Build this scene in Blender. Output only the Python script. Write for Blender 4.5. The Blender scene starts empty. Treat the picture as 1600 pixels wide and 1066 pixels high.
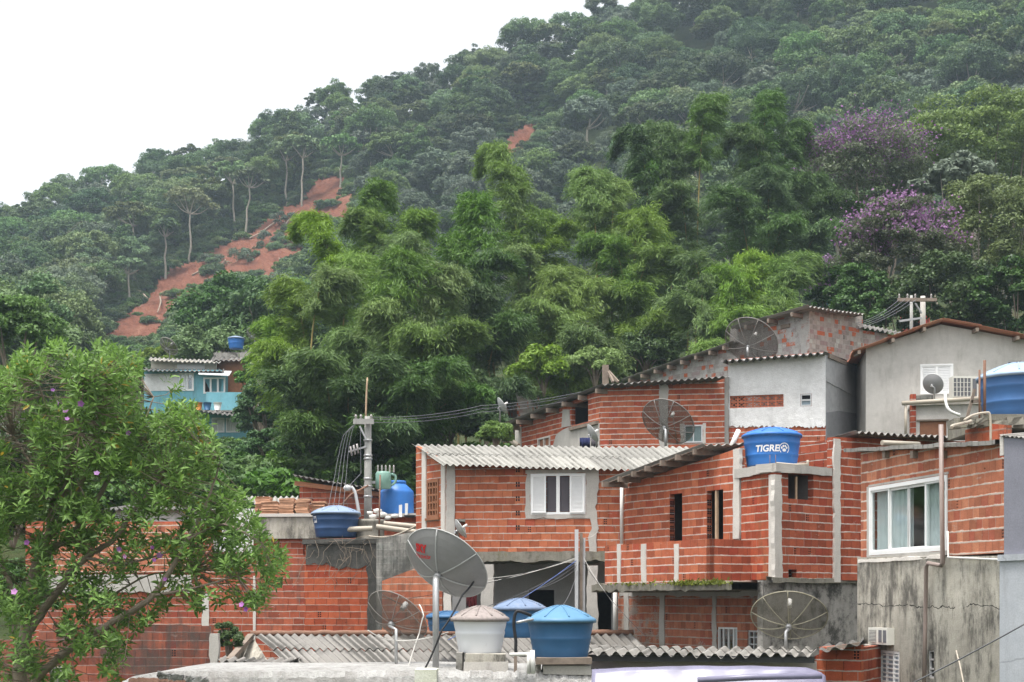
import bpy, math, random
import numpy as np
from mathutils import Vector, Matrix
from mathutils.geometry import tessellate_polygon
from mathutils import noise as mnoise

rnd = random.Random(11)
RG = np.random.RandomState(5)
F = 2222.2; HY = 935.0; H = 8.0          # focal length in photo pixels, horizon row, eye height
sc = bpy.context.scene
COL = sc.collection
R = math.radians

def XY(px, Y): return Vector(((px - 800) / F * Y, Y))
def Zr(py, Y): return H + (HY - py) * Y / F
def P(px, py, Y): return Vector(((px - 800) / F * Y, Y, Zr(py, Y)))

# ---------------------------------------------------------------- mesh builder
class MB:
    def __init__(s): s.v = []; s.f = []; s.uv = []; s.m = []; s.sm = []
    def face(s, pts, uvs=None, m=0, smooth=False):
        i = len(s.v); s.v.extend([Vector(p) for p in pts]); s.f.append(tuple(range(i, i + len(pts))))
        if uvs is None:
            n = (Vector(pts[1]) - Vector(pts[0])).cross(Vector(pts[2]) - Vector(pts[0]))
            a = [abs(c) for c in n]
            if a[2] >= max(a[0], a[1]): uvs = [(p[0], p[1]) for p in pts]
            elif a[0] > a[1]: uvs = [(p[1], p[2]) for p in pts]
            else: uvs = [(p[0], p[2]) for p in pts]
        s.uv.extend(uvs); s.m.append(m); s.sm.append(smooth)
    def mesh(s, verts, faces, uvs=None, m=0, smooth=False):
        i = len(s.v); s.v.extend([Vector(p) for p in verts])
        for k, f in enumerate(faces):
            s.f.append(tuple(i + j for j in f)); s.m.append(m); s.sm.append(smooth)
            if uvs is not None: s.uv.extend([uvs[j] for j in f])
            else: s.uv.extend([(verts[j][0], verts[j][2]) for j in f])
    def hexa(s, c, m=0, uvf=None):
        # c: 8 corners, bottom 0-3 ccw, top 4-7
        for q in ((0,3,2,1),(4,5,6,7),(0,1,5,4),(1,2,6,5),(2,3,7,6),(3,0,4,7)):
            s.face([c[k] for k in q], None, m)
    def box(s, x0, x1, y0, y1, z0, z1, m=0, j=0):
        c = [Vector(p) for p in ((x0,y0,z0),(x1,y0,z0),(x1,y1,z0),(x0,y1,z0),(x0,y0,z1),(x1,y0,z1),(x1,y1,z1),(x0,y1,z1))]
        if j: c = [p + Vector([rnd.uniform(-j, j) for _ in range(3)]) for p in c]
        s.hexa(c, m)
    def bar(s, a, b, w, h=None, m=0, up=Vector((0,0,1))):
        a = Vector(a); b = Vector(b); d = (b - a).normalized(); h = h or w
        x = d.cross(up)
        if x.length < 1e-4: x = d.cross(Vector((0,1,0)))
        x.normalize(); y = x.cross(d)
        x *= w / 2; y *= h / 2
        s.hexa([a-x-y, a+x-y, b+x-y, b-x-y, a-x+y, a+x+y, b+x+y, b-x+y], m)
    def wbox(s, W, u0, u1, d0, d1, z0, z1, m=0, j=0):
        cs = [W.P(u,d,z) for (u,d,z) in ((u0,d0,z0),(u1,d0,z0),(u1,d1,z0),(u0,d1,z0),(u0,d0,z1),(u1,d0,z1),(u1,d1,z1),(u0,d1,z1))]
        uz = [(u0,d0,z0),(u1,d0,z0),(u1,d1,z0),(u0,d1,z0),(u0,d0,z1),(u1,d0,z1),(u1,d1,z1),(u0,d1,z1)]
        if j: cs = [p + Vector([rnd.uniform(-j, j) for _ in range(3)]) for p in cs]
        for q, kind in (((0,3,2,1),0),((4,5,6,7),0),((0,1,5,4),1),((1,2,6,5),2),((2,3,7,6),1),((3,0,4,7),2)):
            if kind == 0: uv = [(uz[k][0], uz[k][1]) for k in q]
            elif kind == 1: uv = [(uz[k][0], uz[k][2]) for k in q]
            else: uv = [(uz[k][1] + uz[k][0], uz[k][2]) for k in q]
            s.face([cs[k] for k in q], uv, m)
    def tube(s, pts, r, n=6, m=0, cap=True, smooth=True):
        pts = [Vector(p) for p in pts]; N = len(pts)
        rr = r if isinstance(r, (list, tuple)) else [r] * N
        i0 = len(s.v); up = None; L = 0
        rings = []
        for k in range(N):
            if k == 0: d = pts[1] - pts[0]
            elif k == N - 1: d = pts[-1] - pts[-2]
            else: d = (pts[k+1] - pts[k-1])
            if d.length < 1e-9: d = Vector((0,0,1))
            d.normalize()
            if up is None:
                up = d.orthogonal().normalized()
            else:
                up = (up - d * up.dot(d))
                if up.length < 1e-6: up = d.orthogonal()
                up.normalize()
            b = d.cross(up)
            if k: L += (pts[k] - pts[k-1]).length
            ring = [pts[k] + (up * math.cos(2*math.pi*q/n) + b * math.sin(2*math.pi*q/n)) * rr[k] for q in range(n)]
            s.v.extend(ring); rings.append(L)
        for k in range(N - 1):
            for q in range(n):
                q2 = (q + 1) % n
                s.f.append((i0+k*n+q, i0+k*n+q2, i0+(k+1)*n+q2, i0+(k+1)*n+q)); s.m.append(m); s.sm.append(smooth)
                s.uv.extend([(q/n, rings[k]), ((q+1)/n, rings[k]), ((q+1)/n, rings[k+1]), (q/n, rings[k+1])])
        if cap:
            for k, rev in ((0, True), (N-1, False)):
                f = [i0 + k*n + q for q in range(n)]
                if rev: f.reverse()
                s.f.append(tuple(f)); s.m.append(m); s.sm.append(False); s.uv.extend([(0, 0)] * n)
    def lathe(s, c, prof, n=40, m=0, smooth=True, wob=0.0, cap=True):
        c = Vector(c); i0 = len(s.v)
        for (r, z) in prof:
            for q in range(n):
                a = 2*math.pi*q/n
                s.v.append(c + Vector((r*math.cos(a), r*math.sin(a), z)))
        for k in range(len(prof)-1):
            for q in range(n):
                q2 = (q+1) % n
                s.f.append((i0+k*n+q, i0+k*n+q2, i0+(k+1)*n+q2, i0+(k+1)*n+q)); s.m.append(m); s.sm.append(smooth)
                s.uv.extend([(q/n*3, prof[k][1]), ((q+1)/n*3, prof[k][1]), ((q+1)/n*3, prof[k+1][1]), (q/n*3, prof[k+1][1])])
        if cap:
            for k in (0, len(prof)-1):
                if prof[k][0] > 1e-3:
                    s.f.append(tuple(i0+k*n+q for q in range(n))); s.m.append(m); s.sm.append(False); s.uv.extend([(0,0)]*n)
    def build(s, name, mats, parent=None, loc=None):
        if not isinstance(mats, (list, tuple)): mats = [mats]
        o0 = Vector(parent['_o']) if parent is not None and '_o' in parent else (Vector(loc) if loc is not None else None)
        if parent is None and o0 is None:
            lo = Vector((min(v.x for v in s.v), min(v.y for v in s.v), min(v.z for v in s.v)))
            hi = Vector((max(v.x for v in s.v), max(v.y for v in s.v), max(v.z for v in s.v)))
            o0 = Vector(((lo.x+hi.x)/2, (lo.y+hi.y)/2, lo.z))
        me = bpy.data.meshes.new(name)
        me.from_pydata([tuple(v - o0) for v in s.v], [], s.f)
        uvl = me.uv_layers.new(name='UVMap')
        uvl.data.foreach_set('uv', np.array(s.uv, dtype=np.float32).ravel())
        me.polygons.foreach_set('material_index', np.array(s.m, dtype=np.int32))
        me.polygons.foreach_set('use_smooth', np.array(s.sm, dtype=bool))
        for m in mats: me.materials.append(m)
        me.update()
        return link(name, me, parent, o0)

def link(name, me, parent=None, o0=None):
    o = bpy.data.objects.new(name, me); COL.objects.link(o)
    if parent is not None:
        o.parent = parent; o['_o'] = parent['_o']
    else:
        o.location = o0; o['_o'] = tuple(o0)
    return o

def npmesh(name, verts, faces, mats, parent=None, loc=(0,0,0), smooth=False, midx=None, uv=None):
    """verts (N,3) world coords minus the origin, faces (M,k) numpy"""
    me = bpy.data.meshes.new(name)
    o0 = np.array(parent['_o'] if parent is not None else loc)
    v = (np.asarray(verts) - o0).astype(np.float32); f = np.asarray(faces, dtype=np.int32)
    me.vertices.add(len(v)); me.vertices.foreach_set('co', v.ravel())
    k = f.shape[1]
    me.loops.add(f.size); me.loops.foreach_set('vertex_index', f.ravel())
    me.polygons.add(len(f)); me.polygons.foreach_set('loop_start', np.arange(0, f.size, k, dtype=np.int32))
    if midx is not None: me.polygons.foreach_set('material_index', np.asarray(midx, dtype=np.int32))
    me.polygons.foreach_set('use_smooth', np.full(len(f), smooth, dtype=bool))
    if not isinstance(mats, (list, tuple)): mats = [mats]
    for m in mats: me.materials.append(m)
    me.update(calc_edges=True)
    return link(name, me, parent, Vector(loc))

def thing(name, label, cat, loc, group=None):
    o = bpy.data.objects.new(name, None); COL.objects.link(o)
    o.location = loc; o['_o'] = tuple(loc); o.empty_display_size = 0.2
    return tag(o, label, cat, group)
def tag(o, label=None, cat=None, group=None, kind=None):
    if label: o['label'] = label
    if cat: o['category'] = cat
    if group: o['group'] = group
    if kind: o['kind'] = kind
    return o
def dup(o, loc=None, rz=0.0, scale=1.0, label=None, group=None, parent=None):
    c = o.copy(); COL.objects.link(c)
    if parent is not None: c.parent = parent
    if loc is not None:
        c.location = loc; c.rotation_euler = (0, 0, rz); c.scale = scale if hasattr(scale, '__len__') else (scale,)*3
    if label: c['label'] = label
    if group: c['group'] = group
    for ch in list(o.children): dup(ch, parent=c)
    return c

# ---------------------------------------------------------------- walls
class Wall:
    """vertical plane through two plan points given as (photo column, depth)"""
    def __init__(s, a, b, off=0.0):
        A = XY(*a) if not isinstance(a, Vector) else a; B = XY(*b) if not isinstance(b, Vector) else b
        s.t = (B - A).normalized(); n = Vector((-s.t.y, s.t.x))
        if n.dot(A + B) < 0: n = -n
        s.n = n; s.A = A + n * off; s.L = (B - A).length; s.off = rnd.uniform(0, 40)
    def u(s, px):
        k = (px - 800) / F
        return (k * s.A.y - s.A.x) / (s.t.x - k * s.t.y)
    def Y(s, px): return s.A.y + s.u(px) * s.t.y
    def z(s, px, py): return Zr(py, s.Y(px))
    def uz(s, px, py): return (s.u(px), s.z(px, py))
    def P(s, u, d, z):
        q = s.A + s.t * u + s.n * d
        return Vector((q.x, q.y, z))
    def at(s, px, py, d=0.0):
        return s.P(s.u(px), d, s.z(px, py))
    def rect(s, x0, y0, x1, y1):
        c = (x0 + x1) / 2
        return (s.u(x0), s.u(x1), s.z(c, y1), s.z(c, y0))

def wall_poly(mb, W, outer, holes=(), th=0.15, m=0, d0=0.0):
    """outer: [(u,z)...]; holes: [(u0,u1,z0,z1)]"""
    loops = [list(outer)] + [[(h[0], h[2]), (h[1], h[2]), (h[1], h[3]), (h[0], h[3])] for h in holes]
    flat = [p for l in loops for p in l]
    tris = tessellate_polygon([[Vector((p[0], p[1], 0)) for p in l] for l in loops])
    for t in tris:
        ps = [flat[i] for i in t]
        mb.face([W.P(p[0], d0, p[1]) for p in ps], [(p[0] + W.off, p[1]) for p in ps], m)
        ps = ps[::-1]
        mb.face([W.P(p[0], d0 + th, p[1]) for p in ps], [(p[0] + W.off + 3, p[1]) for p in ps], m)
    for l in loops:
        for i in range(len(l)):
            a, b = l[i], l[(i+1) % len(l)]
            if abs(a[1]-b[1]) > abs(a[0]-b[0]): uv = [(0+W.off,a[1]),(0+W.off,b[1]),(th+W.off,b[1]),(th+W.off,a[1])]
            else: uv = [(a[0],0.05),(b[0],0.05),(b[0],0.05+th),(a[0],0.05+th)]
            mb.face([W.P(a[0],d0,a[1]), W.P(b[0],d0,b[1]), W.P(b[0],d0+th,b[1]), W.P(a[0],d0+th,a[1])], uv, m)

def wl(root, W, tops, bot, holes=(), mat=None, th=0.15, name='wall', d0=0.0, ragged=0.0):
    """tops: photo points along the top, left to right; bot: height of the foot; holes: photo rectangles"""
    t = [W.uz(*p) for p in tops]
    if ragged:
        t2 = []
        for i in range(len(t)-1):
            n = max(1, int(abs(t[i+1][0]-t[i][0]) / 0.3))
            for k in range(n):
                a = k/n; t2.append((t[i][0]*(1-a)+t[i+1][0]*a, t[i][1]*(1-a)+t[i+1][1]*a + (rnd.uniform(-ragged, ragged) if k else 0)))
        t = t2 + [t[-1]]
    outer = t + [(t[-1][0], bot), (t[0][0], bot)]
    mb = MB(); wall_poly(mb, W, outer, [W.rect(*h) for h in holes], th, 0, d0)
    return mb.build(name, mat, root)

def ragged_strip(mb, W, u0, u1, z0, z1, proud=0.03, back=0.02, amp=0.03, m=0, horizontal=False, step=0.11):
    """a concrete post or beam poured between blocks: uneven long edges"""
    sd = rnd.uniform(0, 90)
    def jg(t, k): return amp * (1.1 * mnoise.noise(Vector((t * 2.2, k, sd))) + .8 * mnoise.noise(Vector((t * 7.0, k + 3, sd))) + .25 * rnd.uniform(-1, 1))
    if horizontal:
        n = max(2, int((u1-u0)/step)); us = [u0 + (u1-u0)*k/n for k in range(n+1)]
        lo = [(u, z0 + jg(u, 0)) for u in us]; hi = [(u, z1 + jg(u, 9)*.4) for u in us]
        pts = lo + hi[::-1]
    else:
        n = max(2, int((z1-z0)/step)); zs = [z0 + (z1-z0)*k/n for k in range(n+1)]
        le = [(u0 + jg(z, 0), z) for z in zs]; ri = [(u1 + jg(z, 9), z) for z in zs]
        pts = le + ri[::-1]
    n = len(pts)
    h = n // 2
    for k in range(h - 1):
        q = [pts[k], pts[k+1], pts[n-2-k], pts[n-1-k]]
        mb.face([W.P(p[0], -proud, p[1]) for p in q], [(p[0]+W.off, p[1]) for p in q], m)
    for i in range(n):
        a, b = pts[i], pts[(i+1) % n]
        mb.face([W.P(a[0], -proud, a[1]), W.P(b[0], -proud, b[1]), W.P(b[0], back, b[1]), W.P(a[0], back, a[1])], [(a[0], a[1]), (b[0], b[1]), (b[0]+.05, b[1]), (a[0]+.05, a[1])], m)

def post(root, W, px0, px1, top, bot, mat, name='column', proud=0.035, amp=0.02, dz=None):
    """column on a wall between two photo columns; top and bottom as photo rows"""
    c = (px0+px1)/2; mb = MB()
    ragged_strip(mb, W, W.u(px0), W.u(px1), W.z(c, bot) if dz is None else dz, W.z(c, top), proud, 0.05, amp)
    return mb.build(name, mat, root)
def beam(root, W, px0, px1, top, bot, mat, name='beam', proud=0.035, amp=0.02):
    c = (px0+px1)/2; mb = MB()
    ragged_strip(mb, W, W.u(px0), W.u(px1), W.z(c, bot), W.z(c, top), proud, 0.05, amp, horizontal=True)
    return mb.build(name, mat, root)

def shell(root, W, u0, u1, z0, zt, D, mat, left=True, right=True, th=0.15):
    """the rear and end walls that close a house behind its street wall (zt: height, or (front, back))"""
    zf, zb = zt if hasattr(zt, '__len__') else (zt, zt)
    def slab(a, b):
        A = [W.P(a[0], a[1], z0), W.P(b[0], b[1], z0)]; zt_ = [zf + (zb-zf)*a[1]/D, zf + (zb-zf)*b[1]/D]
        d = (A[1]-A[0]).normalized(); n = Vector((-d.y, d.x, 0)) * th
        c = [A[0], A[1], A[1]+n, A[0]+n] + [Vector((p.x, p.y, z)) for p, z in zip([A[0], A[1], A[1]+n, A[0]+n], [zt_[0], zt_[1], zt_[1], zt_[0]])]
        mb = MB(); mb.hexa(c); mb.build('wall', mat, root)
    e = 0.16
    if left: slab((u0, D), (u0, e))
    slab((u1 - .16, D), (u0 + .16, D))
    if right: slab((u1, e), (u1, D))

def corr(root, FL, FR, BR, BL, mat, name='roof', pitch=0.177, amp=0.028, rows=2, th=0.008, sag=0.02, spw=8, jit=0.03, lap=0.12, sheetw=1.06):
    """corrugated sheets: waves run from front edge FL-FR to back edge BL-BR; front end of every row laps over the next"""
    FL, FR, BR, BL = [Vector(p) for p in (FL, FR, BR, BL)]
    Lf = ((FR-FL).length + (BR-BL).length)/2; nw = max(2, round(Lf/pitch)); n = nw*spw
    nrm = (FR-FL).cross(BL-FL).normalized()
    if nrm.z < 0: nrm = -nrm
    Ls = (BL-FL).length
    mb = MB()
    nsh = max(1, round(Lf/sheetw))
    for r in range(rows):
        v0 = r/rows; v1 = (r+1)/rows + (lap/Ls if r < rows-1 else 0)
        off = [(rnd.uniform(-jit, jit), rnd.uniform(-jit, jit)*.5) for _ in range(nsh+1)]
        verts = []; uvs = []
        ns = 4
        for k in range(ns+1):
            for i in range(n+1):
                a = i/n; sh = min(nsh-1, int(a*nsh)); vv = v0 + (v1-v0)*k/ns
                if k == 0: vv += off[sh][0]/Ls
                p0 = FL.lerp(FR, a); p1 = BL.lerp(BR, a); p = p0.lerp(p1, vv)
                w = math.cos(2*math.pi*i/spw)*amp
                lift = (1-k/ns)*(0.018 if r else 0.0) + off[sh][1]*(1-k/ns) - sag*math.sin(math.pi*a)
                w *= 1 + .18 * mnoise.noise(Vector((i * .35, r * 5.1 + k * .4, Lf)))
                p = p + nrm*(w + lift + .012 * mnoise.noise(Vector((a * Lf * .8, vv * Ls * .6, Lf))))
                verts.append(p); uvs.append((a*Lf, vv*Ls + 20*r))
        m_ = len(verts)
        verts2 = [p - nrm*th for p in verts]
        faces = []
        w_ = n+1
        for k in range(ns):
            for i in range(n):
                faces.append((k*w_+i, k*w_+i+1, (k+1)*w_+i+1, (k+1)*w_+i))
        f2 = [tuple(m_+j for j in f[::-1]) for f in faces]
        edge = []
        for i in range(n):
            edge.append((i+1, i, m_+i, m_+i+1)); t = ns*w_
            edge.append((t+i, t+i+1, m_+t+i+1, m_+t+i))
        for k in range(ns):
            edge.append((k*w_, (k+1)*w_, m_+(k+1)*w_, m_+k*w_)); e = w_-1
            edge.append(((k+1)*w_+e, k*w_+e, m_+k*w_+e, m_+(k+1)*w_+e))
        mb.mesh(verts+verts2, faces+f2, uvs+uvs, 0, True)
        mb.mesh(verts+verts2, edge, uvs+uvs, 0, False)
    return mb.build(name, mat, root)

def cable(pts, r, mat, label, name='power_cable', group=None, sag=0.0, n=14, cat='cable', parent=None):
    """hanging line through world points; sag in metres on every span"""
    out = []
    for i in range(len(pts)-1):
        a, b = Vector(pts[i]), Vector(pts[i+1])
        for k in range(n):
            t = k/n; q = a.lerp(b, t); q.z -= sag*4*t*(1-t); out.append(q)
    out.append(Vector(pts[-1]))
    mb = MB(); mb.tube(out, r, 5)
    o = mb.build(name, mat, parent)
    if parent is None: tag(o, label, cat, group)
    return o
def smooth_path(pts, n=6):
    pts = [Vector(p) for p in pts]; out = []
    for i in range(len(pts)-1):
        p0 = pts[max(0,i-1)]; p1 = pts[i]; p2 = pts[i+1]; p3 = pts[min(len(pts)-1, i+2)]
        for k in range(n):
            t = k/n
            out.append(0.5*((2*p1) + (p2-p0)*t + (2*p0-5*p1+4*p2-p3)*t*t + (3*p1-p0-3*p2+p3)*t*t*t))
    out.append(pts[-1]); return out
# ---------------------------------------------------------------- material helpers
class S:
    """a shader socket with arithmetic"""
    def __init__(s, nt, k): s.nt = nt; s.k = k
    def _m(s, op, *o):
        n = s.nt.nodes.new('ShaderNodeMath'); n.operation = op
        for i, x in enumerate((s,)+o):
            if isinstance(x, S): s.nt.links.new(x.k, n.inputs[i])
            else: n.inputs[i].default_value = x
        return S(s.nt, n.outputs[0])
    def __add__(s, o): return s._m('ADD', o)
    __radd__ = __add__
    def __sub__(s, o): return s._m('SUBTRACT', o)
    def __rsub__(s, o): return (s*-1.0) + o
    def __mul__(s, o): return s._m('MULTIPLY', o)
    __rmul__ = __mul__
    def __truediv__(s, o): return s._m('DIVIDE', o)
    def floor(s): return s._m('FLOOR')
    def fract(s): return s._m('FRACT')
    def abs(s): return s._m('ABSOLUTE')
    def gt(s, o): return s._m('GREATER_THAN', o)
    def lt(s, o): return s._m('LESS_THAN', o)
    def max(s, o): return s._m('MAXIMUM', o)
    def min(s, o): return s._m('MINIMUM', o)
    def sin(s): return s._m('SINE')
    def pow(s, o): return s._m('POWER', o)
    def sat(s): return s.max(0.0).min(1.0)
    def ss(s, a, b):
        n = s.nt.nodes.new('ShaderNodeMapRange'); n.interpolation_type = 'SMOOTHSTEP'
        s.nt.links.new(s.k, n.inputs[0])
        for i, x in ((1, a), (2, b)):
            if isinstance(x, S): s.nt.links.new(x.k, n.inputs[i])
            else: n.inputs[i].default_value = x
        return S(s.nt, n.outputs[0])

class M:
    def __init__(s, name, rough=0.85, spec=0.3):
        s.m = bpy.data.materials.new(name); s.m.use_nodes = True
        s.nt = s.m.node_tree; s.b = s.nt.nodes['Principled BSDF']; s.out = s.nt.nodes['Material Output']
        s.b.inputs['Roughness'].default_value = rough; s.b.inputs['Specular IOR Level'].default_value = spec
    def node(s, t): return s.nt.nodes.new(t)
    def uv(s):
        n = s.node('ShaderNodeUVMap'); n.uv_map = 'UVMap'; return s.sep(n.outputs[0])[:2]
    def sep(s, k):
        n = s.node('ShaderNodeSeparateXYZ'); s.nt.links.new(k, n.inputs[0]); return [S(s.nt, o) for o in n.outputs]
    def pos(s):
        n = s.node('ShaderNodeNewGeometry'); return n.outputs['Position']
    def obj(s):
        n = s.node('ShaderNodeTexCoord'); return n.outputs['Object']
    def vec(s, x, y, z=0.0):
        n = s.node('ShaderNodeCombineXYZ')
        for i, q in enumerate((x, y, z)):
            if isinstance(q, S): s.nt.links.new(q.k, n.inputs[i])
            else: n.inputs[i].default_value = q
        return n.outputs[0]
    def noise(s, vec, scale, detail=3.0, rough=0.55):
        n = s.node('ShaderNodeTexNoise'); n.inputs['Scale'].default_value = scale; n.inputs['Detail'].default_value = detail; n.inputs['Roughness'].default_value = rough
        if vec is not None: s.nt.links.new(vec.k if isinstance(vec, S) else vec, n.inputs['Vector'])
        return S(s.nt, n.outputs[0])
    def white(s, x, y, z=0.0):
        n = s.node('ShaderNodeTexWhiteNoise'); s.nt.links.new(s.vec(x, y, z), n.inputs['Vector']); return S(s.nt, n.outputs[0])
    def voro(s, vec, scale, feature='F1'):
        n = s.node('ShaderNodeTexVoronoi'); n.feature = feature; n.inputs['Scale'].default_value = scale
        s.nt.links.new(vec, n.inputs['Vector']); return S(s.nt, n.outputs['Distance'])
    def ramp(s, f, stops):
        n = s.node('ShaderNodeValToRGB'); s.nt.links.new(f.k, n.inputs[0]); e = n.color_ramp.elements
        while len(e) < len(stops): e.new(0.5)
        for q, (p, c) in zip(e, stops): q.position = p; q.color = (*c, 1)
        return S(s.nt, n.outputs[0])
    def mix(s, f, a, b):
        n = s.node('ShaderNodeMix'); n.data_type = 'RGBA'
        for i, q in ((0, f), (6, a), (7, b)):
            if isinstance(q, S): s.nt.links.new(q.k, n.inputs[i])
            elif i: n.inputs[i].default_value = (*q, 1)
            else: n.inputs[0].default_value = q
        return S(s.nt, n.outputs[2])
    def scalec(s, c, f):
        n = s.node('ShaderNodeVectorMath'); n.operation = 'SCALE'
        s.nt.links.new(c.k, n.inputs[0])
        if isinstance(f, S): s.nt.links.new(f.k, n.inputs['Scale'])
        else: n.inputs['Scale'].default_value = f
        return S(s.nt, n.outputs[0])
    def color(s, c):
        if isinstance(c, S): s.nt.links.new(c.k, s.b.inputs['Base Color'])
        else: s.b.inputs['Base Color'].default_value = (*c, 1)
        return s
    def bump(s, h, dist=0.01, strength=0.6):
        n = s.node('ShaderNodeBump'); n.inputs['Distance'].default_value = dist; n.inputs['Strength'].default_value = strength
        s.nt.links.new(h.k, n.inputs['Height']); s.nt.links.new(n.outputs[0], s.b.inputs['Normal']); return s
    def rough(s, r): s.nt.links.new(r.k, s.b.inputs['Roughness']); return s

def brick(name, base, var=0.3, mortar=(.52,.46,.40), mw=(0.05,0.13), course=0.186, bw=0.25, dirt=0.2, wash=0.0, seed=0.0, vjoint=0.84, holes=0.03, dirtcol=(.05,.045,.04), stagger=True, washcol=(.42,.40,.37), odd=0.0, oddcol=(.45,.13,.065)):
    q = M(name, 0.9, 0.2); u, v = q.uv()
    p3 = q.vec(u, v, seed)
    wob = (q.noise(p3, 0.9, 2) - 0.5) * 0.035 + (q.noise(p3, 5.0, 2) - .5) * 0.014
    v2 = v + wob
    row = (v2 / course).floor(); fv = (v2 / course).fract()
    off = q.white(row, seed, 1.7)
    wid = bw
    u2 = u + off * (bw if stagger else .02) + (q.noise(q.vec(u, row * 3.1, seed), 2.5, 1) - .5) * 0.12
    col = (u2 / wid).floor(); fu = (u2 / wid).fract()
    r1 = q.white(row, col, seed); r2 = q.white(col, row, seed + 5.3); r3 = q.white(col * 1.7, row * 2.3, seed + 9.1)
    fine = q.noise(p3, 40.0, 3); med = q.noise(p3, 7.0, 3)
    mwid = mw[0] + (mw[1] - mw[0]) * 3.2 * (q.noise(q.vec(u * 1.0, row * 7.3, seed), 3.5, 4, .75) - 0.34)
    hm = (fv + (fine - .5) * 0.09).ss(mwid + 0.05, mwid - 0.02)
    hm2 = fv.gt(0.965 - (med - .5) * 0.1)
    vm = (fu + (fine - .5) * .03).ss(0.042, 0.022)
    # hollow ends: rows of small square cells, their inner shade drawn near black
    hol = r3.gt(1.0 - holes) * fu.lt(0.44) * fu.gt(0.06)
    cu = ((fu - .06) / 0.38 * 2.0).fract(); cv = ((fv - 0.16) / 0.84 * 3.0).fract()
    cell = hol * cu.gt(0.22) * cu.lt(0.85) * cv.gt(0.2) * cv.lt(0.85) * fv.gt(.17)
    b0 = Vector(base) * .9
    cA = tuple(b0 * (1 - var)); cB = tuple(b0); cC = (min(.75, b0.x*(1+var*.55)), b0.y*(1+var*1.1), b0.z*(1+var*1.1)); cD = (b0.x*(1-var*.4), b0.y*(1-var*1.1), b0.z*(1-var*.9))
    c = q.ramp(r1, [(0.0, cD), (0.2, cA), (0.5, cB), (0.8, cB), (1.0, cC)])
    if odd: c = q.mix(q.white(row * 3.3, col * 1.9, seed + 2.2).gt(1.0 - odd), c, oddcol)
    c = q.scalec(c, (fine * 0.5 + med * 0.6 + 0.45))
    grooves = ((v2 * (2 * math.pi / 0.022)).sin() * 0.5 + .5)
    c = q.scalec(c, grooves * 0.10 + 0.93)
    vj = q.mix(r2.gt(vjoint), q.scalec(c, .42), tuple(Vector(mortar) * 0.72))
    c = q.mix(vm, c, vj)
    mc = q.scalec(q.ramp(med, [(0.2, tuple(Vector(mortar) * .7)), (.75, tuple(Vector(mortar) * 1.12))]), fine * .4 + .8)
    c = q.mix(hm.max(hm2 * 0.5), c, mc)
    c = q.mix(cell, c, (0.012, 0.008, 0.007))
    big = q.noise(p3, 0.55, 5, .65); blot = q.noise(p3, 2.3, 4, .7)
    streak = q.noise(q.vec(u * 5.0, v * 0.5, seed), 1.0, 4, .6)
    if wash > 0:
        wm = (big * .45 + blot * .4 + fine * .25).ss(0.62 - wash * .35, 0.66 - wash * .3)
        c = q.mix(wm, c, q.scalec(q.ramp(med, [(0.2, tuple(Vector(washcol)*.7)), (.8, washcol)]), fine * .5 + .75))
    dm = (big * .5 + streak * .35 + blot * .3).ss(0.80 - dirt * .5, 1.0 - dirt * .45)
    c = q.mix(dm * min(1.0, .45 + dirt * .7), c, q.scalec(q.ramp(fine, [(0, dirtcol), (1, tuple(Vector(dirtcol) * 1.8))]), 1.0))
    chip = q.noise(q.vec(u, v * 1.3, seed + 4), 5.5, 4, .7).ss(.70, .74)
    c = q.mix(chip * .85, c, q.scalec(c, .22))
    smear = q.noise(q.vec(u * 2.2, v * 5.0, seed + 6), 1.6, 5, .75).ss(.62, .70)
    c = q.mix(smear * .5, c, tuple(Vector(mortar) * .85))
    eff = (blot * .6 + streak * .5).ss(0.66, 0.8)
    c = q.mix(eff * 0.22, c, (.55, .48, .42))
    q.color(c)
    h = (1.0 - hm * .55 - vm * .8 - cell) + fine * .25 + grooves * 0.05
    q.bump(h, 0.014, 0.8)
    return q.m

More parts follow.
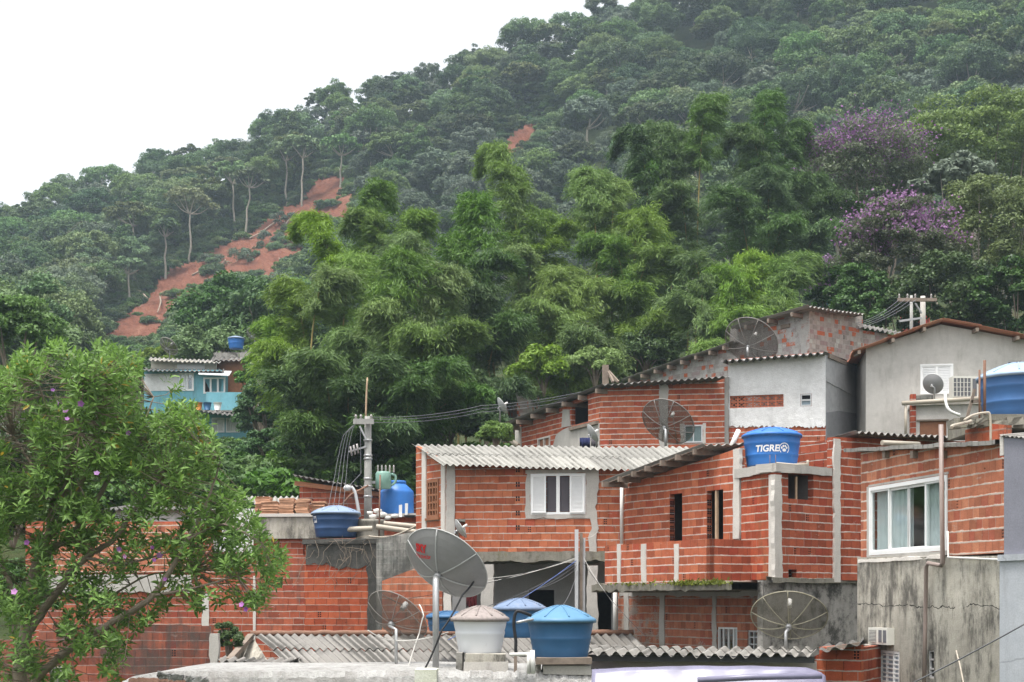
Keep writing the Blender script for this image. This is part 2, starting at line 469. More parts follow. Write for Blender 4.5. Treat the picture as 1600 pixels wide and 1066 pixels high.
def plaster(name, c1, c2, streaks=0.3, dirt=0.2, dirtcol=(.07,.065,.06), scale=1.0, bump=0.006, green=0.0, seed=0.0, crack=0.0, rough=.9, hcrack=None, mott=0.0, mstretch=1.0):
    q = M(name, rough, 0.2); u, v = q.uv(); p3 = q.vec(u, v, seed)
    big = q.noise(p3, 0.6*scale, 5, .65); med = q.noise(p3, 4.0*scale, 4, .6); fine = q.noise(p3, 38.0, 3)
    st = q.noise(q.vec(u * 5.0 + med * .8, v * 1.0, seed), 1.0, 6, .7); st2 = q.noise(q.vec(u * 2.2, v * 0.25, seed + 3), 1.0, 4, .6)
    c = q.ramp(big * .6 + med * .4, [(0.3, c1), (0.68, c2)])
    vfine = q.noise(p3, 95.0, 2)
    c = q.scalec(c, fine * .5 + vfine * .25 + .62)
    if dirt:
        dm = (big * .45 + st * .35 + med * .3).ss(.78 - dirt * .5, .98 - dirt * .4)
        c = q.mix(dm * .85, c, dirtcol)
    if streaks:
        sm = (st * .6 + st2 * .5).ss(.62 - streaks * .2, .85 - streaks * .2)
        c = q.mix(sm * (.35 + streaks * .5), c, tuple(Vector(dirtcol) * 1.3))
    if green:
        gm = (st2 * .6 + med * .5).ss(.56, .75)
        c = q.mix(gm * green, c, (.13, .125, .05))
    h = med * .6 + fine * .4
    if mott:
        m1 = q.noise(q.vec(u * 3.0, v * 3.0 * mstretch, seed + 8), 1.0, 7, .78); m2 = q.noise(q.vec(u * 1.1, v * .8, seed + 5), 1.0, 5, .7)
        c = q.mix((m1 * .6 + m2 * .55).ss(.53, .68) * mott, c, q.scalec(q.ramp(fine, [(0, dirtcol), (1, tuple(Vector(dirtcol) * 2.2))]), 1.0))
    if hcrack is not None:
        ln = (v - hcrack + (med - .5) * .10 + (big - .5) * .35).abs()
        c = q.mix(ln.lt(0.008) * (st2.gt(.42)), c, (.03,.028,.025))
        low = (v * -1.0 + hcrack + (med - .5) * .5).ss(-.1, .5)
        c = q.mix(low * .5, c, q.scalec(c, .55))
    if crack:
        vo = q.voro(q.vec(u + med * .3, v + big * .4, seed), 0.55, 'DISTANCE_TO_EDGE')
        cm = vo.lt(0.006)
        c = q.mix(cm * crack, c, (.03, .028, .025))
    q.color(c); q.bump(h, bump, .8)
    return q.m

def sheet(name, c1, c2, lichen=0.3, dark=0.2, seed=0.0):
    """fibre-cement roofing: each sheet its own tone, lichen along the valleys"""
    q = M(name, 0.9, 0.2); u, v = q.uv(); p3 = q.vec(u, v, seed)
    sh = q.white((u / 1.06).floor(), (v / 10.0).floor(), seed)
    med = q.noise(q.vec(u * 3.0, v * 0.9, seed), 1.0, 5, .7); fine = q.noise(p3, 26.0, 4, .7); big = q.noise(p3, .5, 3)
    c = q.ramp(sh * .45 + med * .35 + big * .3, [(.28, c1), (.75, c2)])
    c = q.scalec(c, fine * .5 + .75)
    val = ((u * (2 * math.pi / 0.177)).sin() * -.5 + .5)
    lm = (fine * .5 + med * .45 + (val - .5) * .35).ss(.74 - lichen * .3, .86 - lichen * .25)
    c = q.mix(lm * .75, c, (.035, .033, .028))
    dm = (big * .55 + med * .5).ss(.7 - dark * .35, .9 - dark * .3)
    c = q.mix(dm * .7, c, (.06, .055, .05))
    q.color(c); q.bump(fine, .004, .6)
    return q.m

def plain(name, c, rough=.6, spec=.4, metal=0.0, var=0.25, scale=8.0, grime=0.0, grimecol=(.08,.07,.06), bump=0.002):
    q = M(name, rough, spec); q.b.inputs['Metallic'].default_value = metal
    ob = q.obj(); n1 = q.noise(ob, scale, 4, .6); n2 = q.noise(ob, scale * 5, 3, .6); n3 = q.noise(ob, 1.6, 4, .65)
    cc = q.ramp(n1 * .6 + n3 * .4, [(.3, tuple(Vector(c) * (1 - var))), (.7, tuple(min(1, x * (1 + var * .5)) for x in c))])
    if grime:
        g = (n3 * .5 + n1 * .35 + n2 * .25).ss(.72 - grime * .4, .92 - grime * .35)
        cc = q.mix(g * .8, cc, grimecol)
    q.color(cc); q.rough((n2 * .3 + (rough - .15)).sat())
    if bump: q.bump(n2, bump, .5)
    return q.m

def leaf(name, dark, light, var=.5, trans=.3, rough=.55, objvar=.3, tip=None, tipf=0.0, spec=.3, bigscale=.25, hv=.05, hc=.503):
    q = M(name, rough, spec)
    g = q.node('ShaderNodeNewGeometry'); isl = S(q.nt, g.outputs['Random Per Island'])
    oi = q.node('ShaderNodeObjectInfo'); orn = S(q.nt, oi.outputs['Random'])
    big = q.noise(g.outputs['Position'], bigscale, 3, .6)
    f = (isl * var + big * (1.0 - var) * 1.1 + (orn - .5) * objvar).sat()
    c = q.ramp(f, [(.12, dark), (.8, light)])
    if objvar:
        h = q.node('ShaderNodeHueSaturation'); h2 = (orn * 7.31).fract(); q.nt.links.new(((h2 - .5) * hv + hc).k, h.inputs['Hue']); q.nt.links.new(((orn * 13.7).fract() * .35 + .88).k, h.inputs['Saturation']); q.nt.links.new(c.k, h.inputs['Color']); c = S(q.nt, h.outputs[0])
    if tip is not None:
        c = q.mix(isl.gt(1.0 - tipf), c, tip)
    q.color(c)
    if trans:
        t = q.node('ShaderNodeBsdfTranslucent'); q.nt.links.new(q.scalec(c, 1.25).k, t.inputs[0])
        mx = q.node('ShaderNodeMixShader'); mx.inputs[0].default_value = trans
        q.nt.links.new(q.b.outputs[0], mx.inputs[1]); q.nt.links.new(t.outputs[0], mx.inputs[2]); q.nt.links.new(mx.outputs[0], q.out.inputs[0])
    return q.m

# ---------------------------------------------------------------- materials
BR = (.45, .105, .048)
m_brickA = brick('brick_orange_clean', (.45, .135, .066), seed=1.1, dirt=.4, bw=.25, mortar=(.48,.43,.38))
m_brickB = brick('brick_red_new', (.46, .128, .063), seed=2.2, dirt=.34, mortar=(.54,.48,.43), bw=.29)
m_brickT = brick('brick_red_tower', (.40, .098, .050), seed=3.7, dirt=.36, mortar=(.52,.46,.41), bw=.26)
m_brickC = brick('brick_pale_orange', (.48, .175, .098), seed=4.4, dirt=.2, mortar=(.56,.48,.41), bw=.2, mw=(.04,.16), holes=.05)
m_brickG = brick('brick_upper', (.45, .125, .064), seed=5.5, dirt=.26, mortar=(.55,.5,.45), bw=.26, mw=(.08,.17))
m_brickH = brick('brick_washed', (.41, .355, .315), var=.3, seed=6.6, dirt=.3, wash=.15, mortar=(.36,.33,.3), bw=.22, washcol=(.40,.37,.33), odd=.16, vjoint=.9)
m_brickH1 = brick('brick_mortar_washed_pale', (.42, .39, .36), var=.22, seed=6.9, dirt=.22, wash=.15, mortar=(.33,.31,.285), bw=.22, washcol=(.5,.48,.46), odd=.14, vjoint=.9)
m_brickL = brick('brick_lower_pinkish', (.46, .165, .095), seed=7.7, dirt=.25, wash=.12, mortar=(.42,.36,.31), bw=.15, mw=(.05,.14), washcol=(.38,.31,.26))
m_brickK = brick('brick_left_wall', (.40, .105, .056), seed=8.8, dirt=.5, mortar=(.42,.36,.31), bw=.3)
m_brickI = brick('brick_mossy', (.45, .10, .045), seed=9.3, dirt=.48, mortar=(.36,.3,.25), bw=.3, mw=(.04,.1), dirtcol=(.035,.032,.026))
m_brickJ = brick('brick_square_blocks', (.33, .088, .05), var=.4, seed=10.1, dirt=.6, mortar=(.30,.22,.19), bw=.27, mw=(.03,.08), vjoint=.75)
m_blocks = brick('concrete_blocks', (.36, .34, .31), var=.12, seed=11.4, dirt=.75, mortar=(.36,.34,.31), bw=.4, mw=(.03,.08), holes=0, dirtcol=(.05,.05,.045))
m_conc = plaster('grey_concrete', (.34,.32,.29), (.50,.47,.43), .25, .15, seed=1)
m_concpale = plaster('pale_concrete', (.46,.43,.39), (.62,.58,.53), .2, .08, seed=2)
m_concdark = plaster('mouldy_concrete', (.17,.16,.14), (.42,.40,.37), .3, .5, (.03,.029,.026), 1.6, seed=3, bump=.014, mott=.95)
m_mould = plaster('black_mould', (.05,.05,.045), (.17,.16,.145), .3, .6, (.025,.025,.022), 1.6, seed=43, bump=.014, mott=.6)
m_slabmoss = plaster('mossy_slab', (.10,.10,.07), (.34,.31,.27), .3, .6, (.03,.032,.02), 2.5, .015, .5, seed=4)
m_stain = plaster('rain_stained_wall', (.30,.275,.23), (.56,.525,.45), .45, .3, (.065,.06,.052), 1.5, seed=5, bump=.012, green=.35, hcrack=7.87, mott=.95, mstretch=.22)
m_white = plaster('white_plaster', (.60,.59,.58), (.83,.82,.81), .3, .14, (.34,.33,.32), 1.3, seed=6, bump=.05, mott=.28)
m_side = plaster('grey_plaster', (.30,.30,.31), (.50,.495,.495), .3, .4, (.17,.17,.175), 1.4, seed=7, bump=.02)  # greyer than the white coat on the front wall
m_houseE = plaster('pale_grey_plaster', (.42,.40,.37), (.58,.555,.515), .45, .26, (.22,.205,.18), seed=8, bump=.006)
m_slate = plaster('slate_grey_paint', (.19,.19,.22), (.25,.25,.29), .08, .03, seed=9, bump=.003)
m_paleblue = plaster('pale_blue_grey_paint', (.34,.36,.385), (.47,.485,.51), .35, .2, (.17,.17,.17), seed=10, bump=.005, crack=.25)
m_limewash = plaster('whitewashed_membrane', (.26,.255,.24), (.50,.49,.475), .2, .5, (.11,.10,.09), 3.0, .08, seed=11, mott=.5)
m_porch = plaster('porch_grey_wall', (.34,.33,.33), (.46,.45,.45), .25, .2, seed=12)
m_lowplaster = plaster('beige_pink_plaster', (.40,.35,.33), (.52,.47,.45), .3, .15, (.16,.13,.12), seed=13)
m_turq = plaster('turquoise_paint', (.12,.33,.40), (.2,.45,.52), .4, .35, (.08,.12,.12), seed=14)
m_cream = plaster('cream_paint', (.6,.56,.46), (.72,.68,.58), .25, .12, seed=15)
m_rustred = plaster('red_paint', (.35,.06,.05), (.45,.09,.07), .2, .2, seed=16)
m_roofA = sheet('fibre_cement_pale', (.18,.174,.158), (.31,.30,.272), .52, .2, 1)
m_roofL = sheet('fibre_cement_weathered', (.12,.112,.10), (.25,.235,.215), .95, .6, 2)
m_roofN = sheet('fibre_cement_mid', (.19,.18,.165), (.31,.295,.27), .5, .25, 3)
m_roofF = sheet('fibre_cement_dark', (.09,.085,.08), (.2,.19,.175), .5, .4, 4)
m_tileroof = sheet('terracotta_roof', (.36,.13,.08), (.5,.24,.16), .2, .15, 5)
m_woodgrey = plain('weathered_wood', (.25,.20,.16), .85, .2, var=.45, grime=.3)
m_woodbrown = plain('brown_window_wood', (.28,.12,.06), .6, .3, var=.3)
m_woodpale = plain('pale_wood', (.5,.36,.24), .8, .2, var=.3)
m_whitepaint = plain('white_gloss_frame', (.8,.8,.79), .35, .5, var=.06, grime=.1, grimecol=(.4,.38,.35))
m_alu = plain('dull_aluminium', (.55,.55,.55), .45, .5, .3, var=.1)
m_pvcbrown = plain('brown_pvc', (.27,.21,.185), .45, .4, var=.15, grime=.2)
m_pvcbeige = plain('beige_pvc', (.40,.35,.28), .5, .4, var=.12, grime=.25)
m_pvcwhite = plain('white_pvc', (.72,.7,.66), .45, .4, var=.1, grime=.25)
m_tankblue = plain('blue_tank_plastic', (.03,.16,.48), .45, .4, var=.16, scale=3, grime=.2, grimecol=(.16,.28,.45))
m_tanknavy = plain('navy_tank_plastic', (.03,.075,.18), .45, .4, var=.2, scale=3, grime=.25, grimecol=(.1,.12,.16))
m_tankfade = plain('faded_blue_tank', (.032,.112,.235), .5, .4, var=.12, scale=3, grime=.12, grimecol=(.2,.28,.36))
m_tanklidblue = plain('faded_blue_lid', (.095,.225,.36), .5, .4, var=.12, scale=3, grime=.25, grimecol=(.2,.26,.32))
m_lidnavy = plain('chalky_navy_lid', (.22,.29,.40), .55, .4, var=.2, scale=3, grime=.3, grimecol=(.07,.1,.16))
m_tankwhite = plain('white_tank_plastic', (.68,.69,.72), .45, .4, var=.06, scale=3, grime=.15, grimecol=(.4,.39,.38))
m_lidrust = plain('stained_lid', (.33,.285,.265), .8, .2, var=.45, scale=14, grime=.5, grimecol=(.13,.10,.095))
m_lidblue2 = plain('stained_blue_lid', (.17,.23,.34), .7, .3, var=.3, scale=14, grime=.5, grimecol=(.22,.17,.16))
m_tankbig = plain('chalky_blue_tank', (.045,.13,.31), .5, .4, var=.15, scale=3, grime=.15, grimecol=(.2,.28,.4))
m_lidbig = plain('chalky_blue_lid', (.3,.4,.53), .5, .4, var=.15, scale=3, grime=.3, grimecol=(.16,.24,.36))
m_metal = plain('galvanised_steel', (.42,.42,.42), .45, .5, .5, var=.2, grime=.25)
m_dish = plain('dish_grey_enamel', (.25,.245,.245), .5, .4, var=.12, scale=4, grime=.3, grimecol=(.16,.16,.16))
m_dishrib = plain('dish_rib_grey', (.42,.42,.41), .5, .4, var=.1)
m_dark = plain('dark_iron', (.05,.05,.05), .6, .4, var=.3)
m_rust = plain('rusty_steel', (.22,.12,.08), .8, .3, var=.4, grime=.2)
m_cablek = plain('black_cable', (.02,.02,.022), .6, .3, var=.1, bump=0)
m_cableg = plain('grey_cable', (.16,.16,.17), .6, .3, var=.2, bump=0)
m_cablew = plain('white_cable', (.6,.58,.54), .6, .3, var=.15, bump=0)
m_cableb = plain('blue_cable', (.08,.13,.32), .6, .3, var=.15, bump=0)
m_pole = plaster('pole_concrete', (.25,.245,.23), (.38,.37,.345), .3, .12, seed=21)
m_trafo = plain('transformer_green', (.19,.33,.27), .5, .4, var=.12, grime=.15)
m_porc = plain('insulator_porcelain', (.30,.28,.26), .3, .5, var=.1)
m_tile = plain('clay_tile', (.48,.27,.17), .85, .2, var=.35, grime=.25)
m_red = plain('red_lettering', (.62,.015,.02), .5, .3, var=.05, bump=0)
m_letwhite = plain('white_lettering', (.82,.82,.82), .5, .3, var=.03, bump=0)
m_curtain = plain('grey_curtain_cloth', (.66,.71,.71), .9, .1, var=.12)
m_gauze = plain('dark_gauze', (.10,.09,.10), .9, .1, var=.1)
m_black = plain('painted_inner_dark', (.02,.02,.022), .95, .1, var=.2)  # near-black panes and cells: shade inside rooms and hollows put into the colour
m_clothblue = plain('navy_cloth', (.03,.035,.09), .95, .1, var=.3)
m_clothred = plain('patterned_cloth', (.35,.08,.09), .95, .1, var=.7, scale=14)
m_tarp = plain('lilac_plastic_sheet', (.20,.19,.27), .35, .5, var=.35, scale=2, grime=.12, grimecol=(.35,.32,.36))
m_ac = plain('ac_beige_casing', (.62,.6,.54), .5, .4, var=.1, grime=.15)
m_acgrille = plain('ac_dark_fins', (.13,.13,.14), .6, .4, var=.2)
m_foamwhite = plain('white_rubble_bag', (.7,.68,.64), .9, .2, var=.2, grime=.2)
m_orange = plain('orange_bucket', (.6,.22,.04), .5, .3, var=.1)
def glassmat(name, tint=(.92,.95,.95), refl=.12):
    q = M(name, .06, .5); q.color((.75,.78,.8)); q.b.inputs['Metallic'].default_value = 1.0
    t = q.node('ShaderNodeBsdfTransparent'); t.inputs[0].default_value = (*tint, 1); mx = q.node('ShaderNodeMixShader'); mx.inputs[0].default_value = refl
    q.nt.links.new(t.outputs[0], mx.inputs[1]); q.nt.links.new(q.b.outputs[0], mx.inputs[2]); q.nt.links.new(mx.outputs[0], q.out.inputs[0]); return q.m
m_glass = glassmat('window_glass')
def meshmat(name, c, f=.42):
    """woven wire dish: a dense weave of wires with open gaps between them"""
    q = M(name, .6, .4); u, v = q.uv()
    n = q.noise(q.obj(), 5.0, 3)
    q.color(q.ramp(n, [(.3, tuple(Vector(c)*.7)), (.7, c)]))
    tr = q.node('ShaderNodeBsdfTransparent'); mx = q.node('ShaderNodeMixShader')
    wire = ((u * 55.0).fract().lt(f * .62)).max((v * 55.0).fract().lt(f * .62))
    q.nt.links.new(wire.k, mx.inputs[0]); q.nt.links.new(tr.outputs[0], mx.inputs[1]); q.nt.links.new(q.b.outputs[0], mx.inputs[2]); q.nt.links.new(mx.outputs[0], q.out.inputs[0])
    return q.m
m_mesh = meshmat('dish_wire_mesh', (.10,.088,.075), .70)
m_mesh2 = meshmat('dish_wire_mesh_olive', (.14,.13,.095), .58)
m_bark = plaster('grey_bark', (.16,.12,.09), (.34,.28,.22), .2, .2, (.06,.05,.04), 3, .02, seed=22)
m_barkpale = plaster('pale_bark', (.26,.23,.18), (.44,.4,.33), .2, .1, (.1,.09,.07), 3, .02, seed=23)
m_culm = plaster('bamboo_culm', (.17,.14,.05), (.33,.26,.10), .2, .2, (.08,.07,.04), 3, .004, seed=24)
l_fore = leaf('laurel_leaf', (.045,.095,.022), (.205,.345,.075), .6, .35, .55, .0, (.34,.24,.03), .012, spec=.4, bigscale=.9)
l_bam = leaf('bamboo_leaf', (.045,.085,.018), (.20,.30,.068), .35, .3, .55, .4, bigscale=.3, hv=.02, hc=.503)
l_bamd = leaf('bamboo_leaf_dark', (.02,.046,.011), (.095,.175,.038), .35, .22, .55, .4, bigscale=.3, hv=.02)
l_hill = leaf('forest_leaf', (.036,.07,.028), (.145,.215,.082), .35, .18, .6, .75, bigscale=.12)
l_hill2 = leaf('forest_leaf_olive', (.04,.06,.022), (.135,.17,.065), .4, .15, .6, .6, bigscale=.12)
l_hill3 = leaf('forest_leaf_pale', (.06,.09,.06), (.14,.18,.12), .4, .2, .6, .5, bigscale=.12)
l_mid = leaf('tree_leaf', (.02,.045,.014), (.08,.14,.036), .4, .2, .5, .4, bigscale=.4)
l_bright = leaf('tree_leaf_bright', (.05,.10,.018), (.17,.27,.05), .5, .3, .5, .3, bigscale=.4)
l_yel = leaf('tree_leaf_yellowgreen', (.05,.075,.02), (.15,.20,.06), .5, .3, .5, .3, bigscale=.4)
l_grey = leaf('tree_leaf_greyish', (.05,.07,.03), (.12,.14,.08), .5, .3, .5, .3, bigscale=.4)
l_dusty = leaf('dusty_mauve_blossom', (.15,.09,.17), (.31,.20,.33), .6, .3, .6, .2)
l_purple = leaf('purple_blossom', (.13,.055,.17), (.28,.135,.32), .6, .3, .6, .2)
l_pink = leaf('pink_blossom', (.30,.10,.34), (.55,.28,.58), .6, .3, .6, .2)
l_moss = leaf('moss_leaf', (.06,.08,.015), (.2,.24,.04), .6, .3, .7, .2)
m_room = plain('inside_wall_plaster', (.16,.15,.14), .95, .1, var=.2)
m_ribdark = plain('dish_rib_brown', (.22,.20,.18), .5, .4, var=.2)
m_ribpale = plain('dish_rib_olive', (.30,.28,.20), .5, .4, var=.2)
# ---------------------------------------------------------------- lettering (flat outlines, later wrapped onto tanks and dishes)
def text_mesh(txt, size, bold=.0, shear=0.0):
    cu = bpy.data.curves.new('lettering', 'FONT'); cu.body = txt; cu.size = size; cu.align_x = 'CENTER'; cu.align_y = 'CENTER'; cu.offset = bold; cu.shear = shear; cu.fill_mode = 'FRONT'; cu.resolution_u = 3
    ob = bpy.data.objects.new('lettering', cu); COL.objects.link(ob)
    dg = bpy.context.evaluated_depsgraph_get(); me = bpy.data.meshes.new_from_object(ob.evaluated_get(dg))
    v = [tuple(p.co) for p in me.vertices]; f = [tuple(p.vertices) for p in me.polygons]
    bpy.data.objects.remove(ob); bpy.data.curves.remove(cu); bpy.data.meshes.remove(me)
    return v, f
TX_TIGRE = text_mesh('TIGRE', .20, .006, .12); TX_SKY = text_mesh('SKY', .145, .008, .25); TX_URL = text_mesh('sky.com.br', .085, .002, .1); TX_LEV = text_mesh('EV', .16, .004)
# ---------------------------------------------------------------- ground
NEAR = [(-80,2),(15,2),(27,3.0),(34,4.6),(37,5.2),(40,6.2),(44,7.8),(48,10),(55,11.3),(65,13),(92,16.3)]
RIDGE = [(-600,500),(-300,400),(0,318),(150,268),(250,240),(335,208),(430,170),(500,135),(620,105),(700,74),(800,34),(920,-8),(1300,-130),(1600,-220),(2200,-350)]
YN, YF = 92.0, 300.0
def interp(t, x):
    return float(np.interp(x, [a for a, b in t], [b for a, b in t]))
P0 = HY - (interp(NEAR, YN) - H) * F / YN
def rg(px): return interp(RIDGE, px) + 78
def tz(X, Y):
    """height of the ground"""
    if Y <= YN: z = interp(NEAR, Y)
    else:
        px = 800 + F * X / min(Y, YF); t = (min(Y, YF) - YN) / (YF - YN)
        z = H + (HY - (P0 + (rg(px) - P0) * t)) * min(Y, YF) / F
        k = min(1.0, (Y - YN) / 30)
        z += k * (mnoise.noise(Vector((X * .045, Y * .045, 3.1))) * 1.6 + mnoise.noise(Vector((X * .16, Y * .16, 8.1))) * .5)
        if Y > YF: z = max(0.0, z - (Y - YF) * .5)
    return z
def ground_at(px, row):
    """depth at which the hillside shows at this photo point"""
    t = (P0 - row) / (P0 - rg(px)); return YN + (YF - YN) * t

def soil():
    q = M('undergrowth_soil', .95, .1); p = q.pos()
    n = q.noise(p, .35, 5, .7); n2 = q.noise(p, 3.0, 4, .7)
    q.color(q.scalec(q.ramp(n, [(.3, (.022,.032,.014)), (.55, (.04,.055,.02)), (.75, (.07,.055,.03))]), n2 * .8 + .6)); q.bump(n2, .2, .8); return q.m
def redearth():
    q = M('red_earth', .95, .1); p = q.pos()
    n = q.noise(p, .22, 5, .65); n2 = q.noise(p, 1.6, 5, .7); x, y, z = q.sep(p)
    st = q.noise(q.vec(x * .9 + y * .35, y * .12, z * .1), 1.0, 4, .6)
    c = q.ramp(n * .5 + st * .5, [(.30, (.06,.027,.018)), (.48, (.155,.060,.038)), (.58, (.185,.078,.05)), (.74, (.33,.18,.13))])
    c = q.mix((n2 * .7 + n * .4).ss(.62, .8), c, (.10,.085,.04))
    q.color(q.scalec(c, n2 * .6 + .7)); q.bump(n2 * .7 + st * .5, .6, 1.0); return q.m
m_soil = soil(); m_earth = redearth()
xs = sorted(set([-700,-520,-400,-320] + list(range(-260, 261, 4)) + [320,400,520,700]))
ys = sorted(set([-80,-40] + list(range(-20, 100, 2)) + list(range(100, 340, 4)) + [360,400,460,540,640,760]))
tv = np.array([(x, y, tz(x, y)) for y in ys for x in xs]); nx = len(xs)
tf = np.array([(j*nx+i, j*nx+i+1, (j+1)*nx+i+1, (j+1)*nx+i) for j in range(len(ys)-1) for i in range(nx-1)])
o = npmesh('ground', tv, tf, m_soil, smooth=True); o['kind'] = 'structure'

def inpoly(x, y, poly):
    c = False; n = len(poly)
    for i in range(n):
        x1, y1 = poly[i]; x2, y2 = poly[i-1]
        if (y1 > y) != (y2 > y) and x < (x2-x1)*(y-y1)/(y2-y1)+x1: c = not c
    return c
SLIDE = [[(150,545),(165,530),(215,480),(262,432),(320,400),(385,372),(430,338),(468,318),(492,288),(520,276),(545,284),(540,308),(556,330),(552,352),(510,352),(478,372),(462,410),(425,436),(350,440),(310,470),(275,500),(240,545)],
         [(788,238),(796,218),(820,200),(848,194),(844,214),(824,232),(800,244)]]
slide_pts = []
for poly in SLIDE:
    st = 4; mb = MB()
    def sp(x, y):
        e = 7 * mnoise.noise(Vector((x*.05, y*.05, 1.0))); Y = ground_at(x + e, y + e*.5); X = (x + e - 800) / F * Y
        return Vector((X, Y, tz(X, Y) + .55 + .7 * mnoise.noise(Vector((X*.22, Y*.10, 5))) + .35 * mnoise.noise(Vector((X*.9, Y*.5, 2)))))
    x0, x1 = min(a for a, b in poly), max(a for a, b in poly); y0, y1 = min(b for a, b in poly), max(b for a, b in poly)
    for x in range(int(x0), int(x1), st):
        for y in range(int(y0), int(y1), st):
            if inpoly(x + st/2, y + st/2, poly):
                mb.face([sp(x, y+st), sp(x+st, y+st), sp(x+st, y), sp(x, y)], None, 0, True)
                if (x // st + y // st) % 4 == 0: slide_pts.append((x, y, ground_at(x, y)))
    tag(mb.build('landslide', m_earth), kind='structure')

# ---------------------------------------------------------------- foliage geometry
def unit(a): return a / np.maximum(np.linalg.norm(a, axis=-1, keepdims=True), 1e-9)
def rand_dirs(n): return unit(RG.normal(size=(n, 3)))
def leaf_quads(p, a, nrm, L, W):
    a = unit(a); w = unit(np.cross(a, nrm)); L = np.asarray(L).reshape(-1, 1); W = np.asarray(W).reshape(-1, 1)
    v = np.stack([p - a*L*.5, p + w*W*.5 + a*L*.05, p + a*L*.5, p - w*W*.5 + a*L*.05], axis=1).reshape(-1, 3)
    f = np.arange(len(v)).reshape(-1, 4)
    return v, f
def clump_leaves(c, cr, n, L, W, flat=.75, up=.55):
    """leaves on the shell of one leaf clump"""
    v = rand_dirs(n); v[:, 2] = np.where(v[:, 2] < -.35, -v[:, 2], v[:, 2])
    p = c + v * (cr * (.5 + .5 * RG.rand(n, 1))) * np.array([1, 1, flat])
    nrm = unit(v * up + rand_dirs(n) * .7 + np.array([0, 0, .35])); a = np.cross(nrm, rand_dirs(n))
    return leaf_quads(p, a, nrm, L * RG.uniform(.7, 1.3, n), W * RG.uniform(.7, 1.3, n))
def join(parts):
    vs = []; fs = []; k = 0
    for v, f in parts: vs.append(v); fs.append(f + k); k += len(v)
    return np.concatenate(vs), np.concatenate(fs)
def crown_clumps(n, rx, rz, umin=-.3, rin=.6, power=1.0):
    out = []
    for i in range(n):
        u = umin + (1 - umin) * ((i + .5) / n) ** power; a = i * 2.39996 + RG.uniform(-.5, .5); s = math.sqrt(max(0, 1 - u*u)); r = RG.uniform(rin, 1.0)
        out.append(np.array([rx*r*s*math.cos(a), rx*r*s*math.sin(a), rz*r*u]))
    return out
def crown(n, rx, rz, nl, L, W, crf=(.24, .4), umin=-.3, rin=.6, flat=.75):
    cs = crown_clumps(n, rx, rz, umin, rin)
    return cs, join([clump_leaves(c, rx * RG.uniform(*crf), nl, L, W, flat) for c in cs])
def limbs(mb, base, fork, ends, r0, n=6, wob=.06):
    base = Vector(base); fork = Vector(fork); L = (fork - base).length
    pts = [base.lerp(fork, k/5) + Vector((rnd.uniform(-1,1), rnd.uniform(-1,1), 0)) * L * wob * (.5 if 0 < k < 5 else 0) for k in range(6)]
    mb.tube(pts, [r0 * (1 - .45*k/5) for k in range(6)], n)
    for e in ends:
        e = Vector(e); m1 = fork.lerp(e, .45) + Vector((0, 0, -.08 * (e-fork).length)) + Vector([rnd.uniform(-.06,.06) * (e-fork).length for _ in range(3)])
        mb.tube(smooth_path([fork, m1, e], 4), [r0 * .5 * (1 - .085*k) for k in range(9)], 5)

# ---------------------------------------------------------------- forest on the hillside
protos = []
def make_proto(mat, rx, rz, th, ncl, nl, umin, L=.36, W=.2, bark=None, crf=(.12,.30), flat=.75):
    root = thing('forest_tree', 'tree', 'tree', (0, 0, 0))
    cs, (v, f) = crown(ncl, rx, rz, nl, L, W, umin=umin, crf=crf, flat=flat)
    v = v * np.array([RG.uniform(.85, 1.15), RG.uniform(.85, 1.15), 1]) + np.array([0, 0, th]) + v[:, [2, 2, 0]] * np.array([RG.uniform(-.25, .25), RG.uniform(-.25, .25), RG.uniform(-.15, .15)])
    cr = npmesh('crown', v, f, mat, root)
    mb = MB(); limbs(mb, (0, 0, -1.5), (rnd.uniform(-.4,.4), rnd.uniform(-.4,.4), th - rz * .5), [Vector(c) * .8 + Vector((0, 0, th)) for c in cs[::max(1, len(cs)//6)]], .26, 6)
    mb.build('trunk', bark or m_barkpale, root)
    protos.append((root, cr, rx, rz + th)); return root
for i in range(5): make_proto(l_hill, 4.3 + .3*i, 2.8 + .5 * (i % 3), 7.5 + (i % 2), 54 + 4*i, 190, -.25)
for i in range(3): make_proto(l_hill2, 4.6, 1.9 + .4*i, 8.5, 46, 190, -.1, flat=.5)
for i in range(3): make_proto(l_hill3, 4.0 + .4*i, 3.2, 6.5, 50, 190, -.3)
for i in range(2): make_proto(l_hill, 3.6, 4.6, 8.0, 54, 190, -.5)
OCC = [(-100,470),(0,470),(80,520),(130,560),(260,600),(400,580),(440,500),(500,400),(700,460),(900,400),(1050,330),(1250,330),(1350,300),(1600,300),(1700,300)]
spots = []
Y = 97.0
while Y < 309:
    sp_ = 4.2 + Y * .0055; X = -.45 * Y
    while X < .45 * Y:
        x = X + rnd.uniform(-.45, .45) * sp_; y = Y + rnd.uniform(-.45, .45) * sp_; X += sp_
        z = tz(x, y); px = 800 + F * x / y
        if px < -110 or px > 1710: continue
        s = rnd.uniform(.72, 1.15) * (.9 if y > 250 else 1.0)
        pale = 540 < px < 1000 and y < 235
        k = rnd.choice([8, 9, 10, 8, 9, 5, 6, 0]) if pale and rnd.random() < .75 else rnd.choice([0,1,2,3,4,0,1,2,3,4,11,12,5,6,7,8,9,10])
        if pale: s *= .72
        rx, hh = protos[k][2] * s, protos[k][3] * s
        rpx = rx * F / y; top = HY - (z + hh - H) * F / y; bot = HY - (z - H) * F / y
        if top > interp(OCC, px) + 6: continue
        if any(sx > px - rpx * .85 and sx < px + rpx * .85 and top - 2 < sy < bot + 3 and sY > y - 2.5 for sx, sy, sY in slide_pts): continue
        spots.append((rx / y, x, y, z, k, s, px, top))
    Y += sp_ * .92
spots.sort(reverse=True)
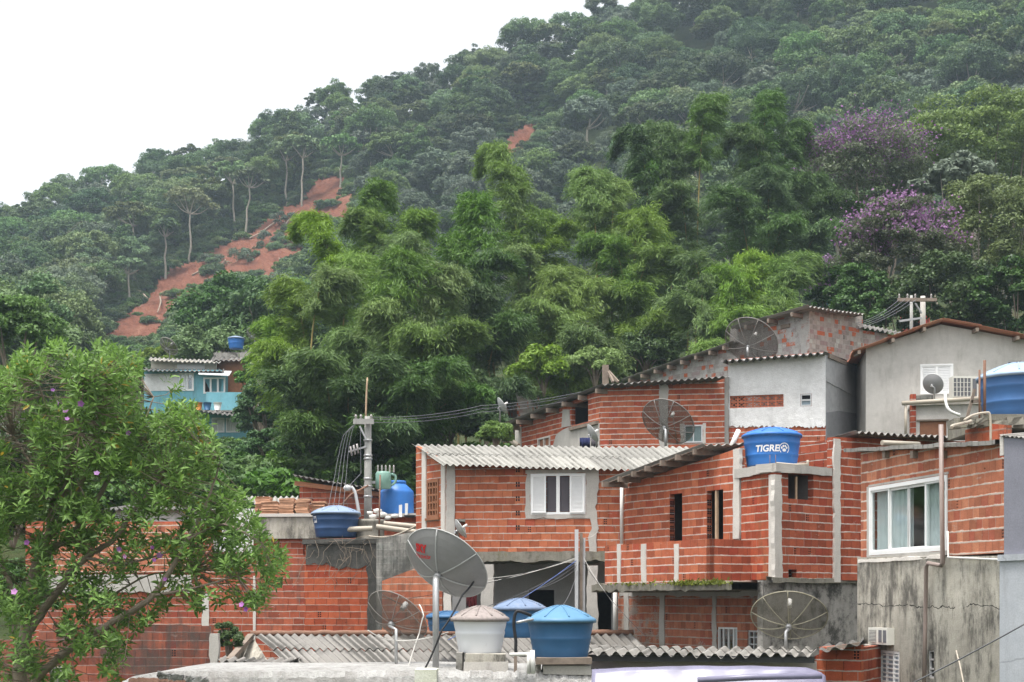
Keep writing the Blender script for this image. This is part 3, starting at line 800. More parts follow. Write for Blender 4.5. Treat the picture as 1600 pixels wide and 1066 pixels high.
def zone(px, y, k):
    tone = 'olive green' if 5 <= k <= 7 else 'pale grey-green' if 8 <= k <= 10 else 'dark green'
    shp = {5: 'flat-topped', 6: 'flat-topped', 7: 'broad flat-topped', 11: 'tall narrow', 12: 'tall narrow'}.get(k, 'rounded')
    if px < 330 and y > 240: w = 'on the ridge left of the red landslide'
    elif px < 560 and y > 190: w = 'on the slope above the red landslide'
    elif px < 420: w = 'low on the hillside left of the red landslide'
    elif px < 980: w = 'on the slope behind the bamboo, right of the landslide' if y < 235 else 'near the skyline above the bamboo'
    elif px < 1300: w = 'on the steep hillside above the tallest bamboo'
    else: w = 'high on the hillside above the purple-flowered tree'
    return f'{tone} {shp} forest tree {w}'
used = set()
for i, (sz, x, y, z, k, s, px, top) in enumerate(spots[:300]):
    root = protos[k][0]; lab = zone(px, y, k); rz_ = rnd.uniform(0, 6.28)
    if k not in used:
        used.add(k); root.location = (x, y, z); root.rotation_euler = (0, 0, rz_); root.scale = (s, s, s*rnd.uniform(.9, 1.15)); o = root; o['label'] = lab
    else: o = dup(root, (x, y, z), rz_, (s, s, s*rnd.uniform(.9, 1.15)), lab)
    o['group'] = 'rainforest trees on the hillside'
rest = spots[300:]
def forest_stuff(rest):
    me = bpy.data.meshes.new('hillside_forest'); me.from_pydata([(r[1], r[2], r[3]) for r in rest], [], [])
    for nm, tp, vals in (('idx', 'INT', [r[4] for r in rest]), ('scl', 'FLOAT', [r[5] for r in rest]), ('rot', 'FLOAT', [rnd.uniform(0, 6.28) for r in rest])):
        a = me.attributes.new(nm, tp, 'POINT'); a.data.foreach_set('value', vals)
    ob = bpy.data.objects.new('hillside_forest', me); COL.objects.link(ob)
    g = bpy.data.node_groups.new('scatter_trees', 'GeometryNodeTree')
    g.interface.new_socket('Geometry', in_out='INPUT', socket_type='NodeSocketGeometry'); g.interface.new_socket('Geometry', in_out='OUTPUT', socket_type='NodeSocketGeometry')
    N = g.nodes.new; gi = N('NodeGroupInput'); go = N('NodeGroupOutput'); iop = N('GeometryNodeInstanceOnPoints'); iop.inputs['Pick Instance'].default_value = True
    ji = N('GeometryNodeJoinGeometry')
    for root, cr, rx, hh in reversed(protos):
        oi = N('GeometryNodeObjectInfo'); oi.inputs['Object'].default_value = cr; oi.transform_space = 'ORIGINAL'
        gti = N('GeometryNodeGeometryToInstance'); g.links.new(oi.outputs['Geometry'], gti.inputs[0]); g.links.new(gti.outputs[0], ji.inputs[0])
    def attr(nm, t):
        n = N('GeometryNodeInputNamedAttribute'); n.data_type = t; n.inputs['Name'].default_value = nm; return n.outputs[0]
    cx = N('ShaderNodeCombineXYZ'); g.links.new(attr('rot', 'FLOAT'), cx.inputs[2])
    g.links.new(gi.outputs[0], iop.inputs['Points']); g.links.new(ji.outputs[0], iop.inputs['Instance']); g.links.new(attr('idx', 'INT'), iop.inputs['Instance Index'])
    g.links.new(cx.outputs[0], iop.inputs['Rotation']); g.links.new(attr('scl', 'FLOAT'), iop.inputs['Scale']); g.links.new(iop.outputs[0], go.inputs[0])
    md = ob.modifiers.new('scatter', 'NODES'); md.node_group = g
    tag(ob, 'distant mass of dark green rainforest covering the upper hillside', 'forest', kind='stuff')
if rest: forest_stuff(rest)
for root, cr, rx, hh in protos:           # a prototype that found no place is not kept
    if root['label'] == 'tree':
        for ch in list(root.children): bpy.data.objects.remove(ch)
        bpy.data.objects.remove(root)
print('forest', len(spots))

def undergrowth():
    vv = []
    for k in range(9000):
        px = rnd.uniform(-40, 900); y = rnd.uniform(150, 296); row = HY - (tz((px-800)/F*y, y) - H) * F / y
        near = any(inpoly(px, row, [(a, b) for a, b in p]) for p in SLIDE)
        if near and (mnoise.noise(Vector((px*.035, row*.06, 7))) < .30 or rnd.random() < .5): continue
        vv.append(((px-800)/F*y, y, tz((px-800)/F*y, y)))
    scatter_bush(vv, l_hill, 'undergrowth', 'low green undergrowth on the hillside floor around the landslide')
    vv = []
    for k in range(3200):
        px = rnd.uniform(-80, 1000); y = rnd.uniform(50, 92)
        if px > 420 and (y > 67 or y < 58): continue
        vv.append(((px-800)/F*y, y, tz((px-800)/F*y, y)))
    scatter_bush(vv, l_bamd, 'shade_undergrowth', 'dark low undergrowth in the shade below the bamboo')  # dark leaf colour stands in for the shade under the bamboo
def scatter_bush(vv, bmat, name, label):
    cs, (v, f) = crown(9, 1.25, .9, 160, .24, .10, umin=-.1, crf=(.3, .5)); base_v = v + np.array([0, 0, .5])
    me = bpy.data.meshes.new(name); me.from_pydata(vv, [], []); ob = bpy.data.objects.new(name, me); COL.objects.link(ob)
    pm = bpy.data.meshes.new('undergrowth_bush'); pm.from_pydata([tuple(q) for q in base_v], [], [tuple(q) for q in f]); pm.materials.append(bmat); po = bpy.data.objects.new('undergrowth_bush', pm)
    g = bpy.data.node_groups.new('scatter_bushes', 'GeometryNodeTree')
    g.interface.new_socket('Geometry', in_out='INPUT', socket_type='NodeSocketGeometry'); g.interface.new_socket('Geometry', in_out='OUTPUT', socket_type='NodeSocketGeometry')
    N = g.nodes.new; gi = N('NodeGroupInput'); go = N('NodeGroupOutput'); iop = N('GeometryNodeInstanceOnPoints'); oi = N('GeometryNodeObjectInfo'); oi.inputs['Object'].default_value = po
    rv = N('FunctionNodeRandomValue'); rv.data_type = 'FLOAT'; rv.inputs[2].default_value = .45; rv.inputs[3].default_value = 1.35
    rr = N('FunctionNodeRandomValue'); rr.data_type = 'FLOAT'; rr.inputs[2].default_value = 0; rr.inputs[3].default_value = 6.28; cx = N('ShaderNodeCombineXYZ'); rr.inputs['Seed'].default_value = 4
    g.links.new(rr.outputs[1], cx.inputs[2]); g.links.new(cx.outputs[0], iop.inputs['Rotation']); g.links.new(rv.outputs[1], iop.inputs['Scale'])
    g.links.new(gi.outputs[0], iop.inputs['Points']); g.links.new(oi.outputs['Geometry'], iop.inputs['Instance']); g.links.new(iop.outputs[0], go.inputs[0])
    ob.modifiers.new('scatter', 'NODES').node_group = g
    tag(ob, label, 'undergrowth', kind='stuff')
undergrowth()

# pale trunks standing along the edge of the slide, logs and shrubs on it
def edge_tree(px, row, top, rx, mat, label, lean=0.0, bare=False):
    Y = ground_at(px, row); b = P(px, row, Y); b.z = tz(b.x, b.y); h = (row - top) * Y / F
    root = thing('forest_tree', label, 'tree', b, 'pale-trunked trees at the edge of the landslide')
    mb = MB(); rw = rx * Y / F; th = h - rw * .6
    cs, (v, f) = crown(20, rw, rw * .6, 70, .6, .4, umin=-.1, flat=.55)
    sh = np.array([b.x + lean * h, b.y, b.z + th])
    ends = [Vector(c) * .85 + Vector(sh) for c in cs[::3]]
    limbs(mb, b - Vector((0,0,1)), Vector(sh) - Vector((0, 0, rw * .45)), ends, .24, 6, .05); mb.build('trunk', m_barkpale, root)
    if not bare: npmesh('crown', v + sh, f, mat, root)
for a in [(297,412,295,38,l_hill2,'tall pale-trunked flat-crowned tree at the upper edge of the landslide',0),
          (258,440,345,25,l_hill,'thin pale-trunked tree standing left of the tall flat-crowned tree',0),
          (368,362,255,30,l_hill,'slender white-trunked tree leaning left over the landslide',-.04),
          (384,368,262,28,l_hill2,'slender white-trunked tree right beside the leaning one',.05),
          (473,325,215,30,l_hill,'tall straight white trunk tree above the middle of the landslide',0),
          (447,322,225,26,l_hill,'thin trunk tree left of the tall straight white trunk',0),
          (532,300,215,28,l_hill,'dark crowned tree at the top of the landslide',.02),
          (565,285,210,30,l_hill3,'pale-trunked tree right of the top of the landslide',0),
          (205,482,400,24,l_hill,'short thin-trunked tree at the lower left edge of the landslide',-.05),
          (1527,150,28,36,l_hill,'tall white-trunked tree high on the right of the hillside',0),
          (1500,150,85,24,l_hill,'thin white-trunked tree left of the tallest trunk on the right',-.08)]: edge_tree(*a)
for (x0,y0,x1,y1,lab) in [(410,365,436,344,'long pale fallen log lying across the upper landslide'),(440,358,460,334,'pale fallen log lying up the slope beside the upper red earth'),(285,470,258,500,'pale fallen log on the lower landslide'),(250,468,246,500,'short fallen log standing on end near the lower landslide'),(432,428,436,410,'small pale log on the bare right edge of the landslide'),(390,378,415,366,'broken trunk at the upper edge of the landslide'),(300,440,330,432,'broken branch lying in the middle of the landslide'),(345,428,352,418,'small broken log beside the shrubs on the landslide'),(230,470,205,455,'thin leaning dead stem at the left edge of the landslide')]:
    Ya, Yb = ground_at(x0, y0), ground_at(x1, y1); mb = MB()
    a = P(x0, y0, Ya); b = P(x1, y1, Yb); a.z = tz(a.x, a.y) + .8; b.z = tz(b.x, b.y) + .9
    mb.tube(smooth_path([a, a.lerp(b, .5) + Vector((.3, 0, .3)), b], 4), [.17 - .012*k for k in range(9)], 6)
    tag(mb.build('fallen_log', m_bark), lab, 'log', 'fallen logs on the landslide')
def shrub(px, row, Y, rpx, rzpx, mat, label, n=14, nl=110, L=.34, W=.2, group=None, name='shrub', ground=True, flat=.8):
    b = P(px, row, Y)
    rx = rpx * Y / F; rz = rzpx * Y / F
    root = thing(name, label, 'shrub', b, group)
    cs, (v, f) = crown(n, rx, rz, int(nl * 2.4), L * .62, W * .55, umin=-.2, flat=flat)
    npmesh('foliage', v + np.array([b.x, b.y, b.z + rz * .35]), f, mat, root)
    mb = MB()
    for c in cs[::3]: mb.tube(smooth_path([b - Vector((0,0,.6)), b + Vector((c[0]*.3, c[1]*.3, rz*.3)), b + Vector(c) * .85 + Vector((0,0,rz*.35))], 3), [.05, .045, .04, .035, .03, .025, .02], 5)
    mb.build('stem', m_bark, root); return root
for (px, row, r, lab) in [(330,418,22,'green shrub left on the landslide below the tall flat-crowned tree'),(372,418,34,'wide grey-green shrub in the middle of the landslide'),(392,408,20,'small shrub right of the wide one on the landslide'),(446,350,22,'shrub at the upper landslide beside the fallen log'),(425,385,26,'dark shrub at the upper middle of the landslide'),(217,496,9,'small round bush low on the landslide'),(237,502,10,'second small round bush low on the landslide, the larger'),(545,318,18,'shrub at the top of the landslide')]:
    Yg = ground_at(px, row); shrub(px, row, Yg, r, r*.6, l_hill3 if r > 20 else l_hill, lab, 10, 90, .5, .3, 'shrubs on the landslide')

# ---------------------------------------------------------------- bamboo
def plume(root, base, tip, w, mat, lo=.22):
    """one culm with its drooping, leafy side branches"""
    base = np.array(base); tip = np.array(tip); h = max(3.0, tip[2] - base[2]); d = tip - base; d[2] = 0; dl = np.linalg.norm(d); dh = d / dl if dl > .3 else np.array([rnd.choice((-1., 1.)), -.3, 0])
    p1 = base + np.array([0, 0, h * .6]) + d * .05; p2 = tip - dh * (.10 * h) + np.array([0, 0, .17 * h]); p3 = tip + dh * min(1.6, .10 * h) + np.array([0, 0, -.07 * h])
    def bz(t): t = np.asarray(t)[:, None]; return base*((1-t)**3) + p1*(3*t*(1-t)**2) + p2*(3*t*t*(1-t)) + p3*(t**3)
    ts = np.linspace(0, 1, 17); mb = MB(); mb.tube([Vector(q) for q in bz(ts)], [.07 * (1 - .85*t) for t in ts], 5); c = mb.build('culm', m_culm, root)
    nb = int(24 + h * 6.5 * (1 - lo)); s = lo + (1 - lo) * (np.arange(nb) + RG.rand(nb)) / nb; q = (s - lo) / (1 - lo)
    r = w * .80 * (.5 + .75 * np.sin(np.pi * np.minimum(1, q * .8 + .15))) * (1 - .55 * q) * RG.uniform(.55, 1.25, nb)
    az = RG.uniform(0, 2*np.pi, nb); out = np.stack([np.cos(az), np.sin(az), np.zeros(nb)], 1) + dh * .25; o0 = bz(s)
    per = 190; bi = np.repeat(np.arange(nb), per); n = len(bi); k = RG.rand(n) ** .7
    droop = (.12 + .42 * RG.rand(nb))[bi]; rr = r[bi]
    pos = o0[bi] + out[bi] * (k * rr)[:, None]; pos[:, 2] += rr * (.5 * k - droop * 1.9 * k * k)
    dirv = out[bi] * .9; dirv = dirv + np.stack([np.zeros(n), np.zeros(n), .2 - 3.0 * droop * k], 1) + RG.normal(size=(n, 3)) * .48
    pos = pos + RG.normal(size=(n, 3)) * np.stack([.07 + .12*k, .07 + .12*k, .06 + .10*k], 1)
    v, f = leaf_quads(pos, dirv, rand_dirs(n) + np.array([0, -.2, .9]), RG.uniform(.22, .44, n), RG.uniform(.03, .055, n))
    npmesh('foliage', v, f, mat, c)
BAMBOO = [
 ('bamboo clump of pale plumes at the left end, beside the blue house', 520, 66, 745, l_bam, [(483,335,70,.85),(450,440,68,1.3),(515,425,66,1.4),(430,540,66,1.6),(480,560,64,1.7),(545,520,64,1.6),(560,400,68,1.6),(420,500,69,1.4),(500,650,60,1.6)]),
 ('tall slender bamboo clump behind the left plumes', 610, 78, 735, l_bam, [(590,285,80,1.4),(655,330,80,1.4),(575,330,78,1.3),(630,370,76,1.7)]),
 ('broad bamboo clump with hanging heads behind the street lamp', 640, 62, 740, l_bam, [(630,395,63,1.9),(690,420,63,1.6),(600,480,61,1.8),(660,520,60,1.8),(720,510,60,1.7),(610,600,58,1.7),(695,600,58,1.6)]),
 ('bamboo clump in the middle with dark leaning culms', 735, 70, 720, l_bamd, [(740,310,74,1.4),(715,370,72,1.5),(770,400,70,1.7),(790,500,68,1.8),(745,450,68,1.6),(800,600,64,1.6)]),
 ('tall bamboo clump with one yellowish plume bending left', 830, 82, 700, l_bam, [(768,228,86,1.4),(800,265,86,1.3),(840,330,84,1.7),(880,350,82,1.7),(815,390,80,1.6)]),
 ('bright green bamboo clump above the far brick chimney', 890, 70, 680, l_bam, [(880,420,72,1.9),(850,480,70,1.8),(930,440,72,1.9),(905,520,68,1.9),(860,570,66,1.6),(945,540,68,1.7)]),
 ('low shaded bamboo clump overhanging the back of the brick shed', 560, 61, 750, l_bamd, [(445,590,58,1.5),(500,560,57,1.5),(545,600,56,1.5),(600,565,57,1.5),(650,600,56,1.5),(700,570,57,1.5),(745,610,58,1.4),(470,660,56,1.3),(570,660,55,1.3),(630,665,55,1.3)]),
 ('high bamboo clump with one dark drooping plume on its left', 1030, 86, 640, l_bamd, [(985,198,88,1.2),(1030,195,90,1.5),(1070,210,90,1.6),(1010,250,88,1.6),(1110,150,90,1.5),(1060,290,86,2.0)]),
 ('highest bamboo clump, bending right toward the purple tree', 1170, 90, 600, l_bamd, [(1205,145,94,1.6),(1160,200,92,2.0),(1245,190,94,1.6),(1255,275,90,1.8),(1300,305,88,1.7),(1200,270,88,2.2),(1140,300,86,2.2),(1230,340,84,2.0),(1290,350,84,1.6)]),
 ('pale bamboo clump at the centre of the grove', 985, 74, 650, l_bam, [(920,265,78,1.7),(960,285,78,1.9),(1000,330,76,2.0),(950,370,74,1.9),(1030,390,74,1.9),(985,450,72,2.0),(1020,500,70,1.9)]),
 ('bamboo clump behind the upper brick houses', 1120, 70, 620, l_bam, [(1080,400,73,2.0),(1130,420,72,2.0),(1180,400,74,1.9),(1065,470,70,1.9),(1150,490,69,1.9),(1230,410,74,1.8),(1260,400,74,1.4),(1215,470,70,1.8),(1110,540,66,1.6)]),
]
for (lab, bpx, bY, brow, mat, tips) in BAMBOO:
    b = P(bpx, brow, bY); b.z = tz(b.x, b.y)
    root = thing('bamboo_clump', lab, 'bamboo', b, 'bamboo clumps behind the houses')
    for (px, row, Y, w) in tips:
        bb = b + Vector((rnd.uniform(-1.6, 1.6) + ((px - 800) / F * Y - b.x) * .25, rnd.uniform(-1.2, 1.2), 0)); bb.z = tz(bb.x, bb.y) - .2
        plume(root, bb, P(px, row, Y), w, mat, rnd.choice((.12, .22, .22, .5)))

# ---------------------------------------------------------------- single trees
def broad_tree(name, label, cat, bpx, brow, Y, px, row, rpx, rzpx, mat, n=40, nl=140, L=.34, W=.2, bark=None, r0=.22, umin=-.3, flat=.7, flower=None, fl=.0, group=None, nlimb=7, crf=(.2,.34), rin=.55):
    b = P(bpx, brow, Y); c = P(px, row, Y); rx = rpx * Y / F; rz = rzpx * Y / F; b.z = min(b.z, tz(b.x, b.y))
    root = thing(name, label, cat, b, group)
    cs, (v, f) = crown(n, rx, rz, int(nl * 2.4), L * .62, W * .55, umin=umin, flat=flat, crf=crf, rin=rin)
    npmesh('crown', v + np.array(c), f, mat, root)
    mb = MB(); fork = b.lerp(c, .45); fork.x = b.x * .6 + c.x * .4
    limbs(mb, b - Vector((0,0,.4)), fork, [Vector(q) * .9 + c for q in cs[::max(1, n // nlimb)]], r0, 7, .05); mb.build('trunk', bark or m_bark, root)
    if flower is not None:
        parts = []
        for q in cs:
            if q[2] > rz * .05 and rnd.random() < fl:
                k = rx * .26; nn = 80 if flower is l_dusty else 130; p = q + RG.normal(size=(nn, 3)) * np.array([k*.62, k*.62, k*.3]) + np.array([0, 0, k * .65])
                parts.append(leaf_quads(p, rand_dirs(nn), rand_dirs(nn), RG.uniform(.10, .22, nn), RG.uniform(.08, .16, nn)))
        if parts:
            v, f = join(parts); npmesh('blossom', v + np.array(c), f, flower, root)
    return root
broad_tree('dark_tree', 'dark dense rounded tree below the landslide, behind the blue house roof', 'tree', 356, 660, 122, 357, 508, 78, 70, l_mid, 60, 150, .5, .3)
broad_tree('leafy_tree', 'light green leafy tree at the left edge behind the flowering tree', 'tree', 15, 640, 62, 12, 520, 75, 60, l_bright, 40, 130, .32, .18)
broad_tree('purple_flowering_tree', 'umbrella tree in purple bloom right of the highest bamboo', 'tree', 1370, 480, 96, 1345, 285, 108, 85, l_grey, 80, 130, .36, .2, m_bark, .2, -.45, .6, l_purple, .9, nlimb=8)
broad_tree('purple_flowering_tree', 'lower tree with purple flowers on top and pale spreading limbs', 'tree', 1425, 560, 74, 1400, 405, 92, 95, l_grey, 80, 110, .32, .17, m_barkpale, .12, -.6, .6, l_dusty, .65, nlimb=9, crf=(.16,.28))
broad_tree('pink_flowering_tree', 'small tree with a few violet flowers above the upper brick house', 'tree', 1325, 560, 76, 1310, 465, 48, 60, l_mid, 40, 110, .32, .17, m_barkpale, .10, -.8, .7, l_dusty, .3)
broad_tree('flat_crowned_tree', 'wide flat-crowned bright green tree at the right edge behind the purple bloom', 'tree', 1530, 520, 108, 1530, 235, 130, 85, l_bright, 80, 150, .45, .26, m_bark, .2, -.5, .4, nlimb=8)
broad_tree('cecropia_tree', 'pale silvery-leaved tree between the purple bloom and the yellow-green tree', 'tree', 1490, 480, 92, 1495, 290, 62, 42, l_hill3, 30, 70, .6, .42, m_barkpale, .16, -.2, .6, nlimb=10)
broad_tree('yellow_green_tree', 'yellow-green rounded tree at the right edge above the grey gabled house', 'tree', 1550, 560, 76, 1545, 375, 98, 100, l_yel, 90, 130, .32, .18, m_barkpale, .15, -.7, .65, nlimb=8, crf=(.18,.3))
broad_tree('dark_tree', 'dark green tree behind the right utility pole', 'tree', 1480, 620, 70, 1470, 475, 80, 75, l_mid, 60, 130, .32, .2, umin=-.8, r0=.12)
broad_tree('dark_tree', 'dark green tree at the right edge just above the terracotta roof', 'tree', 1580, 620, 68, 1580, 480, 62, 75, l_mid, 50, 130, .32, .2, umin=-.8, r0=.12)
broad_tree('dark_tree', 'dark green tree behind the roof peak of the washed brick house', 'tree', 1370, 620, 72, 1350, 480, 60, 70, l_mid, 46, 120, .32, .2, umin=-.8, r0=.12)
broad_tree('leafy_tree', 'small bright tree in front of the blue house balcony', 'tree', 412, 720, 84, 405, 595, 32, 38, l_bright, 24, 110, .34, .18)
broad_tree('dark_tree', 'dark tree to the right of the blue house', 'tree', 420, 760, 78, 415, 650, 52, 70, l_mid, 40, 120, .34, .2)
broad_tree('dark_tree', 'low dark tree in the shade under the left bamboo', 'tree', 440, 770, 64, 420, 720, 50, 50, l_mid, 34, 110, .3, .18)
broad_tree('leafy_tree', 'pale green tree in front of the landslide, left of the blue house roof', 'tree', 230, 640, 104, 255, 566, 44, 24, l_bright, 26, 110, .4, .24)
for i, (px, row, Y, r, mt, lab) in enumerate([(500,735,60,60,l_mid,'dark shrub in the shade left of the utility pole'),(610,725,59,60,l_mid,'dark shrub in the shade behind the blue bottle-shaped tank'),(700,690,60,60,l_bamd,'dark shrub behind the pale corrugated roof'),(760,680,58,40,l_mid,'shrub behind the left end of the upper roofs'),(850,600,66,50,l_bam,'green shrub beside the far brick chimney'),(930,590,66,45,l_bam,'green shrub behind the timber post on the upper roof'),(775,690,50,26,l_bright,'bright green shrub just above the pale corrugated roof'),(1010,575,70,50,l_bamd,'dark green shrub behind the lower end of the upper roof'),(560,740,66,60,l_bamd,'dark shrub right behind the utility pole'),(650,650,68,60,l_bamd,'tall dark shrub in the bamboo shade'),(740,640,66,50,l_bamd,'dark shrub under the middle bamboo'),(1330,520,80,50,l_mid,'dark shrub above the corrugated roof peak'),(1110,520,78,60,l_bamd,'dark shrub in the bamboo behind the wire dish')]):
    shrub(px, row, Y, r, r * .8, mt, lab, 22, 120, .36, .15, 'shrubs below the bamboo')  # the dark bamboo leaf on some of these imitates shade by colour
# ---------------------------------------------------------------- houses
def frame_boxes(mb, W, r, fw, d0, d1, cols=1, rows=1, mw=None, m=0):
    u0, u1, z0, z1 = r; mw = mw or fw * .7
    mb.wbox(W, u0, u0+fw, d0, d1, z0, z1, m); mb.wbox(W, u1-fw, u1, d0, d1, z0, z1, m)
    mb.wbox(W, u0+fw, u1-fw, d0, d1, z0, z0+fw, m); mb.wbox(W, u0+fw, u1-fw, d0, d1, z1-fw, z1, m)
    for i in range(1, cols):
        c = u0 + (u1-u0)*i/cols; mb.wbox(W, c-mw/2, c+mw/2, d0+.004, d1-.004, z0+fw, z1-fw, m)
    for i in range(1, rows):
        c = z0 + (z1-z0)*i/rows; mb.wbox(W, u0+fw, u1-fw, d0+.008, d1-.008, c-mw/2, c+mw/2, m)
def pane(par, W, u0, u1, z0, z1, d, mat, name='pane', label=None):
    mb = MB(); mb.wbox(W, u0, u1, d, d+.006, z0, z1); o = mb.build(name, mat, par)
    if label: o['label'] = label
    return o
def louvres(par, W, u0, u1, z0, z1, d, n, mat, name='shutter', fw=.045):
    mb = MB(); frame_boxes(mb, W, (u0,u1,z0,z1), fw, d, d+.035)
    for i in range(n):
        a = z0+fw+(z1-z0-2*fw)*i/n; b = z0+fw+(z1-z0-2*fw)*(i+.8)/n
        c = [W.P(u0+fw, d+.006, a), W.P(u1-fw, d+.006, a), W.P(u1-fw, d+.030, b), W.P(u0+fw, d+.030, b)]
        mb.face(c); mb.face([p + Vector((0,0,-.008)) for p in c[::-1]])
        mb.face([W.P(u0+fw, d+.006, a), W.P(u1-fw, d+.006, a), W.P(u1-fw, d+.006, a-.008), W.P(u0+fw, d+.006, a-.008)])
    mb.wbox(W, u0+fw, u1-fw, d+.032, d+.036, z0+fw, z1-fw)
    return mb.build(name, mat, par)
def curtain(par, W, u0, u1, z0, z1, d, mat, folds=7, name='curtain'):
    mb = MB(); n = folds * 8
    for i in range(n):
        a0, a1 = i/n, (i+1)/n
        f = lambda a: d + .04 * math.sin(a * folds * 6.28) + .015 * math.sin(a * folds * 17)
        mb.face([W.P(u0+(u1-u0)*a0, f(a0), z0), W.P(u0+(u1-u0)*a1, f(a1), z0), W.P(u0+(u1-u0)*a1, f(a1), z1), W.P(u0+(u1-u0)*a0, f(a0), z1)], None, 0, True)
    return mb.build(name, mat, par)
def sill_lumps(root, W, px0, px1, row, h, mat, name, d=.12, n=40, back=.1):
    """a rough poured edge: thickness and height wander along the wall"""
    mb = MB(); u0, u1 = W.u(px0), W.u(px1); zz = W.z((px0+px1)/2, row)
    pr = None
    for i in range(n+1):
        u = u0+(u1-u0)*i/n; j1 = mnoise.noise(Vector((u*1.7, 1, zz))); j2 = mnoise.noise(Vector((u*5.0, 7, zz))); a = d*(.85 + .3*j1 + .2*j2); t = h*(1 + .25*j1 + .18*j2 + rnd.uniform(-.04, .04)); z = zz + .02*j2
        cur = [W.P(u, -a, z-t), W.P(u, -a*.9, z), W.P(u, back, z+.02), W.P(u, back, z-t)]
        if pr:
            for q in range(4): mb.face([pr[q], cur[q], cur[(q+1)%4], pr[(q+1)%4]])
        pr = cur
    return mb.build(name, mat, root)

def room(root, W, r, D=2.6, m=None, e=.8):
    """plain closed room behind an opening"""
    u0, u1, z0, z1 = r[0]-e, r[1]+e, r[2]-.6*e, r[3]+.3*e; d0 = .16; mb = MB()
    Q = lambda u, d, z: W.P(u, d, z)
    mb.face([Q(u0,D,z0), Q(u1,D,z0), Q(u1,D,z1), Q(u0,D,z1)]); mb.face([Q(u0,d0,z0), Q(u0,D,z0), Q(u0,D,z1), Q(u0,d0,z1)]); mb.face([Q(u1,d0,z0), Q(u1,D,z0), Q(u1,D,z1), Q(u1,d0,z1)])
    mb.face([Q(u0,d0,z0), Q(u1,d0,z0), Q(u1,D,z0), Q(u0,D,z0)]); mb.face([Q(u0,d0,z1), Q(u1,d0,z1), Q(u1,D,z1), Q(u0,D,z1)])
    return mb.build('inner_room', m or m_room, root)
# ---- house A: corrugated roof, white shuttered window
WA = Wall((697, 37.0), (977, 36.4)); WA0 = Wall((650, 38.5), (697, 37.0))
A = thing('brick_house', 'brick house with pale corrugated roof and white shuttered window, beside the grey dish', 'house', P(820, 1040, 37.5))
aslab = WA.z(820, 868)
wl(A, WA, [(697, 726), (977, 731)], aslab, [(829, 740, 915, 804), (709, 811, 727, 838)], m_brickA)
wl(A, WA0, [(650, 697), (697, 724)], aslab, [(668, 750, 686, 809)], m_brickA)
for a in [(697.5, 711, 726, 838)]: post(A, WA, a[0], a[1], a[2], a[3], m_conc)
post(A, WA, 921, 934, 731, 867, m_conc, amp=.05)
post(A, WA0, 660.5, 667, 700, 860, m_concpale, amp=.015); post(A, WA0, 690.5, 696.5, 722, 866, m_concpale, amp=.01)
mb = MB(); uu = WA.u(806); zz0 = WA.z(808, 830)
for i in (0, 2, 4, 6, 8):
    for a in (0, 1):
        for b in range(2): mb.wbox(WA, uu+a*.06, uu+a*.06+.04, -.003, .02, zz0+.186*i+.03+b*.07, zz0+.186*i+.085+b*.07)
mb.build('hollow_shade_pattern', m_black, A)  # black cells drawn for the shade inside the hollow blocks
# mortar surround of the big window
mb = MB(); r = WA.rect(829, 740, 915, 804)
ragged_strip(mb, WA, r[0]-.13, r[0]-.005, r[2]-.1, r[3]+.1, .02, .03, .035); ragged_strip(mb, WA, r[1]+.005, r[1]+.16, r[2]-.1, r[3]+.1, .02, .03, .04)
ragged_strip(mb, WA, r[0]-.13, r[1]+.16, r[3]+.004, r[3]+.10, .018, .03, .02, horizontal=True); ragged_strip(mb, WA, r[0]-.1, r[1]+.14, r[2]-.10, r[2]-.004, .022, .03, .03, horizontal=True)
mb.build('window_surround', m_conc, A)
mb = MB(); frame_boxes(mb, WA, r, .06, -.02, .06, 2, 1, .09); win = mb.build('window', m_whitepaint, A)
wd = r[1]-r[0]
louvres(win, WA, r[0]+.03, r[0]+wd*.285, r[2]+.04, r[3]-.04, -.062, 26, m_whitepaint); louvres(win, WA, r[1]-wd*.285, r[1]-.03, r[2]+.04, r[3]-.04, -.062, 26, m_whitepaint)
for a, b in ((.30, .49), (.535, .70)): pane(win, WA, r[0]+wd*a, r[0]+wd*b, r[2]+.08, r[3]-.08, .03, m_gauze)
r = WA0.rect(668, 750, 686, 809); mb = MB(); frame_boxes(mb, WA0, r, .07, -.03, .06, 4, 5, .05); gw = mb.build('lattice_window', m_woodbrown, A)
mb = MB(); mb.wbox(WA0, r[0]-.05, r[1]+.05, -.06, .04, r[2]-.07, r[2]-.004); mb.build('sill', m_woodbrown, gw)
pane(gw, WA0, r[0]+.07, r[1]-.07, r[2]+.07, r[3]-.07, .1, m_black)
corr(A, P(688, 726.5, 36.6), P(1120, 735.5, 35.9), P(1072, 699, 38.9), P(643, 694.5, 38.9), m_roofA, rows=2, amp=.03)
shell(A, WA, WA.u(697)+.2, WA.u(977)-.1, aslab, (WA.z(820, 733), WA.z(820, 733)+.35), 2.2, m_brickA, left=False)
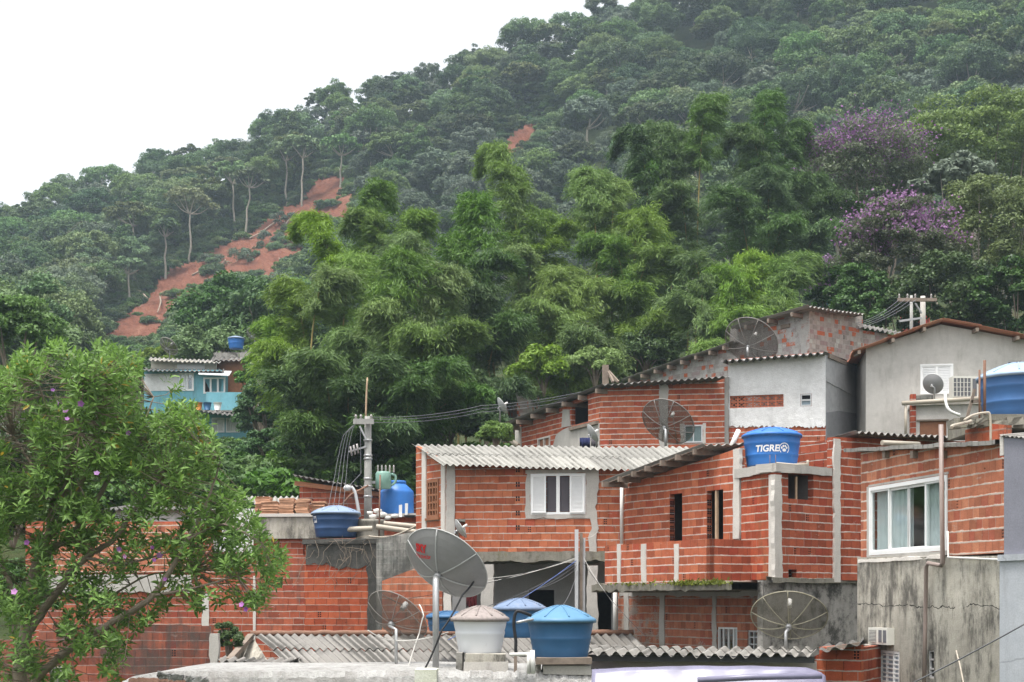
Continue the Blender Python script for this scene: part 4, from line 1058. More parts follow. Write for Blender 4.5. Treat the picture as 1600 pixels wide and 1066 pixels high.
# floor slab with moss, porch below
sill_lumps(A, WA, 744, 946, 862, .26, m_slabmoss, 'floor_slab', .12, 60, 2.2)
WP = Wall((640, 39.3), (980, 38.9))
zP = WP.z(800, 1040)
wl(A, WP, [(640, 850), (980, 850)], zP, [(826, 922, 866, 1010), (932, 924, 972, 1010), (706, 925, 728, 960)], m_porch, name='porch_wall')
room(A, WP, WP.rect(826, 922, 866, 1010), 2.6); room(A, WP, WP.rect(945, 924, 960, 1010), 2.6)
shell(A, WP, WP.u(640), WP.u(980), zP, WP.z(800, 850), 3, m_porch)
post(A, WA, 753, 772, 882, 1030, m_conc, 'porch_column', .12, .03); post(A, WA, 918, 934, 884, 1030, m_conc, 'porch_column', .12, .03); post(A, WA, 694, 706, 868, 1030, m_concpale, 'porch_column', .1, .02)
WLA = Wall((588, 38.6), (694, 37.3))
wl(A, WLA, [(588, 842), (640, 832), (694, 862)], WLA.z(640, 1040), [], m_blocks, name='wall')
wl(A, WLA, [(598, 908), (692, 872)], WLA.z(640, 1040), [], brick('brick_mossy_low', (.45,.15,.08), seed=12.3, dirt=.5, mortar=(.36,.3,.25), dirtcol=(.05,.05,.035)), d0=-.03, th=.03)
mb = MB(); r = WP.rect(868, 890, 930, 975); mb.wbox(WP, r[0], r[1], -.03, 0, r[2], r[3]); mb.build('door_leaf', m_porch, A)
mb = MB(); r = WP.rect(955, 928, 972, 1005); mb.wbox(WP, r[0], r[1], -.02, .02, r[2], r[3]); mb.build('door_leaf', m_side, A)

# ---- house B: angled wall with balcony and the tank tower
WB = Wall((976, 36.1), (1156, 31.9)); TD = (WB.t.x, WB.t.y)
B = thing('brick_house', 'brick house with balcony parapet, two narrow openings and a water tank tower', 'house', P(1080, 1040, 34))
zB = WB.z(1065, 905)
wl(B, WB, [(976, 758), (1156, 700)], zB, [(1046, 771.5, 1066, 846), (1104, 766, 1130, 846)], m_brickB)
mb = MB(); mb.tube([WB.at(974.5, 758, -.06), WB.at(974.5, 850, -.06)], .045, 8); mb.build('drain_pipe', m_pvcwhite, B)
post(B, WB, 1147, 1157, 702, 842, m_concpale, amp=.02)
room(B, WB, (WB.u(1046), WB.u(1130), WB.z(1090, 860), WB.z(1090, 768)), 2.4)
r = WB.rect(1104, 766, 1130, 846)
mb = MB(); mb.wbox(WB, r[0]+.30, r[0]+.36, .02, .08, r[2], r[3]); mb.build('timber_prop', m_woodpale, B)
r2 = WB.rect(1046, 771, 1066, 846); mb = MB(); mb.bar(WB.P(r2[0]+.2, .25, r2[3]-.9), WB.P(r2[1]-.1, .3, r2[2]), .04); mb.build('timber_prop', m_woodgrey, B)
# block ends at the left reveal of both openings: black cells paint their shaded hollows
for rr in (r, r2):
    mb = MB(); k = int((rr[3]-rr[2])/.2)
    for i in range(k):
        for a in (0, 1):
            for b in range(3): mb.wbox(WB, rr[0]+.002, rr[0]+.012, .02+a*.06, .06+a*.06, rr[2]+.2*i+.045+b*.05, rr[2]+.2*i+.08+b*.05)
    mb.build('hollow_shade_pattern', m_black, B)
# left frontal part next to house A is house A's wall; roof over B
FL = P(939, 754, 35.9); NL = P(1097, 694.5, 32.5); NR = P(1172, 691.5, 32.5)
corr(B, NL, NR, FL + (NR - NL) * 1.0, FL, m_roofN, rows=3, amp=.028)
mb = MB()
for i in range(7):
    t = .06 + i * .145; q = FL.lerp(NL, t) - Vector((0, 0, .10)); n3 = Vector((WB.n.x, WB.n.y, 0))
    mb2 = MB(); mb2.bar(q - n3 * (.02 + .12 * rnd.random()), q + n3 * 1.6, .07, .13); mb2.build('rafter', m_woodgrey, B)
mb.bar(FL - Vector((0,0,.055)) + n3*.05, NL - Vector((0,0,.055)) + n3*.05, .05, .025); mb.build('verge_board', m_woodgrey, B)
# balcony
d_b = 1.15
WBB = Wall(Vector((WB.A.x, WB.A.y)) - WB.n * d_b, Vector((WB.A.x, WB.A.y)) - WB.n * d_b + WB.t * WB.L)
uL, uR = WBB.u(945), WBB.u(1109)
zt = WBB.z(1040, 846); zb = WBB.z(1040, 912)
outer = [(uL, zt-.02), (uR, zt), (uR, zb), (uL, zb)]
mb = MB(); wall_poly(mb, WBB, outer, [], .12); par = mb.build('balcony_parapet', m_brickB, B)
mb = MB(); Wr = Wall(Vector(WBB.P(uR, .0, 0).xy), Vector(WBB.P(uR, d_b+.3, 0).xy)); wall_poly(mb, Wr, [(0, zt), (Wr.L, zt-.03), (Wr.L, zb), (0, zb)], [], .12); mb.build('balcony_parapet', m_brickT, B)
for x0, x1 in ((965, 970.5), (1002.5, 1010), (1054, 1061)): post(B, WBB, x0, x1, 850, 912, m_concpale, 'balcony_post', .02, .018)
mb = MB(); uS0 = WBB.u(930); uS1 = WBB.u(1150); k = 44; pr = None
for i in range(k+1):
    u = uS0 + (uS1-uS0)*i/k; a = -.10 + .09*mnoise.noise(Vector((u*2.5, 3, 1))); t = .16 + .07*mnoise.noise(Vector((u*3.5, 5, 1)))
    cur = [WBB.P(u, a, zb-t), WBB.P(u, a, zb+rnd.uniform(-.02, .03)), WBB.P(u, d_b+.2, zb+.0), WBB.P(u, d_b+.2, zb-t)]
    if pr:
        for q in range(4): mb.face([pr[q], cur[q], cur[(q+1)%4], pr[(q+1)%4]])
    pr = cur
mb.build('balcony_slab', m_slabmoss, B)
ps = []
for c, nn, sp_ in ((1095, 300, 14), (1070, 120, 12), (1125, 160, 10), (1000, 60, 25)):
    for i in range(nn):
        px = rnd.gauss(c, sp_); ps.append(WBB.P(WBB.u(px), -.06 - abs(rnd.gauss(0, .07)), zb + abs(rnd.gauss(0, .04)) - .03))
ps = np.array([tuple(p) for p in ps]); v, f = leaf_quads(ps, rand_dirs(len(ps)) + np.array([0,0,.6]), rand_dirs(len(ps)), RG.uniform(.06,.15,len(ps)), RG.uniform(.03,.06,len(ps)))
tag(npmesh('moss_foliage', v, f, l_moss, B), kind='stuff')
# tower
tT = Vector((WB.t.x, WB.t.y)); a0 = XY(1160, 31.8); c0 = XY(1211, 30.6); c1 = XY(1300, 31.9)
WT1 = Wall(a0, c0); WT2 = Wall(c0, c1); WT3 = Wall((1302, 31.9), (1524, 34.6))
zt1 = WT2.z(1250, 735); zT = WT2.z(1250, 906)
mossT = brick('brick_tower_damp', (.43,.095,.045), seed=14.2, dirt=.5, mortar=(.5,.45,.38), bw=.2, dirtcol=(.10,.085,.04))
wl(B, WT1, [(1158, 739), (1211, 733)], zT, [], mossT)
wl(B, WT2, [(1211, 732), (1300, 733)], zT, [(1231.5, 741, 1271, 780.5), (1232, 890, 1245, 904)], m_brickT)
r = WT2.rect(1231, 741, 1271, 781); room(B, WT2, r, 1.0, None, .02); mb = MB(); mb.wbox(WT2, r[0]+.33, r[0]+.365, .03, .07, r[2], r[2]+.5); mb.build('timber_prop', m_woodpale, B)
mb = MB(); ragged_strip(mb, WT2, WT2.u(1208), WT2.u(1219), zT-.02, WT2.z(1213, 742), .05, .05, .035); mb.build('column', m_concpale, B)
mb = MB(); ragged_strip(mb, WT1, WT1.u(1204), WT1.u(1211.5), zT-.02, WT1.z(1208, 742), .05, .05, .012); mb.build('column', m_concpale, B)
mb = MB(); ragged_strip(mb, WT1, WT1.u(1151), WT1.u(1211.5), WT1.z(1180, 743), WT1.z(1180, 729), .06, .5, .02, horizontal=True); ragged_strip(mb, WT2, WT2.u(1209), WT2.u(1297), WT2.z(1250, 740), WT2.z(1250, 727.5), .06, .5, .015, horizontal=True)
zd = WT2.z(1250, 727.5); pl = [WT1.P(WT1.u(1153), -.04, zd-.04), WT2.P(0, -.05, zd-.01), WT2.P(WT2.L, -.05, zd-.01), WT2.P(WT2.L, 2.0, zd-.01), WT1.P(WT1.u(1153), 1.8, zd-.04)]
mb.face(pl); mb.build('tank_deck', m_conc, B)
post(B, WT3, 1301, 1311, 686, 910, m_concpale, amp=.04, proud=.05)
wl(B, WT3, [(1300, 683), (1512, 690)], zT, [], m_brickT)
# bits behind the tank
Wb2 = Wall((1238, 34.0), (1284, 33.2)); wl(B, Wb2, [(1238, 707), (1284, 698)], Wb2.z(1260, 760), [(1277, 702, 1281.5, 729)], m_brickT)
Wb4 = Wall((1160, 33.4), (1262, 33.2)); wl(B, Wb4, [(1160, 702), (1262, 700)], Wb4.z(1200, 760), [], mossT)
corr(B, P(1337, 675.5, 31.7), P(1512, 682, 33.4), P(1470, 691, 36.6), P(1290, 688, 35.2), m_roofN, rows=2, amp=.035, pitch=.2)
mb = MB(); mb.bar(P(1343, 679.5, 32.0), P(1505, 686, 33.6), .06, .05); mb.build('roof_batten', m_woodgrey, B)
mb = MB(); mb.tube([P(1378, 692, 31.9), P(1436, 694.5, 32.4)], .06, 8); mb.build('roof_pipe', m_pvcbeige, B)
shell(B, WT3, .3, WT3.L - .2, zT, WT3.z(1400, 692), 3.0, m_brickT)
# the mouldy lower storey under the tower and the recessed lower wall
WQ = Wall(c0 + WT2.n*.05 - WT2.t * .45, c1 + WT2.t * 1.7); zq = WQ.z(1260, 1100)
sill_lumps(B, WT2, 1203, 1345, 904, .10, m_slabmoss, 'ledge', .07, 30, .1)
wl(B, WQ, [(1192, 907), (1350, 910)], zq, [], m_concdark)
WL = Wall((966, 36.2), (1200, 31.5)); zl = WL.z(1080, 1110)
wl(B, WL, [(966, 905), (1196, 905)], zl, [(1120.5, 980, 1152, 1019), (1168, 985, 1184, 1018)], m_brickL)
for x0, x1, tp in ((975.5, 983, 926), (1031, 1038.5, 930), (1113, 1120, 926), (1195, 1200, 926), (1184, 1188, 965)): post(B, WL, x0, x1, tp, 1040, m_conc, 'column', .02, .03)
beam(B, WL, 968, 1196, 915, 932, m_conc, 'beam', .015, .05)
mb = MB(); mb.tube([WL.at(971, 905, -.2), WL.at(971, 1000, -.2)], .055, 8); mb.build('drain_pipe', m_pvcwhite, B)
r = WL.rect(1120.5, 980, 1152, 1019); mb = MB(); frame_boxes(mb, WL, r, .045, .03, .08, 4, 1, .035); wn = mb.build('barred_window', m_whitepaint, B); pane(wn, WL, r[0]+.04, r[1]-.04, r[2]+.04, r[3]-.04, .12, m_glass); curtain(wn, WL, r[0]+.75*(r[1]-r[0]), r[1]-.03, r[2]+.04, r[3]-.04, .10, m_curtain, 2)
r = WL.rect(1168, 985, 1184, 1018); mb = MB(); frame_boxes(mb, WL, r, .04, .03, .08, 2, 3, .03); wn = mb.build('barred_window', m_alu, B); pane(wn, WL, r[0]+.04, r[1]-.04, r[2]+.04, r[3]-.04, .12, m_glass)
shell(B, WL, .2, WL.L - .2, zl, zB - .25, 2.2, m_brickL, right=False)

# ---- house C: brick over stained concrete, large sliding window
WC = Wall((1345, 27.6), (1573, 22.6)); zc = WC.z(1460, 870)
C_ = thing('brick_house', 'pale brick house with a large four-pane white window above a stained wall', 'house', P(1460, 1100, 25))
wl(C_, WC, [(1345, 707), (1573, 693)], zc, [(1359, 752, 1481, 864)], m_brickC)
r = WC.rect(1359, 752, 1481, 864); mb = MB(); frame_boxes(mb, WC, r, .07, -.02, .07); win = mb.build('sliding_window', m_whitepaint, C_)
wd = r[1]-r[0]
for i, (a, b, d) in enumerate(((.0, .26, .0), (.245, .515, .03), (.49, .76, .03), (.735, 1.0, .0))):
    q = (r[0]+.05+(wd-.1)*a, r[0]+.05+(wd-.1)*b, r[2]+.05, r[3]-.06); mb = MB(); frame_boxes(mb, WC, q, .045 if i in (0, 3) else .06, d, d+.03); s_ = mb.build('sash', m_whitepaint, win)
    pane(s_, WC, q[0]+.04, q[1]-.04, q[2]+.04, q[3]-.04, d+.012, GLZ if 'GLZ' in globals() else m_glass, 'pane')
curtain(win, WC, r[0]+.05, r[0]+wd*.5, r[2]+.05, r[3]-.05, .13, m_curtain, 9); curtain(win, WC, r[0]+wd*.64, r[1]-.05, r[2]+.05, r[3]-.05, .13, m_curtain, 6)
pane(win, WC, r[0]+.02, r[1]-.02, r[2]+.02, r[3]-.02, .35, m_black, 'room_shade_sheet')  # black sheet standing in for the unlit room behind the curtains
mb = MB(); ragged_strip(mb, WC, r[0]-.1, r[0]-.004, r[2]-.02, r[3]+.02, .015, .03, .02); ragged_strip(mb, WC, r[0]-.06, r[1]+.05, r[2]-.09, r[2]-.004, .03, .03, .03, horizontal=True); mb.build('window_surround', m_conc, C_)
mb = MB(); mb.wbox(WC, r[0]-.03, r[1]+.03, -.012, .05, r[3]+.012, r[3]+.05); mb.build('lintel', m_conc, C_)
mb = MB(); a = WC.u(1330); b = WC.u(1566)
pr = None
for i in range(31):
    u = a+(b-a)*i/30; z = WC.z(1330, 703) * (1-i/30) + WC.z(1566, 690) * i/30 + rnd.uniform(-.012, .012); o_ = -.14 + rnd.uniform(-.03, .03)
    cur = [WC.P(u, o_, z-.05), WC.P(u, o_, z+.02), WC.P(u, 3.5, z+.1), WC.P(u, 3.5, z+.05)]
    if pr:
        for q in range(4): mb.face([pr[q], cur[q], cur[(q+1)%4], pr[(q+1)%4]])
    pr = cur
mb.build('roof', m_roofN, C_)
for px in (1388, 1432, 1478):
    mb = MB(); z = WC.z(px, 710); u = WC.u(px); mb.wbox(WC, u-.05, u+.05, -.1, .5, z-.07, z+.06); mb.build('rafter', m_woodgrey, C_)
outer = [WC.uz(1344, 872), WC.uz(1400, 871.5), WC.uz(1470, 871), WC.uz(1575, 870)]; zf = zc - 4.2
outer = [(u, z + rnd.uniform(-.02, .02)) for u, z in outer]
mb = MB(); wall_poly(mb, WC, outer + [(outer[-1][0], zf), (outer[0][0], zf)], [WC.rect(1378, 1017, 1410, 1100), WC.rect(1455, 1016, 1464, 1060)], .2, 0, -.06); mb.build('lower_wall', m_stain, C_)
r = WC.rect(1372, 981, 1402, 1007); AW = thing('air_conditioner', 'white box air conditioner sticking out of the stained concrete wall', 'air conditioner', WC.P(r[0], -.2, r[2]))
mb = MB(); mb.wbox(WC, r[0], r[1], -.20, .0, r[2], r[3]); mb.build('casing', m_ac, AW)
mb = MB(); mb.wbox(WC, r[0]+.04, r[0]+.42*(r[1]-r[0]), -.206, -.18, r[2]+.04, r[3]-.04); mb.wbox(WC, r[0]+.55*(r[1]-r[0]), r[1]-.04, -.206, -.18, r[2]+.04, r[3]-.04); mb.build('grille_recess', m_acgrille, AW)
mb = MB()
for k in range(9): z = r[2]+.05+(r[3]-r[2]-.1)*k/8; mb.wbox(WC, r[0]+.04, r[0]+.42*(r[1]-r[0]), -.214, -.207, z-.006, z+.006)
for k in range(1, 2): u = r[0]+(.55+.22)*(r[1]-r[0]); mb.wbox(WC, u-.015, u+.015, -.214, -.207, r[2]+.04, r[3]-.04)
mb.build('grille', m_ac, AW)
mb = MB(); mb.wbox(WC, r[0]-.18, r[0]+.12, -.34, -.06, r[2]-.05, r[2]-.01); mb.build('bracket', m_concpale, AW)
r = WC.rect(1378, 1017, 1410, 1100); mb = MB(); frame_boxes(mb, WC, r, .05, -.05, .02, 3, 12, .025); wn = mb.build('glazed_door', m_whitepaint, C_); pane(wn, WC, r[0]+.03, r[1]-.03, r[2]+.03, r[3]-.03, .0, plain('frosted_blue_glass', (.36,.42,.5), .25, .5, var=.2))
r = WC.rect(1455, 1016, 1464, 1060); mb = MB(); frame_boxes(mb, WC, r, .03, -.04, .0, 1, 3, .03); wn = mb.build('small_window', m_alu, C_); pane(wn, WC, r[0]+.02, r[1]-.02, r[2]+.02, r[3]-.02, .02, m_black)
shell(C_, WC, .2, WC.L - .1, zf, WC.z(1460, 700) - .05, 3.4, m_brickC)
sill_lumps(C_, WC, 1347, 1482, 871, .06, m_concpale, 'ledge', .10, 30, .05)
mb = MB(); u = WC.u(1487); zt_ = WC.z(1487, 664)
pth = [WC.P(WC.u(1487), -.2, zt_), WC.P(WC.u(1487), -.17, WC.z(1487, 880)), WC.P(WC.u(1485), -.17, WC.z(1487, 884)), WC.P(WC.u(1464), -.17, WC.z(1464, 880)), WC.P(WC.u(1461), -.17, WC.z(1462, 886)), WC.P(WC.u(1459.5), -.17, WC.z(1460, 980)), WC.P(WC.u(1457), -.17, WC.z(1457, 1110))]
mb.tube(pth[:3], .040, 10); mb.tube(pth[2:], .036, 10); mb.build('drain_pipe', m_pvcbrown, C_)
mb = MB(); mb.tube([WC.P(WC.u(1489), -.1, WC.z(1489, 830)), WC.P(WC.u(1490), -.1, WC.z(1490, 871)), WC.P(WC.u(1600), -.1, WC.z(1600, 876))], .018, 6); mb.build('conduit', m_pvcwhite, C_)
# rough brick upstand carrying the big tank
WU = Wall((1508, 26.0), (1572, 25.2)); wl(C_, WU, [(1508, 672), (1546, 662), (1572, 664)], WU.z(1540, 715), [], brick('brick_upstand', (.45,.12,.06), seed=15.5, dirt=.5, mortar=(.3,.22,.18), course=.5, bw=.12, mw=(.01,.03)), ragged=.02)
mb = MB()
for k in range(16):
    px = 1496 + k*6 + rnd.uniform(-2, 2); q = P(px, 664 - rnd.uniform(0, 8), 25.6); s_ = rnd.uniform(.05, .12); mb.box(q.x-s_, q.x+s_, q.y-.1, q.y+.3, q.z-.08, q.z+rnd.uniform(0, .06), 0, .03)
mb.build('mortar_rubble', m_slabmoss, C_)
mb = MB(); pc = P(1590, 658, 26.6); mb.box(pc.x-1.0, pc.x+1.2, pc.y-1.0, pc.y+1.0, pc.z-.25, pc.z); mb.build('tank_deck', m_slabmoss, C_)

# ---- house D: slate upper, pale lower, at the right edge
WD = Wall((1572, 22.5), (1660, 21.3)); D = thing('painted_house', 'narrow slate-grey wall over a pale blue-grey lower wall at the right edge', 'house', P(1610, 1100, 22))
wl(D, WD, [(1572, 684), (1660, 686)], WD.z(1600, 866), [], m_slate, d0=-.04)
wl(D, WD, [(1570, 870), (1660, 874)], WD.z(1600, 1200), [], m_paleblue, d0=-.1, th=.2)
mb = MB(); mb.wbox(WD, WD.u(1570), WD.u(1660), -.14, .1, WD.z(1600, 876), WD.z(1600, 866)); mb.build('ledge', m_paleblue, D)
mb = MB(); mb.wbox(WD, WD.u(1567), WD.u(1572), -.06, .3, WD.z(1570, 712), WD.z(1570, 682)); mb.build('wall_end', m_concpale, D)
corr(D, WD.P(WD.u(1568), -.1, WD.z(1568, 681)), WD.P(WD.u(1660), -.1, WD.z(1660, 684)), WD.P(WD.u(1660), 2.5, WD.z(1660, 684)+.3), WD.P(WD.u(1568), 2.5, WD.z(1568, 681)+.3), m_roofL, rows=1, amp=.012, pitch=.1)
shell(D, WD, .1, WD.L, WD.z(1600, 1200), WD.z(1600, 690), 3, m_slate)

# ---- house E: grey gable
WE = Wall((1353, 48.0), (1640, 47.2)); E = thing('gabled_house', 'pale grey gabled house with a low terracotta roof and louvred white window', 'house', P(1480, 700, 49))
zE = WE.z(1450, 800)
wl(E, WE, [(1353, 545), (1470, 507), (1640, 538)], zE, [(1438, 569, 1489.5, 616), (1573.5, 564, 1596, 580)], m_houseE)
shell(E, WE, 0, WE.L, zE, WE.z(1353, 545) - .1, 6, m_houseE)
apF = WE.P(WE.u(1470), -.45, WE.z(1470, 502)); apB = WE.P(WE.u(1470), 6, WE.z(1470, 502)); lF = WE.P(WE.u(1331), -.45, WE.z(1331, 551)); lB = WE.P(WE.u(1331), 6, WE.z(1331, 551)); rF = WE.P(WE.u(1650), -.45, WE.z(1650, 538)); rB = WE.P(WE.u(1650), 6, WE.z(1650, 538))
corr(E, lF, lB, apB, apF, m_tileroof, rows=3, amp=.025, pitch=.22); corr(E, rB, rF, apF, apB, m_tileroof, rows=3, amp=.025, pitch=.22)
for t, sd in ((.2, 0), (.55, 0), (.93, 0), (.3, 1), (.65, 1)):
    p = apF.lerp(lF if not sd else rF, t) - Vector((0, 0, .13)); mb = MB(); mb.bar(p + Vector((0, .02, 0)), p + Vector((0, .6, 0)), .1, .12); mb.build('rafter', m_woodgrey, E)
r = WE.rect(1438, 569, 1489.5, 616); mb = MB(); frame_boxes(mb, WE, r, .05, -.02, .06); wn = mb.build('louvred_window', m_whitepaint, E); c = (r[0]+r[1])/2
louvres(wn, WE, r[0]+.05, c, r[2]+.05, r[3]-.05, .0, 15, m_whitepaint, 'louvre_panel'); louvres(wn, WE, c, r[1]-.05, r[2]+.05, r[3]-.05, .0, 15, m_whitepaint, 'louvre_panel')
r = WE.rect(1573.5, 564, 1596, 580); mb = MB(); frame_boxes(mb, WE, r, .04, .02, .07, 1, 3, .04); wn = mb.build('louvred_window', m_alu, E); pane(wn, WE, r[0]+.03, r[1]-.03, r[2]+.03, r[3]-.03, .1, m_black)
WE2 = Wall((1424, 46.6), (1536, 46.2)); z2 = WE2.z(1480, 720); zt2 = WE2.z(1480, 632)
wl(E, WE2, [(1424, 634), (1536, 632)], z2, [(1437, 658, 1479, 700)], m_houseE, name='terrace_wall')
mb = MB(); r = WE2.rect(1437, 658, 1479, 700); mb.wbox(WE2, r[0], r[1], .05, .1, r[2], r[3]); mb.build('door_panel', m_woodbrown, E)
mb = MB(); mb.wbox(WE2, r[0]-.1, r[1]+.06, -.05, .02, r[3], r[3]+.05); mb.build('lintel', m_woodgrey, E)
mb = MB(); mb.wbox(WE2, WE2.u(1422.5), WE2.u(1431), -.05, .3, z2, WE2.z(1426, 616)); mb.build('pillar', m_brickT, E)
mb = MB(); mb.wbox(WE2, WE2.u(1431), WE2.u(1458), -.02, .1, zt2, WE2.z(1440, 618)); mb.build('terrace_upstand', m_blocks, E)
mb = MB(); pp = [WE2.at(1408, 632, -.25), WE2.at(1537, 624, -.25)]; mb.tube(pp, .075, 10); mb.tube([WE2.at(1414, 632, -.25), WE2.at(1414, 690, -.25)], .045, 8); mb.build('gutter_pipe', m_pvcbeige, E)
mb = MB(); mb.wbox(WE2, WE2.u(1424), WE2.u(1540), -.1, 1.4, WE2.z(1480, 633), WE2.z(1480, 629)); mb.build('terrace_slab', m_conc, E)

# ---- house F: white plastered box
WF = Wall((1138, 48.0), (1290, 47.2)); WF2 = Wall((1290, 47.2), (1354, 52.5)); Fh = thing('plastered_house', 'small white plastered house with a brick lattice vent and a dark corrugated roof', 'house', P(1220, 760, 49))
zF = WF.z(1210, 760)
wl(Fh, WF, [(1138, 562), (1290, 550)], zF, [(1141, 618, 1224, 636.5), (1251, 616, 1268, 634.5)], m_brickG)
# the white coat ends in a ragged line above the bare brick
top = [WF.uz(1138, 563), WF.uz(1290, 551)]; n = 60; e = []
for i in range(n+1):
    px = 1290 - (1290-1138)*i/n; e.append((WF.u(px), WF.z(px, 667 + rnd.uniform(-2.5, 2.5) + 3*mnoise.noise(Vector((px*.08, 0, 0))))))
mb = MB(); wall_poly(mb, WF, top + e, [WF.rect(1140.6, 617.6, 1224.4, 637), WF.rect(1250.5, 615.5, 1268.5, 635)], .028, 0, -.03); mb.build('plaster_coat', m_white, Fh)
wl(Fh, WF2, [(1290, 552), (1354, 580)], zF, [], m_side)
for x0, x1, y in ((1290.5, 1335, 602),): beam(Fh, WF2, x0, x1, y, y+6, m_side, 'beam', .03, .02)
mb = MB(); wall_poly(mb, WF2, [WF2.uz(1290.5, 645), WF2.uz(1310, 642), WF2.uz(1335, 646), WF2.uz(1353, 643), WF2.uz(1353, 700), WF2.uz(1290.5, 700)], [], .02, 0, -.02); mb.build('bare_render', plaster('bare_grey_render', (.2,.2,.21), (.3,.3,.31), .2, .3, (.12,.12,.13), seed=41, bump=.02), Fh)
r = WF.rect(1141, 618, 1224, 636.5); mb = MB(); nb = 7; s_ = (r[1]-r[0])/nb; h = (r[3]-r[2])/2
for i in range(nb):
    for k in range(2):
        cu, cz = r[0]+s_*(i+.5), r[2]+h*(k+.5)
        frame_boxes(mb, WF, (cu-s_/2+.003, cu+s_/2-.003, cz-h/2+.003, cz+h/2-.003), .025, .01, .09)
        for q in range(10):
            a0_, a1_ = q*.628, (q+1)*.628; ra, rb = s_*.30, h*.30
            mb.face([WF.P(cu+ra*math.cos(a0_), .02, cz+rb*math.sin(a0_)), WF.P(cu+ra*math.cos(a1_), .02, cz+rb*math.sin(a1_)), WF.P(cu+ra*.6*math.cos(a1_), .02, cz+rb*.6*math.sin(a1_)), WF.P(cu+ra*.6*math.cos(a0_), .02, cz+rb*.6*math.sin(a0_))])
        mb.wbox(WF, cu-s_*.42, cu-s_*.27, .03, .08, cz-.02, cz+.02); mb.wbox(WF, cu+s_*.27, cu+s_*.42, .03, .08, cz-.02, cz+.02)
mb.build('lattice_vent', plain('lattice_clay', (.50,.17,.10), .9, .2, var=.3), Fh)
r = WF.rect(1251, 616, 1268, 634.5); mb = MB(); frame_boxes(mb, WF, r, .04, -.03, .06, 1, 2, .05); wn = mb.build('small_window', m_alu, Fh); pane(wn, WF, r[0]+.03, r[1]-.03, r[2]+.03, (r[2]+r[3])/2-.02, .03, plain('pale_glass', (.25,.32,.36), .2, .5, var=.2)); pane(wn, WF, r[0]+.03, r[1]-.03, (r[2]+r[3])/2+.02, r[3]-.03, .06, m_black)
corr(Fh, P(1123, 564, 47.6), P(1289, 551, 46.8), P(1357, 580, 53), P(1190, 592, 53.8), m_roofF, rows=3, amp=.05, pitch=.24)
mb = MB(); mb.bar(P(1295, 556, 47.4), P(1350, 581, 52.6), .06, .14); mb.build('verge_board', m_woodgrey, Fh)
post(Fh, WF, 1124, 1139, 590, 700, plaster('dark_concrete_post', (.2,.19,.17), (.34,.32,.3), .5, .35, seed=31), 'corner_post', .12, .03)
shell(Fh, WF, 0, WF.L, zF, WF.z(1210, 565), 5.2, m_side, right=False)

# ---- house G: upper brick house with raking roof
WG = Wall((938, 48.5), (1132, 47.9)); WG2 = Wall((812, 54.6), (938, 48.5)); G = thing('brick_house', 'upper brick house with a raking roof, wire dish and dark unglazed opening', 'house', P(980, 760, 50))
zG = WG.z(1030, 760)
wl(G, WG, [(938, 603), (1132, 590)], zG, [(1069, 664, 1098, 692)], m_brickG)
wl(G, WG2, [(812, 664), (938, 607)], zG, [(893, 628, 919, 662), (841, 683, 860, 700)], m_brickG)
post(G, WG, 1030, 1044, 598, 700, m_conc, amp=.05); post(G, WG2, 806, 815, 668, 700, m_concpale)
n = 30; e = [WG2.uz(864, 703)] + [(WG2.u(px), WG2.z(px, y + rnd.uniform(-1.5, 1.5))) for px, y in [(866,692),(870,680),(880,672),(890,667),(900,666),(912,666),(919,664),(928,663),(937,662)]] + [WG2.uz(937, 703)]
mb = MB(); wall_poly(mb, WG2, e, [], .03, 0, -.03); mb.build('cement_patch', m_conc, G)
mb = MB(); wall_poly(mb, WG2, [WG2.uz(880, 640), WG2.uz(890, 640), WG2.uz(892, 666), WG2.uz(878, 668)], [], .03, 0, -.025); mb.build('cement_patch', m_conc, G)
room(G, WG2, WG2.rect(895, 630, 917, 662), 2.0)
r = WG.rect(1069, 664, 1098, 692); mb = MB(); frame_boxes(mb, WG, r, .05, -.02, .06, 2, 1, .04); wn = mb.build('window', m_alu, G); pane(wn, WG, r[0]+.04, r[1]-.04, r[2]+.04, r[3]-.04, .03, plain('greenish_glass', (.13,.19,.19), .15, .5, var=.3))
mb = MB(); ragged_strip(mb, WG, r[0]-.14, r[0]-.004, r[2]-.02, r[3]+.05, .015, .03, .04); ragged_strip(mb, WG, r[1]+.004, r[1]+.1, r[2]-.02, r[3]+.05, .015, .03, .03); mb.build('window_surround', m_concpale, G)
r = WG2.rect(841, 683, 860, 700); mb = MB(); frame_boxes(mb, WG2, r, .06, -.04, .06, 2, 1, .05); wn = mb.build('window', m_concpale, G); pane(wn, WG2, r[0]+.05, r[1]-.05, r[2]+.04, r[3]-.04, .04, m_woodbrown)
gFL = P(780, 665, 54.6); gNL = P(940, 601, 48.0); gNR = P(1140, 588, 47.3)
corr(G, gNL, gNR, gFL + (gNR-gNL), gFL, m_roofF, rows=4, amp=.035, pitch=.22)
for i in range(7):
    q = gFL.lerp(gNL, .05 + .15*i) - Vector((0,0,.14)); n3 = Vector((WG2.n.x, WG2.n.y, 0)); mb = MB(); mb.bar(q - n3*.05*rnd.random(), q + n3*1.8, .09, .16); mb.build('rafter', m_woodgrey, G)
mb = MB(); mb.tube([P(775, 672, 54.5), P(784, 678, 54), P(810, 697, 53.4)], .1, 8); mb.build('drain_pipe', m_pvcbeige, G)
shell(G, WG, 0, WG.L, zG, WG.z(1030, 610), 6, m_brickG, left=False)
mb = MB(); mb.wbox(WG2, WG2.u(893), WG2.u(936), -.12, .05, WG2.z(915, 668), WG2.z(915, 663)); mb.build('ledge', m_woodgrey, G)

